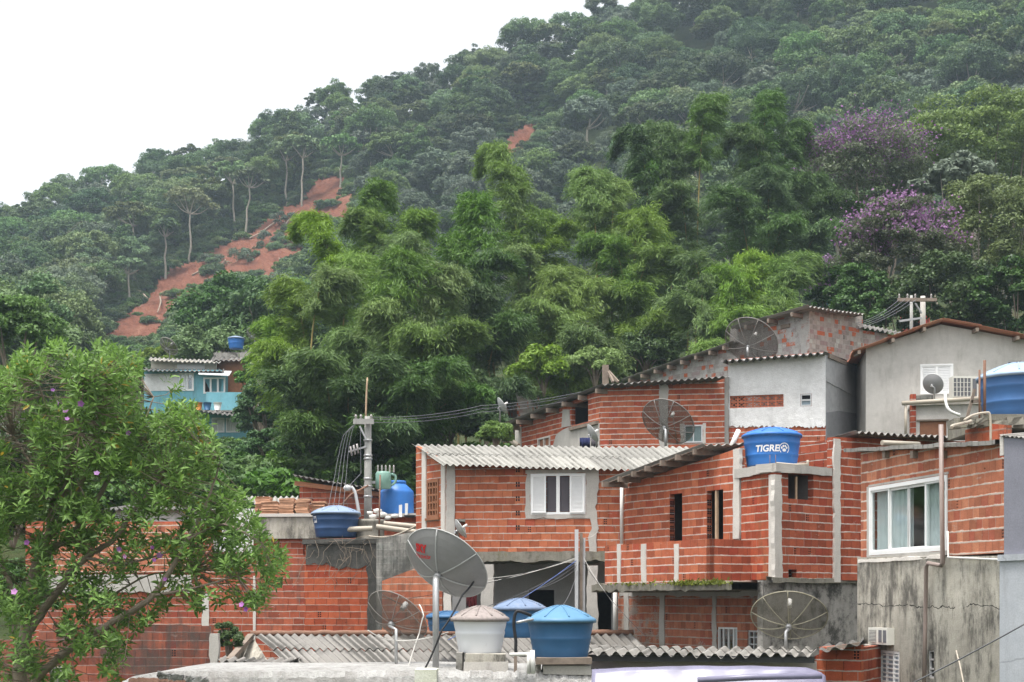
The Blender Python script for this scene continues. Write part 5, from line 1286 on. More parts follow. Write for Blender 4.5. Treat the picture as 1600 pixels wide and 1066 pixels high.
# ---- house H: topmost house, brick smeared with mortar
WH = Wall((1000, 62.0), (1265, 55.0)); WH2 = Wall((1265, 55.0), (1348, 57.0)); WH3 = Wall((1346, 57.0), (1440, 58.5)); Hh = thing('brick_house', 'topmost house of mortar-smeared brick with a stepped corrugated roof', 'house', P(1200, 720, 58))
zH = WH.z(1130, 720)
wl(Hh, WH, [(1000, 590), (1140, 540), (1141, 514), (1265, 485)], zH, [], m_brickH1)
wl(Hh, WH2, [(1265, 486), (1348, 494)], zH, [], m_brickH); wl(Hh, WH3, [(1346, 516), (1440, 530)], zH, [], m_brickH)
wl(Hh, Wall((1200, 56.7), (1265, 55.0)), [(1226, 497), (1265, 488)], WH.z(1250, 600), [], brick('brick_bare_corner', (.46,.13,.07), seed=16.1, dirt=.1, wash=.45, mortar=(.5,.46,.42), bw=.2, washcol=(.5,.48,.45)), d0=-.02, th=.02)
n3 = Vector((WH.n.x, WH.n.y, 0))
hFL = P(970, 594, 62.2); hNL = P(1146, 533, 57.4); corr(Hh, hNL, hNL + n3*4.5 + Vector((0,0,.1)), hFL + n3*4.5, hFL, m_roofN, rows=3, amp=.03)
kFL = P(1141, 512, 57.5); kNL = P(1262, 478.5, 54.2); kNR = P(1350, 491, 56.4); corr(Hh, kNL, kNR, kFL + (kNR-kNL), kFL, m_roofN, rows=2, amp=.045, pitch=.24)
corr(Hh, P(1340, 510, 56.6), P(1440, 528, 58.0), P(1440, 524, 61), P(1352, 508, 60), m_roofN, rows=1, amp=.045, pitch=.24)
for i in range(8):
    q = hFL.lerp(hNL, .08 + .12*i) - Vector((0,0,.14)); mb = MB(); mb.bar(q - n3*.05*rnd.random(), q + n3*1.2, .1, .16); mb.build('rafter', m_woodgrey, Hh)
for i in range(3):
    q = kFL.lerp(kNL, .2 + .3*i) - Vector((0,0,.14)); mb = MB(); mb.bar(q, q + n3*1.0, .1, .16); mb.build('rafter', m_woodgrey, Hh)
shell(Hh, WH2, .1, WH2.L+1.2, zH, WH2.z(1300, 520), 5, m_brickH, left=False)
mb = MB(); r = WH.rect(1221, 507, 1235, 513); mb.wbox(WH, r[0], r[1], -.06, .05, r[2], r[3]); mb.build('timber_end', m_woodgrey, Hh)

# ---- left: long red brick wall K, mossy wall I, block wall J, shed, concrete ledge
WK = Wall((40, 41.0), (478, 39.6)); K = thing('brick_house', 'long low red brick house behind the flowering tree, with a concrete band', 'house', P(280, 1030, 41))
wl(K, WK, [(40, 815), (330, 815), (331, 862), (478, 868)], WK.z(260, 1060), [(96, 862, 108, 905)], m_brickK)
beam(K, WK, 60, 300, 898, 926, m_conc, 'concrete_band', .06, .05); post(K, WK, 316, 327, 928, 1040, m_concpale); post(K, WK, 396, 400, 900, 1040, m_concpale, amp=.01)
shell(K, WK, 0, WK.L, WK.z(260, 1060), WK.z(260, 870), 4, m_brickK)
wl(K, WK, [(70, 818), (300, 818)], WK.z(180, 895), [], m_brickC, d0=-.05, th=.05)
WK2 = Wall((270, 46), (400, 45.6)); K2 = thing('plastered_house', 'white plastered upper storey with a dark sheet roof seen through the flowering tree', 'house', P(250, 880, 47))
wl(K2, WK2, [(180, 795), (420, 795)], WK2.z(260, 900), [(285, 826, 300, 850)], m_white); shell(K2, WK2, WK2.u(180), WK2.u(420), WK2.z(260, 900), WK2.z(260, 795), 4, m_white)
corr(K2, WK2.P(WK2.u(170), -.4, WK2.z(250, 797)), WK2.P(WK2.u(330), -.4, WK2.z(250, 797)), WK2.P(WK2.u(330), 4.2, WK2.z(250, 797)+.6), WK2.P(WK2.u(170), 4.2, WK2.z(250, 797)+.6), m_roofF, rows=2)
WI = Wall((476, 39.2), (592, 39.2)); I_ = thing('brick_building', 'damp brick wall block with black mould along its top, under the navy water tank', 'building', P(530, 1030, 40))
wl(I_, WI, [(476, 846), (592, 846)], WI.z(530, 1060), [], m_brickI, ragged=.02); shell(I_, WI, 0, WI.L, WI.z(530, 1060), WI.z(530, 846)-.02, 3.0, m_brickI)
mb = MB(); mb.wbox(WI, -.05, WI.L+.05, -.08, 3.0, WI.z(530, 850), WI.z(530, 842), 0, .02); mb.build('roof_slab', m_mould, I_)
mb = MB(); ragged_strip(mb, WI, WI.u(574), WI.u(592), WI.z(580, 1060), WI.z(580, 846), .03, .05, .06); mb.build('column', m_mould, I_)
mb = MB(); ragged_strip(mb, WI, WI.u(478), WI.u(580), WI.z(530, 884), WI.z(530, 846), .02, .05, .14, horizontal=True); mb.build('beam', m_mould, I_)
# loose dry creeper on it
mb = MB()
for k in range(26):
    a = Vector(WI.at(rnd.uniform(480, 590), rnd.uniform(835, 870), -.12)); pts = [a]
    dx = rnd.uniform(-.5, .5)
    for j in range(5): a = a + Vector((dx*.3 + rnd.uniform(-.12, .12), rnd.uniform(-.08, .05), rnd.uniform(-.3, .06))); pts.append(a)
    mb.tube(pts, .006, 3, cap=False)
tag(mb.build('dry_creeper', m_bark), 'dry leafless creeper hanging over the mouldy top of the damp brick wall', 'creeper')
# ledge with concrete face holding the tile stacks
WS = Wall((396, 42.6), (500, 42.4)); Sg = thing('brick_building', 'concrete ledge on brick carrying stacked clay tiles', 'building', P(440, 1000, 43))
wl(Sg, WS, [(396, 808), (500, 806)], WS.z(440, 842), [], m_stain, d0=-.1, th=.2); wl(Sg, WS, [(396, 840), (500, 840)], WS.z(440, 900), [(474, 845, 488, 868)], m_brickK)
mb = MB(); mb.wbox(WS, 0, WS.L, -.15, 2.0, WS.z(440, 808), WS.z(440, 803)); mb.build('ledge_top', m_concpale, Sg)
mb = MB(); ragged_strip(mb, WS, WS.u(400), WS.u(408), WS.z(404, 838), WS.z(404, 808), .13, .02, .02); mb.build('post', m_concpale, Sg)
shell(Sg, WS, .05, WS.L-.05, WS.z(440, 900), WS.z(440, 812), 2.0, m_brickK)
tl = [(400,424,776),(410,436,784),(437,460,779),(463,483,780),(487,510,784)]
TLAB = ['leftmost stack of clay roof tiles, set back on the concrete ledge','leaning stack of clay roof tiles, second from the left','tallest neat stack of clay roof tiles in the middle of the row','stack of clay roof tiles with a shifted top tile','short stack of clay roof tiles just above the navy tank lid']
for i, (x0, x1, tp) in enumerate(tl):
    Yt = 42.9 + (.5 if i in (0, 4) else 0); zb_ = WS.z(440, 803); zt_ = Zr(tp, Yt); n = max(3, int((zt_-zb_)/.045)); X0, X1 = XY(x0, Yt).x, XY(x1, Yt).x
    mb = MB()
    for k in range(n):
        a, b = zb_+(zt_-zb_)*k/n, zb_+(zt_-zb_)*(k+.82)/n; jx = rnd.uniform(-.03, .03)
        if i == 3 and k == n-1: jx = .07
        mb.box(X0+jx, X1+jx, Yt-.2+rnd.uniform(-.03,.03), Yt+.25, a, b, 0, .012)
    tag(mb.build('tile_stack', m_tile), TLAB[i], 'tiles', 'stacks of clay roof tiles on the ledge')
WSh = Wall((468, 45.0), (652, 44.6)); Sh = thing('brick_shed', 'low red brick shed with a slanting dark roof behind the utility pole', 'shed', P(550, 830, 46))
wl(Sh, WSh, [(468, 752), (652, 778)], WSh.z(550, 860), [], m_brickK); shell(Sh, WSh, 0, WSh.L, WSh.z(550, 860), WSh.z(550, 778), 2.5, m_brickK)
rf = [WSh.P(WSh.u(462), -.35, WSh.z(462, 744)), WSh.P(WSh.u(652), -.35, WSh.z(652, 775)), WSh.P(WSh.u(652), 2.7, WSh.z(652, 775)), WSh.P(WSh.u(462), 2.7, WSh.z(462, 744))]
corr(Sh, rf[0], rf[1], rf[2], rf[3], m_roofF, rows=1, amp=.03)
mb = MB(); mb.bar(WSh.P(WSh.u(463), -.2, WSh.z(463, 756)), WSh.P(WSh.u(640), -.12, WSh.z(640, 779)), .06, .14); mb.build('verge_board', m_woodbrown, Sh)
corr(Sh, P(385, 786, 46), P(466, 786, 46), P(466, 776, 48), P(385, 776, 48), m_roofA, 'side_roof', rows=1, amp=.04, pitch=.2)
# deck between: brick under the bottle tank and pipes
WM = Wall((592, 42.5), (650, 42.0)); Mh = thing('brick_building', 'low brick block under the bottle-shaped blue tank and beige pipes', 'building', P(620, 900, 43))
wl(Mh, WM, [(592, 806), (650, 806)], WM.z(620, 890), [], m_brickK); shell(Mh, WM, 0, WM.L, WM.z(620, 890), WM.z(620, 806), 3.5, m_brickK)
mb = MB(); mb.wbox(WM, -.1, WM.L+.1, -.1, 3.6, WM.z(620, 808), WM.z(620, 803)); mb.build('roof_slab', m_conc, Mh)
mb = MB(); mb.lathe(P(578, 870, 41.5), [(.42, 0), (.42, .95), (.45, 1.0), (.45, 1.08)], 14); mb.build('round_pillar', m_stain, Mh)
# J: square-block wall bottom left
WJ = Wall((-60, 31.8), (330, 31.0)); J = thing('brick_wall', 'wall of square red blocks with a grey end post at the lower left', 'wall', P(200, 1120, 31))
wl(J, WJ, [(-60, 1000), (60, 1000), (61, 985), (180, 975), (330, 978)], WJ.z(200, 1140), [], m_brickJ, ragged=.015)
post(J, WJ, 328, 342, 990, 1100, m_conc, 'end_post', .06, .03); post(J, WJ, 88, 107, 1042, 1100, m_concdark, 'short_post', .3, .02)

# ---- L: weathered corrugated gable roof behind the tanks
Lh = thing('low_house', 'low house with a weathered corrugated gable roof behind the wire dish', 'house', P(600, 1110, 32))
corr(Lh, P(452, 1044, 30.2), P(1035, 1044, 30.2), P(985, 991, 35.0), P(394, 991.5, 35.0), m_roofL, rows=2, amp=.035, pitch=.19, jit=.05)
mb = MB(); a = P(392, 989.5, 35.0); b = P(990, 988.5, 35.0); mb.tube([a.lerp(b, k/60) + Vector((0,0,rnd.uniform(-.012, .012))) for k in range(61)], .07, 7); mb.build('ridge_cap', m_rust, Lh)
mb = MB(); mb.face([P(394, 994, 34.95), P(352, 1038, 31.6), P(455, 1046, 30.5), P(455, 1090, 30.5), P(352, 1090, 31.6)]); mb.face([P(394, 994, 34.99), P(455, 1090, 30.54), P(352, 1090, 31.64)]); mb.build('gable_wall', m_stain, Lh)
mb = MB(); mb.bar(P(392, 994, 34.7), P(358, 1033, 31.3), .14, .12); mb.build('verge_board', m_woodgrey, Lh)
corr(Lh, P(340, 1034, 29.6), P(453, 1037, 29.3), P(470, 1029, 31.5), P(352, 1027, 31.8), m_roofL, 'lean_to_roof', rows=1, amp=.04, pitch=.2)
WLl = Wall((344, 30.0), (452, 29.7)); wl(Lh, WLl, [(344, 1037), (452, 1040)], WLl.z(400, 1100), [(366, 1041, 408, 1100)], m_brickT)
WL2 = Wall((455, 30.6), (1030, 30.6)); wl(Lh, WL2, [(455, 1046), (1030, 1046)], WL2.z(700, 1120), [], m_concdark)
mb = MB(); ragged_strip(mb, WLl, WLl.u(345), WLl.u(366), WLl.z(355, 1100), WLl.z(355, 1036), .04, .05, .05); mb.build('post', m_concpale, Lh)

# ---- M: edge-on corrugated roof with beige wall, lower right of the middle
Mb = thing('low_house', 'low beige-walled house with a white-edged corrugated roof in front of the pinkish brick wall', 'house', P(1100, 1140, 26))
WMb = Wall((905, 25.4), (1276, 25.2)); wl(Mb, WMb, [(905, 1030), (1276, 1034)], WMb.z(1100, 1150), [], m_lowplaster); shell(Mb, WMb, 0, WMb.L, WMb.z(1100, 1150), WMb.z(1100, 1034), 4, m_lowplaster)
corr(Mb, P(905, 1020, 24.8), P(1272, 1023, 24.6), P(1280, 1012, 29.5), P(930, 1010, 29.5), m_roofN, rows=2, amp=.045, pitch=.235)
mb = MB(); mb.bar(P(908, 1028, 25.0), P(1272, 1031, 24.8), .08, .11); mb.build('under_edge_bar', m_dark, Mb)  # dark bar along the underside of the front edge
# Pr: brick pier with its bit of roof
WPr = Wall((1272, 25.6), (1346, 25.2)); Pr = thing('brick_shed', 'small brick shed with hollow blocks showing, left of the stained wall', 'shed', P(1310, 1140, 26))
wl(Pr, WPr, [(1272, 1026), (1300, 1012), (1346, 1008)], WPr.z(1310, 1150), [], brick('brick_shed_hollow', (.46,.11,.05), seed=17.7, dirt=.12, mortar=(.45,.42,.38), bw=.3, holes=.25))
corr(Pr, P(1280, 1016, 24.9), P(1350, 1001, 24.7), P(1350, 998, 28), P(1295, 1008, 28), m_roofF, rows=1, amp=.04, pitch=.22)
mb = MB(); mb.bar(P(1292, 1014, 25.0), P(1344, 1006, 24.9), .05, .06); mb.build('roof_batten', m_woodgrey, Pr)
shell(Pr, WPr, .05, WPr.L-.05, WPr.z(1310, 1150), WPr.z(1310, 1012), 2.5, m_brickT)

# ---- near whitewashed roof edge with the two tanks on it
Rr = thing('flat_roof_house', 'near flat roof with a whitewashed crumpled parapet carrying the white and blue tanks', 'house', P(600, 1180, 26))
def slabtop(pts, Yf, Yb, drop, name, mat, n=90, am=.03):
    mb = MB(); pr = None
    for i in range(n+1):
        px = pts[0][0] + (pts[-1][0]-pts[0][0])*i/n; row = float(np.interp(px, [a for a, b in pts], [b for a, b in pts]))
        k = mnoise.noise(Vector((px*.03, 1, 2)))*am*1.5; q = rnd.uniform(-am, am)*.5
        tp = P(px, row, Yf); fr = tp + Vector((0, -.05 + k, -.10 + q)); fo = tp + Vector((0, -.12 + k*1.5 + q, -.26)); bo = tp + Vector((0, 0, -drop)); bk = tp + Vector((0, Yb-Yf, -.02)); tp = tp + Vector((0, .06, q))
        cur = [bo, fo, fr, tp, bk]
        if pr:
            for a in range(4): mb.face([pr[a], cur[a], cur[a+1], pr[a+1]], None, 0, True)
        pr = cur
    return mb.build(name, mat, Rr)
slabtop([(190,1064),(215,1056),(255,1050),(330,1049),(440,1050),(560,1049),(652,1048)], 24.6, 28.5, 3.5, 'parapet', m_limewash)
slabtop([(646,1047.5),(700,1049),(800,1051),(880,1052),(976,1053)], 23.6, 27.5, 3.5, 'parapet', m_limewash, am=.05)
slabtop([(200,1062),(232,1059),(330,1066),(350,1070)], 24.2, 24.5, 2, 'eroded_edge', m_rust, 40, .05)
mb = MB()
for k in range(46):
    px = rnd.uniform(246, 325); q = P(px, 1054 + (px-246)*.13 + rnd.uniform(-1.5, 2.5), 24.1); s_ = rnd.uniform(.015, .05); mb.box(q.x-s_, q.x+s_, q.y-.06, q.y+.05, q.z-.03, q.z+.03, 0, .02)
mb.build('paint_flakes', m_limewash, Rr)
mb = MB(); c = [P(648,1046,23.4), P(683,1046,23.4)]; mb.box(c[0].x, c[1].x, 23.35, 24.0, c[0].z-1, c[0].z, 0, .01); mb.build('corner_block', plaster('mossy_white_block', (.5,.5,.38), (.72,.72,.64), .5, .35, (.2,.2,.08), 3, .02, .5, seed=33), Rr)

# ---- far houses on the slope
WQ1 = Wall((225, 92.4), (346, 92.0)); Bl = thing('painted_house', 'turquoise two-storey house with white windows and a potted-plant balcony on the far slope', 'house', P(310, 735, 93))
z0 = WQ1.z(300, 760)
wl(Bl, WQ1, [(225, 578), (346, 578)], WQ1.z(300, 645), [(279, 583, 303, 611), (318, 590, 352, 615)], m_turq)
beam(Bl, WQ1, 226, 278, 584, 611, m_white, 'white_panel', .03, .0)
wl(Bl, Wall((236, 93.0), (338, 92.8)), [(236, 561), (338, 566)], WQ1.z(300, 580), [], m_cream)
mb = MB(); beam(Bl, Wall((236, 93.0), (338, 92.8)), 277, 320, 569, 577, m_whitepaint, 'upper_window', .06, 0)
r = WQ1.rect(279, 583, 303, 611); mb = MB(); frame_boxes(mb, WQ1, r, .12, -.05, .06); wn = mb.build('window', m_whitepaint, Bl); pane(wn, WQ1, r[0]+.1, r[1]-.1, r[2]+.1, r[3]-.1, .05, m_glass); curtain(wn, WQ1, r[0]+.12, r[0]+.65, r[2]+.1, r[3]-.1, .03, m_whitepaint, 3)
r = WQ1.rect(318, 590, 352, 615); mb = MB(); frame_boxes(mb, WQ1, r, .1, -.05, .06, 3, 1, .12); wn = mb.build('balcony_door', m_whitepaint, Bl); pane(wn, WQ1, r[0]+.08, r[1]-.08, r[2]+.05, r[3]-.08, .05, m_black)
WQ2 = Wall((322, 90.4), (382, 90.2)); wl(Bl, WQ2, [(322, 613), (382, 613)], WQ2.z(350, 643), [], m_turq, name='balcony_parapet')
mb = MB(); mb.wbox(WQ2, WQ2.u(300), WQ2.u(386), -.3, 2, WQ2.z(350, 645), WQ2.z(350, 642)); mb.build('balcony_slab', m_concdark, Bl)
WQ3 = Wall((300, 90.8), (385, 90.6)); wl(Bl, WQ3, [(300, 645), (385, 648)], z0, [(331, 653, 351, 676), (353, 653, 375, 676)], m_turq)
for x0, x1 in ((331, 351), (353, 375)):
    r = WQ3.rect(x0, 653, x1, 676); mb = MB(); frame_boxes(mb, WQ3, r, .09, -.05, .06); wn = mb.build('window', m_whitepaint, Bl); curtain(wn, WQ3, r[0]+.08, r[1]-.08, r[2]+.08, r[3]-.08, .06, m_whitepaint, 6)
shell(Bl, WQ1, .1, WQ1.L-.1, z0, WQ1.z(300, 580), 4, m_turq); shell(Bl, WQ3, .1, WQ3.L-.1, z0, WQ3.z(300, 650), 2, m_turq)
corr(Bl, P(222, 579, 91.6), P(350, 580, 91.4), P(350, 577, 93), P(222, 576, 93), m_roofF, rows=1, amp=.05, pitch=.3)
corr(Bl, P(232, 563, 92.2), P(345, 567, 92.0), P(345, 563, 96), P(236, 559, 96), m_roofN, rows=1, amp=.05, pitch=.3)
corr(Bl, P(300, 641, 88.8), P(388, 652, 88.6), P(388, 647, 90.5), P(300, 638, 90.5), m_roofF, 'lower_roof', rows=1, amp=.05, pitch=.3)
mb = MB(); pq = [P(310, 584, 91.2), P(358, 586, 91.0), P(362, 580, 92.6), P(312, 578, 92.8)]; mb.hexa([p - Vector((0,0,.06)) for p in pq] + pq); mb.build('awning', m_whitepaint, Bl)
for i, (px, mt, lab) in enumerate([(310, m_orange, 'orange flower pot on the blue balcony'), (324, m_tankfade, 'blue bucket on the blue balcony'), (340, m_whitepaint, 'white flower pot on the blue balcony')]):
    q = P(px, 641, 88.9); mb = MB(); mb.lathe(q, [(.18, 0), (.26, .45), (.28, .47), (.24, .47), (.2, .4)], 14); tag(mb.build('flower_pot', mt), lab, 'pot', 'pots on the far balcony')
WCr = Wall((392, 86), (445, 85.6)); Cr = thing('painted_house', 'small cream house with an old tiled roof half hidden by the left bamboo', 'house', P(420, 700, 87))
wl(Cr, WCr, [(392, 572), (445, 572)], WCr.z(420, 640), [], m_cream); shell(Cr, WCr, 0, WCr.L, WCr.z(420, 640), WCr.z(420, 572), 3, m_cream)
corr(Cr, P(386, 573, 85.4), P(450, 573, 85.0), P(446, 556, 89), P(394, 556, 89), plain('old_tile', (.25,.17,.13), .9, .2, var=.4, grime=.4) and m_roofL, rows=2, amp=.07, pitch=.28)
WRt = Wall((336, 94), (412, 93.6)); Rt = thing('shack', 'dark rusted-roof shack carrying the far blue water tank', 'house', P(375, 700, 95))
wl(Rt, WRt, [(336, 562), (412, 562)], WRt.z(370, 640), [], m_woodbrown); corr(Rt, P(330, 563, 93.4), P(416, 563, 93.2), P(410, 548, 98), P(340, 548, 98), m_roofF, rows=2, amp=.05, pitch=.3)
shell(Rt, WRt, 0, WRt.L, WRt.z(370, 640), WRt.z(370, 562), 3, m_woodbrown)
mb = MB(); q = P(369, 553, 95); mb.box(q.x-1.4, q.x+1.4, 94.5, 96, q.z-.6, q.z); mb.build('tank_base', m_concdark, Rt)
WCh = Wall((783, 66), (824, 65.6)); Ch = thing('brick_building', 'bare brick gable showing between the bamboo, left of the upper roof', 'building', P(805, 700, 66))
wl(Ch, WCh, [(783, 612), (797, 598), (824, 600)], WCh.z(805, 700), [(790, 602, 803, 612)], m_brickH); shell(Ch, WCh, 0, WCh.L, WCh.z(805, 700), WCh.z(805, 612), 2, m_brickH)
for px, row, w, h, Y, mt, lab in [(1437, 470, 16, 24, 84, m_rustred, 'red-painted house glimpsed between dark trees above the grey gable'), (1300, 478, 14, 16, 80, m_turq, 'small turquoise house glimpsed under the violet-flowered tree'), (1505, 520, 14, 12, 78, m_turq, 'pale turquoise hut glimpsed above the terracotta roof'), (1525, 485, 12, 14, 86, m_rustred, 'red house glimpsed at the right above the terracotta roof')]:
    Wx = Wall((px-w, Y), (px+w, Y)); hh = thing('painted_house', lab, 'house', P(px, row+60, Y), 'houses glimpsed in the far trees')
    wl(hh, Wx, [(px-w, row-h+4), (px+w, row-h)], Wx.z(px, row+60), [(px-4, row-4, px+4, row+4)], mt); shell(hh, Wx, 0, Wx.L, Wx.z(px, row+60), Wx.z(px, row-h+4), 2, mt)
    corr(hh, P(px-w-3, row-h+3, Y-.5), P(px+w+3, row-h-1, Y-.5), P(px+w+3, row-h-7, Y+3), P(px-w-3, row-h-3, Y+3), m_roofN, rows=1, amp=.05, pitch=.3)
# ---------------------------------------------------------------- water tanks
def tank(label, px, Y, top, rim, bot, hw_t, hw_b, mb_, ml, bands=(.34, .72), name='water_tank', lidribs=8, lidover=1.05, group='water tanks on the roofs', flatlid=False):
    s = Y / F; c = P(px, bot, Y); zr = (bot - rim) * s; rt, rb = hw_t * s, hw_b * s; zt = (bot - top) * s
    root = thing(name, label, 'water tank', c, group)
    prof = [(rb * .2, .0), (rb * .985, 0), (rb, .015)]
    ks = [0.0] + list(bands) + [1.0]
    for i in range(len(ks) - 1):
        a, b = ks[i], ks[i+1]; ra = rb + (rt - rb) * a; r2 = rb + (rt - rb) * b
        if i: prof += [(ra * 1.0, zr * a - .02), (ra * 1.016, zr * a - .005), (ra * 1.016, zr * a + .03), (ra * 1.003, zr * a + .045)]
        prof += [(ra + (r2 - ra) * .5, zr * (a + (b - a) * .5))]
    prof += [(rt, zr * .985), (rt * 1.02, zr * .99), (rt * 1.02, zr)]
    mb = MB(); mb.lathe(c, prof, 48); body = mb.build('tank_body', mb_, root)
    lp = [(rt * 1.0, zr - .005), (rt * lidover, zr - .035 - .02), (rt * (lidover + .008), zr + .0), (rt * 1.0, zr + .03)]
    for k in range(1, 7): a = k / 7; lp.append((rt * .98 * (1 - a), zr + .035 + (zt - zr - .035) * (1 - (1 - a) ** 1.55)))
    lp.append((.0008, zt)); mb = MB(); mb.lathe(c, lp, 48); lid = mb.build('lid', ml, root)
    for k in range(lidribs):
        a = 2 * math.pi * (k + .3) / lidribs; dr = Vector((math.cos(a), math.sin(a), 0)); pts = []
        for j in range(6):
            q = .1 + j / 5 * .86; rr = rt * .98 * q
            pts.append(c + dr * rr + Vector((0, 0, zr + .035 + (zt - zr - .035) * (1 - q ** 1.55) + .002)))
        mb = MB(); mb.tube(pts, .016, 6); mb.build('lid_rib', ml, lid)
    return root, c, rb, rt, zr
def wrap(v, c, r0, r1, zr, phi, z, lift=.006):
    out = []
    for p in v:
        zz = z + p[1]; r = r0 + (r1 - r0) * zz / zr + lift; a = phi + p[0] / r
        out.append(c + Vector((r * math.cos(a), r * math.sin(a), zz)))
    return out
root, c, rb, rt, zr = tank('bright blue round water tank with white lettering on top of the brick tower', 1206, 32.1, 668, 681, 729, 44.5, 38.5, m_tankblue, m_tankblue, (.32, .70))
phi = -1.5708 - .17
mb = MB(); v, f = TX_TIGRE; v = [(p[0] - .12, p[1], 0) for p in v]; mb.mesh(wrap(v, c, rb, rt, zr, phi, zr * .50, .012), f); mb.build('lettering', m_letwhite, root)
def disc(cx, cy, rx, ry, n=14): return [(cx + rx * math.cos(2*math.pi*k/n), cy + ry * math.sin(2*math.pi*k/n), 0) for k in range(n)]
mb = MB(); ex = .275
for k in range(20):
    a0, a1 = -.9 + 4.9 * k / 20, -.9 + 4.9 * (k + 1) / 20
    q = [(ex + .125 * math.cos(a0), .125 * math.sin(a0), 0), (ex + .125 * math.cos(a1), .125 * math.sin(a1), 0), (ex + .108 * math.cos(a1), .108 * math.sin(a1), 0), (ex + .108 * math.cos(a0), .108 * math.sin(a0), 0)]
    mb.face(wrap(q, c, rb, rt, zr, phi, zr * .50, .012))
for (dx, dy, rx, ry) in ((0, -.035, .045, .035), (-.06, .015, .02, .028), (-.022, .05, .02, .028), (.024, .05, .02, .028), (.06, .015, .02, .028)): mb.face(wrap(disc(ex + dx, dy, rx, ry), c, rb, rt, zr, phi, zr * .50, .012))
mb.build('emblem', m_letwhite, root)
mb = MB(); mb.tube([P(1213, 724.5, 30.9), P(1240, 727, 31.2), P(1262, 726, 31.4)], .035, 7); mb.tube([P(1262, 728, 31.4), P(1262, 719, 31.4)], .03, 7); tag(mb.build('water_pipe', m_pvcbeige), 'short pale pipe lying on the tower deck in front of the bright blue tank', 'pipe')
for px in (1203, 1212):
    mb = MB(); mb.tube([P(px, 731, 30.75), P(px, 711, 30.75)], .008, 4); tag(mb.build('rebar', m_rust), 'thin upright steel bar in front of the bright blue tank, the %s one' % ('left' if px < 1210 else 'right'), 'bar')
mb = MB(); mb.tube([P(1143, 697, 33.2), P(1154, 673, 33.4)], .06, 8); tag(mb.build('vent_pipe', m_pvcwhite), 'short white pipe leaning on the roof left of the bright blue tank', 'pipe')

tank('white water tank with a stained brownish lid on concrete blocks', 750, 24.6, 947, 966, 1020, 42.5, 33, m_tankwhite, m_lidrust, (.56,), lidribs=10, lidover=1.08)
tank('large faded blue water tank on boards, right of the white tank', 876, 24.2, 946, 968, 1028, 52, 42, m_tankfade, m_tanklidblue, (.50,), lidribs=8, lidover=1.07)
tank('blue water tank half hidden behind the white tank and the faded blue one', 812, 29.0, 935, 950, 996, 40, 35, m_tankfade, m_lidblue2, (.5,), lidribs=8, lidover=1.06)
tank('low blue water tank left of the white tank, partly behind the dish pole', 700, 31.0, 955, 963, 986, 33, 29, m_tankfade, m_tankfade, (.5,))
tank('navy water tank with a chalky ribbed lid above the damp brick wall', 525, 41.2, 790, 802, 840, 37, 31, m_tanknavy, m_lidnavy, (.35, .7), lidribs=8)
tank('small far blue tank on the roof beside the turquoise house', 369, 95, 525, 529, 545, 13, 10.5, m_tankblue, m_lidnavy, (.5,), lidribs=0)
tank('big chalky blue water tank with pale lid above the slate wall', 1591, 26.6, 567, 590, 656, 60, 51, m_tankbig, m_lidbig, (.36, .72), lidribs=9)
# bottle shaped tank
cB = P(620, 805, 44.0); sB = 44.0 / F; rootB = thing('water_tank', 'bright blue bottle-shaped water tank with a narrow cap beside the utility pole', 'water tank', cB, 'water tanks on the roofs')
mb = MB(); mb.lathe(cB, [(.1, 0), (26*sB, 0), (26.5*sB, .03), (26.5*sB, 34*sB), (26*sB, 37*sB), (14.5*sB, 48*sB), (13*sB, 49*sB)], 40); mb.build('tank_body', m_tankblue, rootB)
mb = MB(); mb.lathe(cB, [(13*sB, 48*sB), (14.5*sB, 48.5*sB), (14.5*sB, 52.5*sB), (13*sB, 53.5*sB), (.001, 54*sB)], 28); mb.build('cap', m_tankblue, rootB)
s_ = 41.2 / F; cN = P(525, 840, 41.2)
mb = MB(); q = [(-.09, -.09, 0), (.09, -.09, 0), (.09, .09, 0), (-.09, .09, 0)]; mb.face(wrap(q, cN, 31*s_, 37*s_, 38*s_, -1.5708 - 1.0, .50, .012)); 
lab_ = mb.build('tank_label', m_letwhite, None); tag(lab_, 'small white printed label on the left side of the navy tank', 'label')
mb = MB(); v, f = TX_LEV; mb.mesh(wrap(v, cN, 31*s_, 37*s_, 38*s_, -1.5708 - 1.0, .50, .02), f); lt = mb.build('lettering', m_tanknavy, None); lt.parent = lab_; lt.location = lt.location - lab_.location
# supports of the near tanks
def blk(label, x0, x1, y0, y1, Y, D, mat, name='concrete_block', j=.012, cat='block', group='blocks and boards under the near tanks'):
    a, b = P(x0, y1, Y), P(x1, y0, Y); mb = MB(); mb.box(a.x, b.x, Y, Y + D, a.z, b.z, 0, j); return tag(mb.build(name, mat), label, cat, group)
blk('narrow block pier under the left side of the white tank', 712, 723, 1021, 1049, 24.0, .5, m_concdark)
blk('upper concrete block under the white tank', 727, 790, 1022, 1034, 24.0, .9, m_stain); blk('lower pale concrete block under the white tank', 725, 793, 1034.5, 1050, 23.95, .95, m_conc)
blk('grey board directly under the faded blue tank', 838, 924, 1028.5, 1039, 23.5, 1.2, m_woodgrey, 'board', cat='board'); blk('pale concrete block under the board of the faded blue tank', 849, 924, 1041, 1054, 23.6, 1.0, m_conc); blk('dark block under the left end of the board of the faded blue tank', 826, 846, 1040, 1054, 23.7, .8, m_concdark)
mb = MB(); mb.tube(smooth_path([P(829, 962, 23.6), P(820, 958, 23.5), P(807, 956, 23.5), P(803, 975, 23.5), P(806, 1000, 23.5), P(808, 1022, 23.5), P(830, 1023, 23.5)], 5), .028, 7); tag(mb.build('water_hose', m_cablek), 'black hose looping down between the white tank and the faded blue tank', 'hose')
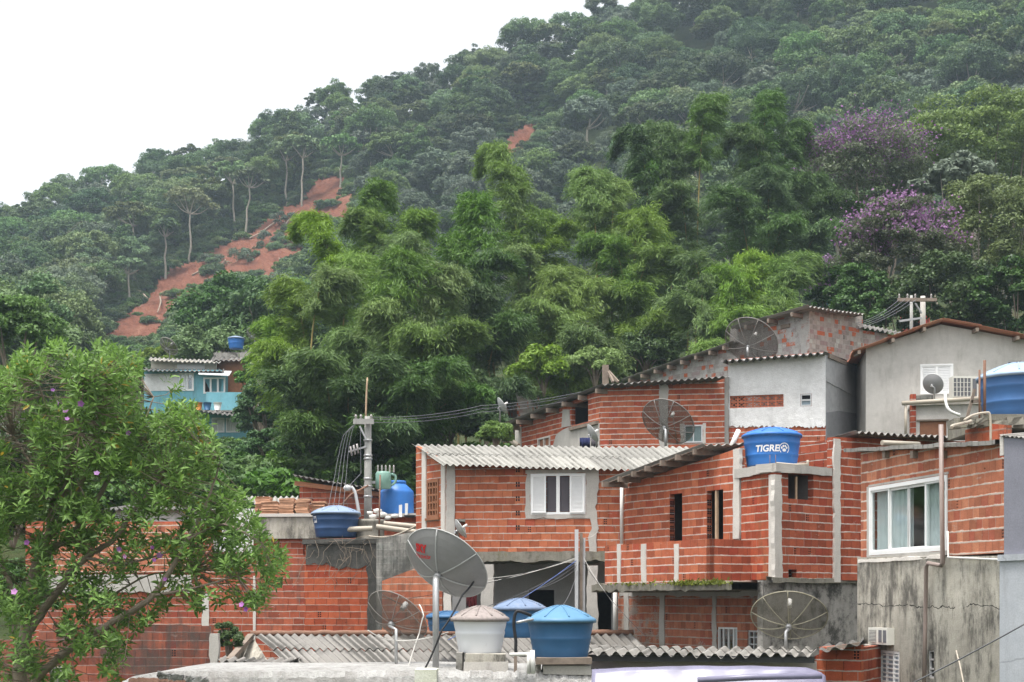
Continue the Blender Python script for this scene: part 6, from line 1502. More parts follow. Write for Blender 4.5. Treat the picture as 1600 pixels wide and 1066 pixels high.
mb = MB(); mb.tube(smooth_path([P(833, 968, 23.55), P(820, 970, 23.45), P(807, 973, 23.45)], 3), .022, 7); tag(mb.build('water_pipe', m_metal), 'short grey pipe from the faded blue tank to the black hose', 'pipe')
mb = MB(); mb.tube([P(796, 1023, 23.45), P(832, 1022, 23.45)], .03, 7); mb.tube([P(826, 1019, 23.4), P(826, 1053, 23.4)], .03, 7); mb.tube([P(832, 1016, 23.35), P(833, 1053, 23.35)], .04, 7); tag(mb.build('water_pipe', m_pvcwhite), 'white branching pipe below the black hose on the near parapet', 'pipe')
mb = MB(); mb.box(*[f_ for f_ in (P(803,0,24.0).x, P(808,0,24.0).x, 24.0, 24.05, Zr(1060, 24), Zr(1022, 24))]); tag(mb.build('stake', m_woodgrey), 'thin dark stake standing between the two near tanks', 'stake')
# plastic sheet on the lower right
mb = MB(); W_ = Wall((925, 22.6), (1290, 22.2)); nU, nV = 50, 6
rows_t = [(925,1047),(960,1044),(1080,1040),(1180,1041),(1262,1043),(1282,1050),(1290,1056)]
g = []
for i in range(nU+1):
    px = 925 + (1290-925)*i/nU; tr = float(np.interp(px, [a for a,b in rows_t], [b for a,b in rows_t]))
    g.append([W_.P(W_.u(px), -.35*k/nV + .05*mnoise.noise(Vector((px*.02, k*.25, 4))), W_.z(px, tr) - .42*(k/nV) + .015*mnoise.noise(Vector((px*.02, k*.2, 9)))) for k in range(nV+1)])
mb.mesh([p for r_ in g for p in r_], [(i*(nV+1)+k+1, (i+1)*(nV+1)+k+1, (i+1)*(nV+1)+k, i*(nV+1)+k) for i in range(nU) for k in range(nV)], None, 0, True)
a = MB(); sheet_ = mb.build('plastic_sheet', m_tarp); tag(sheet_, 'lilac plastic sheet stretched along the bottom below the white-edged roof', 'sheet')
sd = sheet_.modifiers.new('thickness', 'SOLIDIFY'); sd.thickness = .01
mb = MB(); mb.tube([P(1090, 1063, 22.0), P(1180, 1058, 22.0), P(1284, 1056, 22.0)], .05, 8); tag(mb.build('rolled_edge', m_tarp), 'rolled pale edge of the plastic sheet at the bottom right', 'sheet')

# ---------------------------------------------------------------- satellite dishes
SAT = Vector((.44, .60, .67)).normalized()
def dish(label, px, row, Y, dia_px, mat, axis=SAT, ribs=8, pole=None, poleR=.04, ribmat=None, feed=3, name='satellite_dish', fd=.38, ribr=.012, rimr=.014, depthk=1.0, group='satellite dishes', polemat=None, text=False):
    D = dia_px * Y / F; Rr_ = D / 2; f_ = D * fd; dep = Rr_ * Rr_ / (4 * f_) * depthk; kk = dep / (Rr_ * Rr_)
    n = axis.normalized(); C = P(px, row, Y); V = C - n * dep; e2 = (Vector((0,0,1)) - n * n.z).normalized(); e1 = n.cross(e2)
    ribmat = ribmat or (m_ribdark if mat in (m_mesh, m_mesh2) else m_dishrib)
    base = pole if pole is not None else V
    root = thing(name, label, 'satellite dish', base, group)
    def S_(r, a, o=0.0): return V + e1 * (r * math.cos(a)) + e2 * (r * math.sin(a)) + n * (kk * r * r + o)
    mb = MB(); nr, na = 7, 40
    for o_ in ((0.0, -.008) if mat in (m_dish, m_whitepaint, m_alu) else (0.0,)):
        for i in range(nr):
            for j in range(na):
                r0_, r1_ = Rr_ * i / nr, Rr_ * (i + 1) / nr; a0, a1 = 2*math.pi*j/na, 2*math.pi*(j+1)/na
                q = [(r0_, a0), (r1_, a0), (r1_, a1), (r0_, a1)] if i else [(0, a0), (r1_, a0), (r1_, a1)]
                mb.face([S_(r, a, o_) for r, a in q], [(r * math.cos(a), r * math.sin(a)) for r, a in q], 0, True)
    mb.build('reflector', mat, root)
    mb = MB(); mb.tube([S_(Rr_, 2*math.pi*j/48) for j in range(49)], rimr, 5, cap=False); mb.build('rim', ribmat, root)
    for k in range(ribs):
        a = 2*math.pi*(k + .25)/ribs; mb = MB(); mb.tube([S_(Rr_ * (.06 + .94*j/7), a, -.014) for j in range(8)], ribr, 5); mb.build('rib', ribmat, root)
    mb = MB(); mb.tube([V - n*.08, V + n*.0], min(.06, Rr_*.11), 10); mb.build('hub', m_metal, root)
    if feed:
        fp = V + n * f_; mb = MB(); mb.tube([fp - n*.10, fp + n*.08], min(.055, Rr_*.12), 8); fo = mb.build('feed_horn', m_pvcwhite, root)
        for k in range(feed):
            a = 2*math.pi*(k)/max(feed, 1) - (1.57 if feed == 1 else .5); mb = MB(); mb.tube([S_(Rr_ * (.98 if feed == 1 else .9), a), fp], .010 if feed > 1 else .016, 5); mb.build('feed_arm', ribmat, root)
    if pole is not None:
        mb = MB(); pt = V - n*.09; mb.tube([Vector((pole.x, pole.y, pole.z)), Vector((pole.x, pole.y, pt.z - .06)), pt], poleR, 10); mb.build('mast', polemat or m_metal, root)
    if text:
        for (v, fc), oa, ob_, sl in ((TX_SKY, -.22, .50, -.05), (TX_URL, -.20, .37, -.05)):
            mb = MB(); vv = []
            for p in v:
                x, y = p[0] + oa, p[1] * 1.25 + ob_ + sl * p[0]; r = math.hypot(x, y); vv.append(V + e1 * x + e2 * y + n * (kk * r * r - .02))
            mb.mesh(vv, fc); mb.build('lettering', m_red, root)
    return root
dish('big grey solid dish with red lettering on a tall pole beside the white tank', 698, 880, 25.4, 141, m_dish, ribs=6, pole=P(681, 1047, 25.0), poleR=.058, ribr=.013, feed=1, text=True, depthk=1.15)
dish('wire mesh dish on a short pole left of the big grey dish', 621, 962, 28.0, 104, m_mesh, ribs=8, pole=P(619, 1046, 27.6), poleR=.032, ribr=.009, rimr=.011)
dish('olive wire mesh dish with pale ribs in front of the mouldy wall', 1233, 962, 28.6, 118, m_mesh2, axis=Vector((.15,.62,.77)), ribs=9, pole=P(1228, 1017, 28.3), poleR=.035, ribmat=m_ribpale, feed=1, ribr=.010, rimr=.012)
dish('brown wire mesh dish in front of the upper brick wall', 1044, 659, 46.0, 86, m_mesh, ribs=8, pole=P(1040, 700, 45.6), ribr=.016, rimr=.018, feed=1)
dish('brown wire mesh dish standing on the dark roof of the white plastered house', 1174, 533, 50.0, 86, m_mesh, ribs=8, pole=P(1168, 556, 49.5), ribr=.016, rimr=.018, feed=1)
dish('far wire mesh dish on the roof of the turquoise house', 264, 541, 92.0, 32, m_mesh, ribs=8, pole=P(265, 562, 92.0), ribr=.02, rimr=.03, feed=1)
dish('far wire mesh dish right of the small far blue tank', 396, 523, 95.0, 24, m_mesh, ribs=6, pole=P(398, 552, 95.0), ribr=.02, rimr=.03, feed=1)
dish('small grey solid dish in front of the louvred window on the grey gabled house', 1458, 600, 46.4, 32, m_dish, axis=Vector((.55, .72, .42)), ribs=0, pole=P(1460, 626, 46.3), poleR=.03, feed=1)
EDGE = Vector((.84, .18, .52))
dish('small white dish seen edge-on at the low end of the upper raking roof', 785, 634, 53.0, 28, m_alu, axis=EDGE, ribs=0, pole=P(781, 664, 53.0), poleR=.03, feed=1)
dish('small white dish seen edge-on against the cement patch of the upper house', 926, 677, 46.5, 30, m_alu, axis=EDGE, ribs=0, pole=P(932, 697, 46.5), poleR=.03, feed=1)
dish('small pale dish seen edge-on low on the wall beside the big grey dish', 720, 826, 36.3, 32, m_alu, axis=EDGE, ribs=0, pole=P(716, 850, 36.6), poleR=.03, feed=1)

# ---------------------------------------------------------------- poles, lamp, wires
def utility_pole(label, px, Y, top, bot, r, m=None):
    b = P(px, bot, Y); root = thing('utility_pole', label, 'utility pole', b, 'utility poles'); mb = MB(); t = P(px, top, Y); mb.tube([b, b.lerp(t, .5), t], [r*1.2, r*1.05, r*.9], 14); mb.build('shaft', m or m_pole, root); return root
PY = 43.2; UP = utility_pole('concrete utility pole with a transformer behind the beige pipes', 575, PY, 651, 850, .112)
mb = MB(); mb.box(P(553,0,PY).x, P(585,0,PY).x, PY-.22, PY-.12, Zr(664, PY), Zr(656, PY)); mb.build('crossarm', m_pole, UP)
mb = MB(); mb.bar(P(562, 666, PY-.18), P(573, 688, PY-.16), .05); mb.build('brace', m_metal, UP)
for row in (688, 712, 717, 748, 760, 776):
    mb = MB(); q = P(575, row, PY); mb.lathe(q, [(.11, -.025), (.135, -.025), (.135, .025), (.11, .025)], 14); mb.build('clamp_band', m_metal, UP)
mb = MB(); mb.bar(P(545, 706, PY-.1), P(572, 698, PY-.1), .05); mb.build('fuse_bracket', m_metal, UP)
for k in range(3):
    q = P(549 + 5*k, 706 - 2*k, PY-.15); mb = MB(); mb.tube([q + Vector((-.03,0,.16)), q + Vector((.02,0,-.12))], .03, 7); mb.build('fuse', m_porc, UP)
for px in (556, 564, 580):
    q = P(px, 656, PY-.17); mb = MB(); mb.lathe(q, [(.02, 0), (.05, .03), (.03, .07), (.05, .10), (.02, .16)], 9); mb.build('insulator', m_porc, UP)
TR = thing('transformer', 'pale green electrical transformer fixed to the utility pole above the bottle-shaped tank', 'transformer', P(599, 764, PY+.1))
mb = MB(); q = P(599, 764, PY+.1); mb.lathe(q, [(.2, 0), (.24, .02), (.24, .46), (.2, .52), (.02, .54)], 20); mb.build('tank', m_trafo, TR)
mb = MB(); mb.tube(smooth_path([q + Vector((.22,0,.45)), q + Vector((.36,0,.4)), q + Vector((.36,0,.2)), q + Vector((.22,0,.1))], 3), .04, 7); mb.build('cooling_tube', m_trafo, TR)
for k in range(5):
    b = q + Vector((-.16 + .12*k, -.05, .5)); mb = MB(); mb.lathe(b, [(.02,0),(.035,.04),(.02,.07),(.035,.1),(.02,.13),(.03,.17),(.01,.22)], 8); mb.build('bushing', m_porc, TR)
mb = MB(); mb.bar(q + Vector((-.24,0,.2)), q + Vector((-.42,0,.2)), .08); mb.build('bracket', m_metal, TR)
LP = thing('street_lamp', 'street lamp with a curved grey arm left of the utility pole', 'street lamp', P(562, 808, 42.6))
mb = MB(); mb.tube(smooth_path([P(562, 808, 42.6), P(558, 785, 42.6), P(554, 768, 42.6), P(549, 761, 42.6)], 5), .05, 8); mb.build('arm', m_alu, LP)
mb = MB(); c = P(543, 763, 42.6)
for i in range(1): mb.lathe(c, [(.001, -.09), (.09, -.07), (.13, 0), (.1, .07), (.001, .11)], 14)
mb.build('lamp_head', m_alu, LP)
mb = MB(); mb.tube([P(524, 800, 42.4), P(548, 773, 42.5), P(575, 759, 43.0)], .03, 6); tag(mb.build('steel_strut', m_rust), 'thin slanting pipe behind the street lamp arm', 'pipe')
mb = MB(); mb.tube(smooth_path([P(571.5, 652, PY), P(572.5, 620, PY), P(574, 590, PY)], 3), [.03]*6 + [.02], 6); tag(mb.build('bamboo_stick', m_woodpale), 'thin pale stick standing up from the top of the utility pole', 'stick')
mb = MB(); mb.tube([P(592, 850, 41.0), P(594, 742, 41.0)], .022, 8); tag(mb.build('steel_post', m_rust), 'thin grey steel post in front of the bottle-shaped blue tank', 'post')
UP2 = utility_pole('concrete utility pole with wooden crossarm behind the grey gabled house', 1442, 60, 463, 560, .115, m_conc)
mb = MB(); mb.box(P(1402,0,59.7).x, P(1463,0,59.7).x, 59.6, 59.72, Zr(471.5, 59.7), Zr(466.5, 59.7)); mb.build('crossarm', m_woodgrey, UP2)
mb = MB(); mb.bar(P(1430, 474, 59.7), P(1440, 490, 59.8), .06); mb.build('brace', m_metal, UP2)
mb = MB(); mb.bar(P(1405, 502, 59.7), P(1440, 497, 59.8), .08); mb.build('lower_arm', m_metal, UP2)
for px in (1405, 1418, 1430, 1455):
    mb = MB(); q = P(px, 466, 59.7); mb.lathe(q, [(.03, 0), (.05, .03), (.03, .08), (.05, .12), (.02, .18)], 9); mb.build('insulator', m_porc, UP2)
UP3 = utility_pole('thin weathered pole just left of the right-hand utility pole', 1424, 61, 462, 560, .07)
GW = 'wires between the poles'
for i, (r0, r1) in enumerate(((652, 603), (655, 606), (660, 612))): cable([P(578, r0, PY), P(752, 634 + 5*i, 47.5), P(946, r1, 52.0)], .010, m_cableg, 'power line from the left utility pole to the upper roof, the %s of three' % ('highest', 'middle', 'lowest')[i], group=GW, sag=.12)
for i in range(4): cable([P(566 - i, 655 + i, PY-.1), P(552 - 5*i, 668 + 4*i, PY-.2), P(545 - 5*i, 700 + 3*i, PY-.3), P(541 - 6*i, 745, PY-.6), P(536 - 8*i, 800, PY-1.2)], .008, m_cableg, 'drooping service cable left of the utility pole, number %s from the pole' % ('one', 'two', 'three', 'four')[i], group=GW, sag=-.05, n=6)
cable([P(563, 668, PY-.2), P(564, 740, PY-.2), P(545, 760, 42.6)], .01, m_cableg, 'thin lamp wire hanging beside the utility pole', group=GW)
for i in range(4): cable([P(1405 + 9*i, 468, 59.6), P(1338, 505 + 3*i, 56.0)], .011, m_cableg, 'wire from the right-hand crossarm to the topmost roof, number %s from the left' % ('one', 'two', 'three', 'four')[i], group=GW, sag=.15)
for i, (px, tp, bt) in enumerate(((901, 828, 1010), (908.5, 832, 960), (912, 840, 960))):
    mb = MB(); mb.box(P(px-2.6,0,33.2).x, P(px+2.6,0,33.2).x, 33.2+.1*i, 33.32+.1*i, Zr(bt, 33.2), Zr(tp, 33.2), 0, .01); tag(mb.build('meter_post', m_alu if i != 1 else m_woodgrey), ('tall grey service post in front of the porch, leftmost of three', 'weathered service post in the middle of the three before the porch', 'short grey service post, rightmost of three before the porch')[i], 'post', 'service posts before the porch')
FAN = [((904, 838), (935, 830), 33.3, 36.2), ((903, 878), (755, 950), 33.3, 30), ((903, 874), (700, 1000), 33.3, 28), ((903, 872), (745, 905), 33.3, 34), ((905, 880), (790, 940), 33.3, 31), ((904, 884), (650, 985), 33.3, 29), ((904, 870), (720, 915), 33.3, 33), ((903, 890), (880, 945), 33.3, 30), ((912, 880), (1010, 995), 33.3, 30), ((912, 872), (975, 960), 33.3, 32), ((905, 886), (820, 925), 33.3, 32), ((905, 868), (640, 935), 33.3, 30)]
for i, (a, b, ya, yb) in enumerate(FAN):
    cable([P(*a, ya), P(*b, yb)], .005 if i != 2 else .009, m_cableb if i == 2 else (m_cablew, m_cableg, m_cablek)[i % 3], ('blue service cable fanning down left from the porch posts' if i == 2 else 'thin %s service wire fanning out from the three porch posts' % ('white', 'grey', 'black')[i % 3]), group='service wires at the porch posts', sag=.10)
cable([P(655, 945, 27.0), P(662, 962, 26.8), P(655, 990, 26.8), P(637, 1047, 26.5)], .013, m_cablew, 'white cable hanging from the left wire mesh dish', sag=-.03)
cable([P(752, 890, 25.4), P(722, 930, 24.9), P(690, 985, 24.6), P(662, 1048, 24.5)], .018, m_cablek, 'black cable slanting down in front of the dish pole', sag=.04)
cable([P(575, 985, 27), P(618, 1001, 27.6), P(700, 988, 25.2)], .012, m_cablew, 'white cable across the foot of the left wire mesh dish', sag=.05)
cable([P(1400, 1080, 21.5), P(1610, 970, 20.0)], .012, m_cableg, 'wire crossing in front of the stained concrete wall', sag=.02)
cable([P(1494, 1017, 22.6), P(1500, 1040, 22.4), P(1506, 1070, 22.2)], .015, m_pvcbeige, 'yellowish cable end hanging low on the stained wall')
cable([P(576, 838, 40.6), P(610, 839, 40.8), P(652, 821, 40.6)], .028, m_pvcbeige, 'pale rope or hose sagging below the beige pipes', name='hose', sag=.02, cat='hose')
for (x0, y0, x1, y1, Y, lab) in ((522, 828, 582, 826, 40.8, 'short beige pipe with an open end beside the navy tank'), (566, 815, 660, 824, 41.4, 'long beige pipe reaching to the orange brick house, the upper one'), (588, 823, 660, 833, 40.9, 'long beige pipe reaching to the orange brick house, the lower one')):
    mb = MB(); mb.tube([P(x0, y0, Y), P(x1, y1, Y)], .078, 14, cap=False); mb.tube([P(x0, y0, Y), P(x1, y1, Y)], .064, 14, cap=False); tag(mb.build('drain_pipe', m_pvcbeige), lab, 'pipe', 'beige pipes beside the navy tank')
for i, (px, row, r) in enumerate(((583, 806, 7), (597, 803, 8), (606, 808, 6), (617, 805, 6), (590, 797, 7), (578, 800, 5))):
    q = P(px, row + 2, 42.0); mb = MB(); s_ = r * 42 / F
    mb.lathe(q, [(.01, -s_*.5), (s_*.9, -s_*.3), (s_, .05), (s_*.6, s_*.5), (.005, s_*.65)], 9); tag(mb.build('rubble_sack', m_foamwhite), 'small whitish lump of rubble on the deck between the pipes and the bottle-shaped tank', 'rubble', 'whitish rubble on the deck')
for px in (625.5, 635):
    blk('short white upright strip in front of the bottle-shaped tank, the %s one' % ('left' if px < 630 else 'right'), px-2.2, px+2.2, 789 + (px-625)*-.2, 808, 41.9, .05, m_whitepaint, 'white_strip', cat='strip', group='white strips on the deck')
mb = MB(); mb.lathe(P(640, 807, 41.8), [(.02, -.03), (.13, -.03), (.18, .03), (.17, .035), (.1, 0)], 16); tag(mb.build('pan', m_dark), 'shallow black pan on the deck beside the orange brick house', 'pan')

# ---------------------------------------------------------------- things on the upper houses
AC = thing('air_conditioner', 'beige outdoor air conditioner unit on the terrace of the grey gabled house', 'air conditioner', P(1507, 622, 46.4))
a, b = P(1488, 622, 46.4), P(1528, 588, 46.4)
mb = MB(); mb.box(a.x, b.x, 46.4, 46.75, a.z, b.z, 0, .004); mb.build('casing', m_ac, AC)
mb = MB(); x0, x1 = a.x + .03*(b.x-a.x), a.x + .72*(b.x-a.x); mb.box(x0, x1, 46.385, 46.41, a.z+.04, b.z-.05); mb.build('grille_recess', m_acgrille, AC)
mb = MB()
for k in range(6): x = x0 + (x1-x0)*k/5; mb.box(x-.012, x+.012, 46.36, 46.384, a.z+.03, b.z-.04)
for k in range(5): z = a.z + .05 + (b.z-a.z-.11)*k/4; mb.box(x0, x1, 46.352, 46.359, z-.008, z+.008)
mb.build('grille', m_ac, AC)
mb = MB(); mb.box(a.x + .79*(b.x-a.x), a.x + .95*(b.x-a.x), 46.38, 46.41, a.z+.06, b.z-.08); mb.build('side_vent', m_acgrille, AC)
mb = MB(); mb.tube(smooth_path([P(1477, 616, 46.0), P(1478, 630, 45.9), P(1484, 642, 45.8), P(1500, 649, 45.8)], 4), .05, 8); tag(mb.build('white_pipe', m_pvcwhite), 'curved white pipe hanging from the terrace of the grey gabled house', 'pipe')
TP = thing('timber_post', 'short timber post with two braces on the upper brick roof', 'post', P(946, 600, 50))
mb = MB(); mb.bar(P(946, 602, 50), P(946, 571, 50), .22); mb.build('post', m_woodgrey, TP)
for dx in (9, 17): mb = MB(); mb.bar(P(949, 578, 50), P(949+dx, 597, 49.6), .08); mb.build('brace', m_woodgrey, TP)
def cloth(label, x0, x1, y0, y1, Y, mat, group=None):
    mb = MB(); n = 14; a, b = P(x0, y1, Y), P(x1, y0, Y); vs = []
    for i in range(n+1):
        x = a.x + (b.x-a.x)*i/n; o_ = .04*math.sin(i*1.3) ; cur = [Vector((x, Y+o_, a.z + .05*math.sin(i*.9))), Vector((x, Y+o_*.4, b.z))]
        vs += cur
    mb.mesh(vs, [(2*i, 2*i+2, 2*i+3, 2*i+1) for i in range(n)], None, 0, True)
    o = mb.build('hanging_cloth', mat); sd = o.modifiers.new('thickness', 'SOLIDIFY'); sd.thickness = .008; return tag(o, label, 'cloth', group)
cloth('navy cloth hung out to dry below the dark unglazed opening of the upper house', 906, 922, 684, 699, 47.2, m_clothblue); cloth('dark striped cloth drying behind the edge-on white dish', 924, 934, 685, 699, 47.0, m_clothblue and m_gauze)
cloth('red and white patterned cloth hanging in the porch behind the white tank', 729, 745, 930, 950, 38.0, m_clothred)
mb = MB()
for (p0, p1) in (((1506, 672), (1523, 608)), ((1531, 660), (1540, 606)), ((1517, 628), (1540, 626)), ((1510, 655), (1534, 652))): mb.bar(P(*p0, 26.8), P(*p1, 26.8), .05)
tag(mb.build('wooden_trestle', m_woodgrey), 'leaning wooden trestle frame left of the big chalky blue tank', 'trestle')
for i, (px, t, b_, lab) in enumerate(((1538.5, 563, 648, 'rusty upright pole in front of the big chalky blue tank'), (1530.5, 578, 660, 'thin dark upright rod left of the big chalky blue tank'))):
    mb = MB(); mb.tube([P(px, b_, 25.6), P(px, t, 25.6)], .026 - .008*i, 6); tag(mb.build('steel_rod', m_rust), lab, 'rod')
mb = MB(); mb.tube(smooth_path([P(1487, 668, 24.6), P(1490, 665, 24.7), P(1512, 660, 25.2), P(1517, 658, 25.3)], 4), .030, 8); tag(mb.build('overflow_pipe', m_pvcbeige), 'pale pipe running from the brown downpipe up to the big chalky blue tank', 'pipe')
mb = MB(); mb.tube(smooth_path([P(1506, 657, 25.0), P(1520, 649, 25.0), P(1540, 645, 25.0), P(1547, 650, 25.0), P(1548, 690, 25.0)], 5), .021, 7); tag(mb.build('overflow_pipe', m_pvcbeige), 'thin arched pale pipe below the big chalky blue tank', 'pipe')

# ---------------------------------------------------------------- the flowering tree in front
FY = 21.5; KX = FY / F
FT = thing('flowering_tree', 'big leafy tree with a few violet flowers in the left foreground', 'tree', P(30, 1300, FY))
LIMBS = [ [(12,1300,0,.17),(20,1150,0,.15),(30,1066,0,.135),(40,978,0,.12),(58,882,.1,.095),(74,840,.1,.085),(106,797,.2,.07),(141,723,.3,.05),(150,670,.3,.03),(160,610,.3,.015)],
 [(45,989,0,.085),(88,925,-.2,.075),(133,872,-.4,.062),(175,845,-.5,.05),(215,790,-.5,.035),(260,740,-.5,.02)],
 [(74,866,.1,.07),(127,819,.3,.055),(186,723,.6,.04),(215,690,.7,.028),(240,620,.8,.014)],
 [(20,1130,-.1,.10),(53,1066,-.3,.085),(122,1005,-.6,.075),(186,967,-.8,.065),(239,930,-1.0,.055),(292,845,-1.1,.04),(325,780,-1.1,.025),(345,720,-1.1,.012)],
 [(74,840,.1,.06),(85,740,0,.045),(80,670,-.2,.03),(60,600,-.3,.015)], [(40,978,0,.06),(10,900,.5,.045),(-30,830,.8,.03),(-50,700,.9,.015)],
 [(239,930,-1.0,.035),(300,920,-1.2,.025),(370,900,-1.3,.012)], [(292,845,-1.1,.03),(350,820,-1.4,.022),(410,850,-1.5,.010)], [(133,872,-.4,.035),(200,880,-.8,.025),(270,860,-.9,.012)], [(106,797,.2,.05),(60,740,.8,.035),(20,680,1.0,.018)], [(186,723,.6,.03),(250,670,1.0,.02),(310,680,1.1,.01)], [(88,925,-.2,.04),(150,940,.4,.028),(230,900,.7,.016),(300,890,.8,.01)], [(58,882,.1,.05),(120,700,-.9,.03),(130,600,-1.0,.015)] ]
mb = MB(); LPTS = []
for l in LIMBS:
    pts = smooth_path([P(a, b, FY + d) for a, b, d, r in l], 6); rs = []
    for i in range(len(l)-1):
        for k in range(6): rs.append(l[i][3] + (l[i+1][3] - l[i][3]) * k/6)
    rs.append(l[-1][3]); pts = [p + Vector((rnd.uniform(-1,1), rnd.uniform(-1,1), rnd.uniform(-1,1))) * r * .25 for p, r in zip(pts, rs)]; mb.tube(pts, [q * .78 for q in rs], 9); LPTS += pts[4:]
mb.build('trunk', m_bark, FT)
POLY = [(-60,560),(10,545),(60,538),(120,522),(165,530),(215,555),(268,585),(308,635),(330,670),(352,735),(392,775),(410,830),(452,858),(440,905),(402,950),(360,935),(330,960),(280,930),(210,990),(190,1062),(150,1050),(90,1066),(-60,1066)]
tips = []; tries = 0
while len(tips) < 3300 and tries < 140000:
    tries += 1; x, y = rnd.uniform(-60, 455), rnd.uniform(520, 1066)
    if not inpoly(x, y, POLY): continue
    w_ = 1.0 if y < 790 else .62 if y < 880 else .40
    if 190 < x < 330 and 860 < y: w_ = .24
    if x > 330 and y > 700: w_ = .8
    w_ *= max(0, min(1.0, .60 + 2.0 * mnoise.noise(Vector((x*.019, y*.019, 2.0)))))
    if rnd.random() > w_: continue
    dd = rnd.uniform(-1.7, 1.7)
    tips.append(P(x, y, FY + dd))
LPA = np.array([tuple(p) for p in LPTS])
tw = MB(); lp_, la_, ln_, ll_, lw_ = [], [], [], [], []; fl = []
up_ = Vector((0, 0, 1))
for t in tips:
    d2 = ((LPA - np.array(t))**2).sum(1); j = int(d2.argmin()); b = Vector(LPA[j]); dv = t - b
    if .05 < dv.length < 1.2 and rnd.random() < .45:
        m_ = b.lerp(t, .55) + Vector((0, 0, -.06 * dv.length)); tw.tube([b, m_, t], [.008, .006, .003], 4, cap=False)
    ax = (dv.normalized() * .5 + up_ * .7 + Vector([rnd.gauss(0, .35) for _ in range(3)])).normalized(); n_ = rnd.randint(8, 12); e1 = ax.orthogonal().normalized(); e2 = ax.cross(e1)
    for k in range(n_):
        a = k * 2.4 + rnd.uniform(-.3, .3); dr = e1 * math.cos(a) + e2 * math.sin(a); s = k / n_; el_ = .15 + .9 * s
        d_ = (dr * math.cos(el_) + ax * math.sin(el_) + Vector((0, 0, -.18))).normalized(); L_ = rnd.uniform(.095, .165)
        lp_.append(tuple(t - ax * (.16 * (1 - s)) + d_ * L_ * .5)); la_.append(tuple(d_)); ln_.append(tuple((ax + dr * -.3 + Vector([rnd.gauss(0, .25) for _ in range(3)])).normalized())); ll_.append(L_); lw_.append(L_ * rnd.uniform(.24, .34))
tw.build('twigs', m_bark, FT)
def leaf_folded(p, a, nrm, L, W, fold=.35):
    a = unit(a); w = unit(np.cross(a, nrm)); n_ = unit(np.cross(w, a)); L = L.reshape(-1,1); W = W.reshape(-1,1)
    b = p - a*L*.5; t = p + a*L*.5 - n_*L*.10; m1 = p - a*L*.12 ; m2 = p + a*L*.2 - n_*L*.03
    l1 = m1 + w*W*.5 + n_*W*fold*.5; l2 = m2 + w*W*.40 + n_*W*fold*.4; r1 = m1 - w*W*.5 + n_*W*fold*.5; r2 = m2 - w*W*.40 + n_*W*fold*.4
    v = np.stack([b, m1, m2, t, l1, l2, r1, r2], axis=1).reshape(-1, 3); k = np.arange(len(p)).reshape(-1,1) * 8
    f = np.concatenate([k + np.array([[0,1,4,4]]), k + np.array([[1,2,5,4]]), k + np.array([[2,3,5,5]]), k + np.array([[0,6,1,1]]), k + np.array([[1,6,7,2]]), k + np.array([[2,7,3,3]])])
    quads = np.concatenate([k + np.array([[1,2,5,4]]), k + np.array([[1,6,7,2]])]); tris = np.concatenate([k + np.array([[0,1,4]]), k + np.array([[2,3,5]]), k + np.array([[0,6,1]]), k + np.array([[2,7,3]])])
    return v, quads, tris
v, qd, tr_ = leaf_folded(np.array(lp_), np.array(la_), np.array(ln_), np.array(ll_), np.array(lw_))
qt = np.concatenate([qd[:, [0,1,2]], qd[:, [0,2,3]], tr_])
npmesh('leaves', v, qt, l_fore, FT)
print('leaves', len(lp_))
FLW = [(85,610),(92,630),(100,642),(128,631),(107,655),(200,677),(185,858),(193,870),(240,855),(248,868),(243,875),(258,905),(45,848),(20,925),(375,945),(383,952),(152,740)]
for i, (px, row) in enumerate(FLW):
    c = P(px + rnd.uniform(-3, 3), row, FY - 1.5 + rnd.uniform(-.2, .2)); mb = MB(); ax = Vector((rnd.gauss(0,.4), -.8, rnd.gauss(.3,.3))).normalized(); e1 = ax.orthogonal().normalized(); e2 = ax.cross(e1); s_ = rnd.uniform(.03, .05)
    for k in range(5):
        a = k * 1.2566; dr = e1*math.cos(a) + e2*math.sin(a); sd_ = ax.cross(dr); mb.face([c, c + dr*s_*.6 + sd_*s_*.5 + ax*.01, c + dr*s_*1.1 + ax*.015, c + dr*s_*.6 - sd_*s_*.5 + ax*.01], None, 0, False)
    mb.build('flower', l_pink if i % 3 else l_purple, FT)
# bushes behind the near walls
shrub(358, 1020, 33.0, 24, 40, l_mid, 'green bush squeezed between the square-block wall and the weathered roof', 16, 130, .16, .06)
shrub(20, 960, 36, 60, 60, l_mid, 'dark bush behind the trunk of the flowering tree', 20, 130, .2, .09)
shrub(40, 760, 50, 90, 60, l_mid, 'bushy growth behind the flowering tree at the left edge', 30, 140, .3, .14)
shrub(160, 720, 56, 90, 60, l_mid, 'bushy growth behind the flowering tree, left of the turquoise house', 30, 140, .3, .14)
shrub(280, 770, 60, 80, 50, l_mid, 'dark bushes below the turquoise house', 30, 140, .3, .14)
shrub(350, 790, 66, 60, 40, l_mid, 'dark bushes right below the lower windows of the turquoise house', 26, 140, .3, .14)
shrub(90, 640, 80, 90, 60, l_mid, 'green thicket behind the flowering tree below the forest edge', 30, 140, .4, .2)
shrub(200, 620, 98, 60, 50, l_mid, 'green thicket left of the turquoise house', 26, 140, .4, .2)
shrub(20, 830, 45, 70, 40, l_mid, 'bush behind the flowering tree above the left end of the red wall', 24, 130, .2, .09)
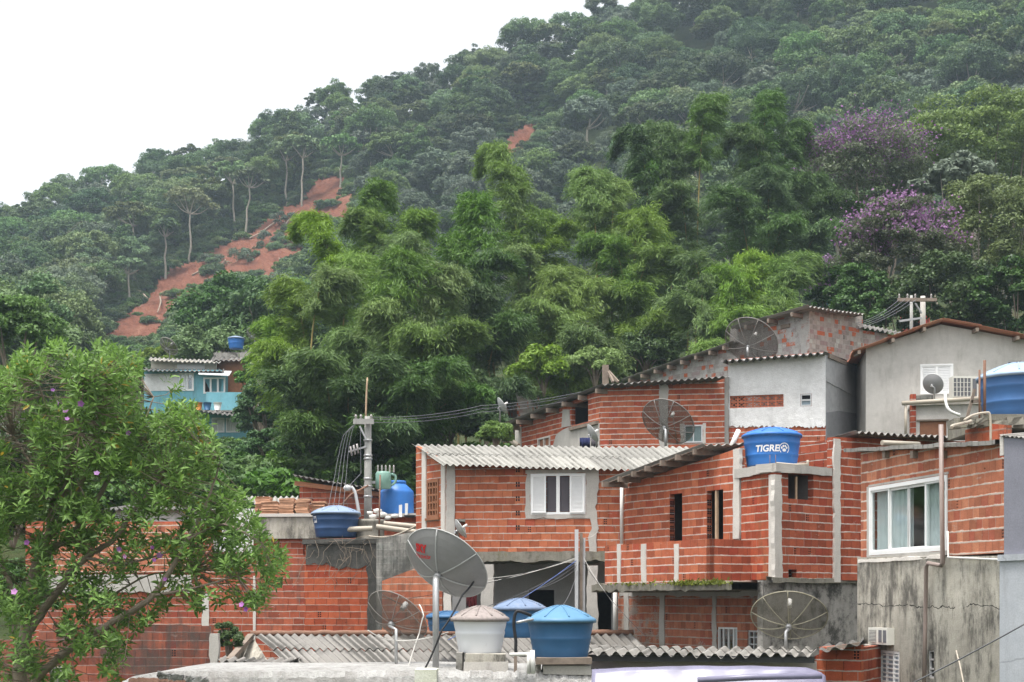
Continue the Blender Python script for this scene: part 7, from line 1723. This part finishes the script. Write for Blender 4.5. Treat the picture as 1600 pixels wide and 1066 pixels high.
# ---------------------------------------------------------------- air, sky, sun, camera
def haze():
    m = bpy.data.materials.new('damp_air'); m.use_nodes = True; nt = m.node_tree; nt.nodes.clear()
    out = nt.nodes.new('ShaderNodeOutputMaterial'); v = nt.nodes.new('ShaderNodeVolumePrincipled')
    v.inputs['Color'].default_value = (.70, .85, 1.0, 1); v.inputs['Density'].default_value = HAZE; v.inputs['Anisotropy'].default_value = .2
    nt.links.new(v.outputs[0], out.inputs['Volume'])
    mb = MB(); mb.box(-720, 720, -90, 780, -3, 215); o = mb.build('haze', m); o['kind'] = 'stuff'
HAZE = .00036
if HAZE: haze()
w = bpy.data.worlds.new('World'); sc.world = w; w.use_nodes = True; nt = w.node_tree
bg = nt.nodes['Background']; sky = nt.nodes.new('ShaderNodeTexSky'); sky.sky_type = 'NISHITA'; sky.sun_disc = False
SUN_EL, SUN_AZ = 74.0, 215.0             # degrees; azimuth clockwise from the view direction
sky.sun_elevation = R(SUN_EL); sky.sun_rotation = R(SUN_AZ); sky.air_density = 1.0; sky.dust_density = 4.0; sky.ozone_density = 1.0
hs = nt.nodes.new('ShaderNodeHueSaturation'); hs.inputs['Saturation'].default_value = .12
nt.links.new(sky.outputs[0], hs.inputs['Color']); nt.links.new(hs.outputs[0], bg.inputs[0]); bg.inputs[1].default_value = .12
L = bpy.data.lights.new('sun', 'SUN'); L.energy = 1.5; L.angle = R(12); L.color = (1, .97, .92)
so = bpy.data.objects.new('sun', L); COL.objects.link(so)
az = R(SUN_AZ); el = R(SUN_EL); d = Vector((math.sin(az) * math.cos(el), math.cos(az) * math.cos(el), math.sin(el)))
so.rotation_euler = (-d).to_track_quat('-Z', 'Y').to_euler(); so.location = (0, -20, 60)
cam = bpy.data.cameras.new('camera'); co = bpy.data.objects.new('camera', cam); COL.objects.link(co)
co.location = (0, 0, H); co.rotation_euler = (R(90), 0, 0); cam.lens = 50; cam.sensor_width = 36; cam.shift_y = (HY - 533) / 1600; cam.clip_end = 5000; cam.clip_start = .5
sc.camera = co
sc.view_settings.view_transform = 'Standard'; sc.view_settings.look = 'None'; sc.view_settings.gamma = 1; sc.view_settings.use_curve_mapping = False
sc.view_settings.exposure = 1.5
cy = sc.cycles
cy.max_bounces = 6; cy.diffuse_bounces = 3; cy.glossy_bounces = 2; cy.transmission_bounces = 3; cy.transparent_max_bounces = 12; cy.volume_bounces = 1
cy.use_denoising = True
for o in list(bpy.data.objects):
    if '_o' in o: del o['_o']
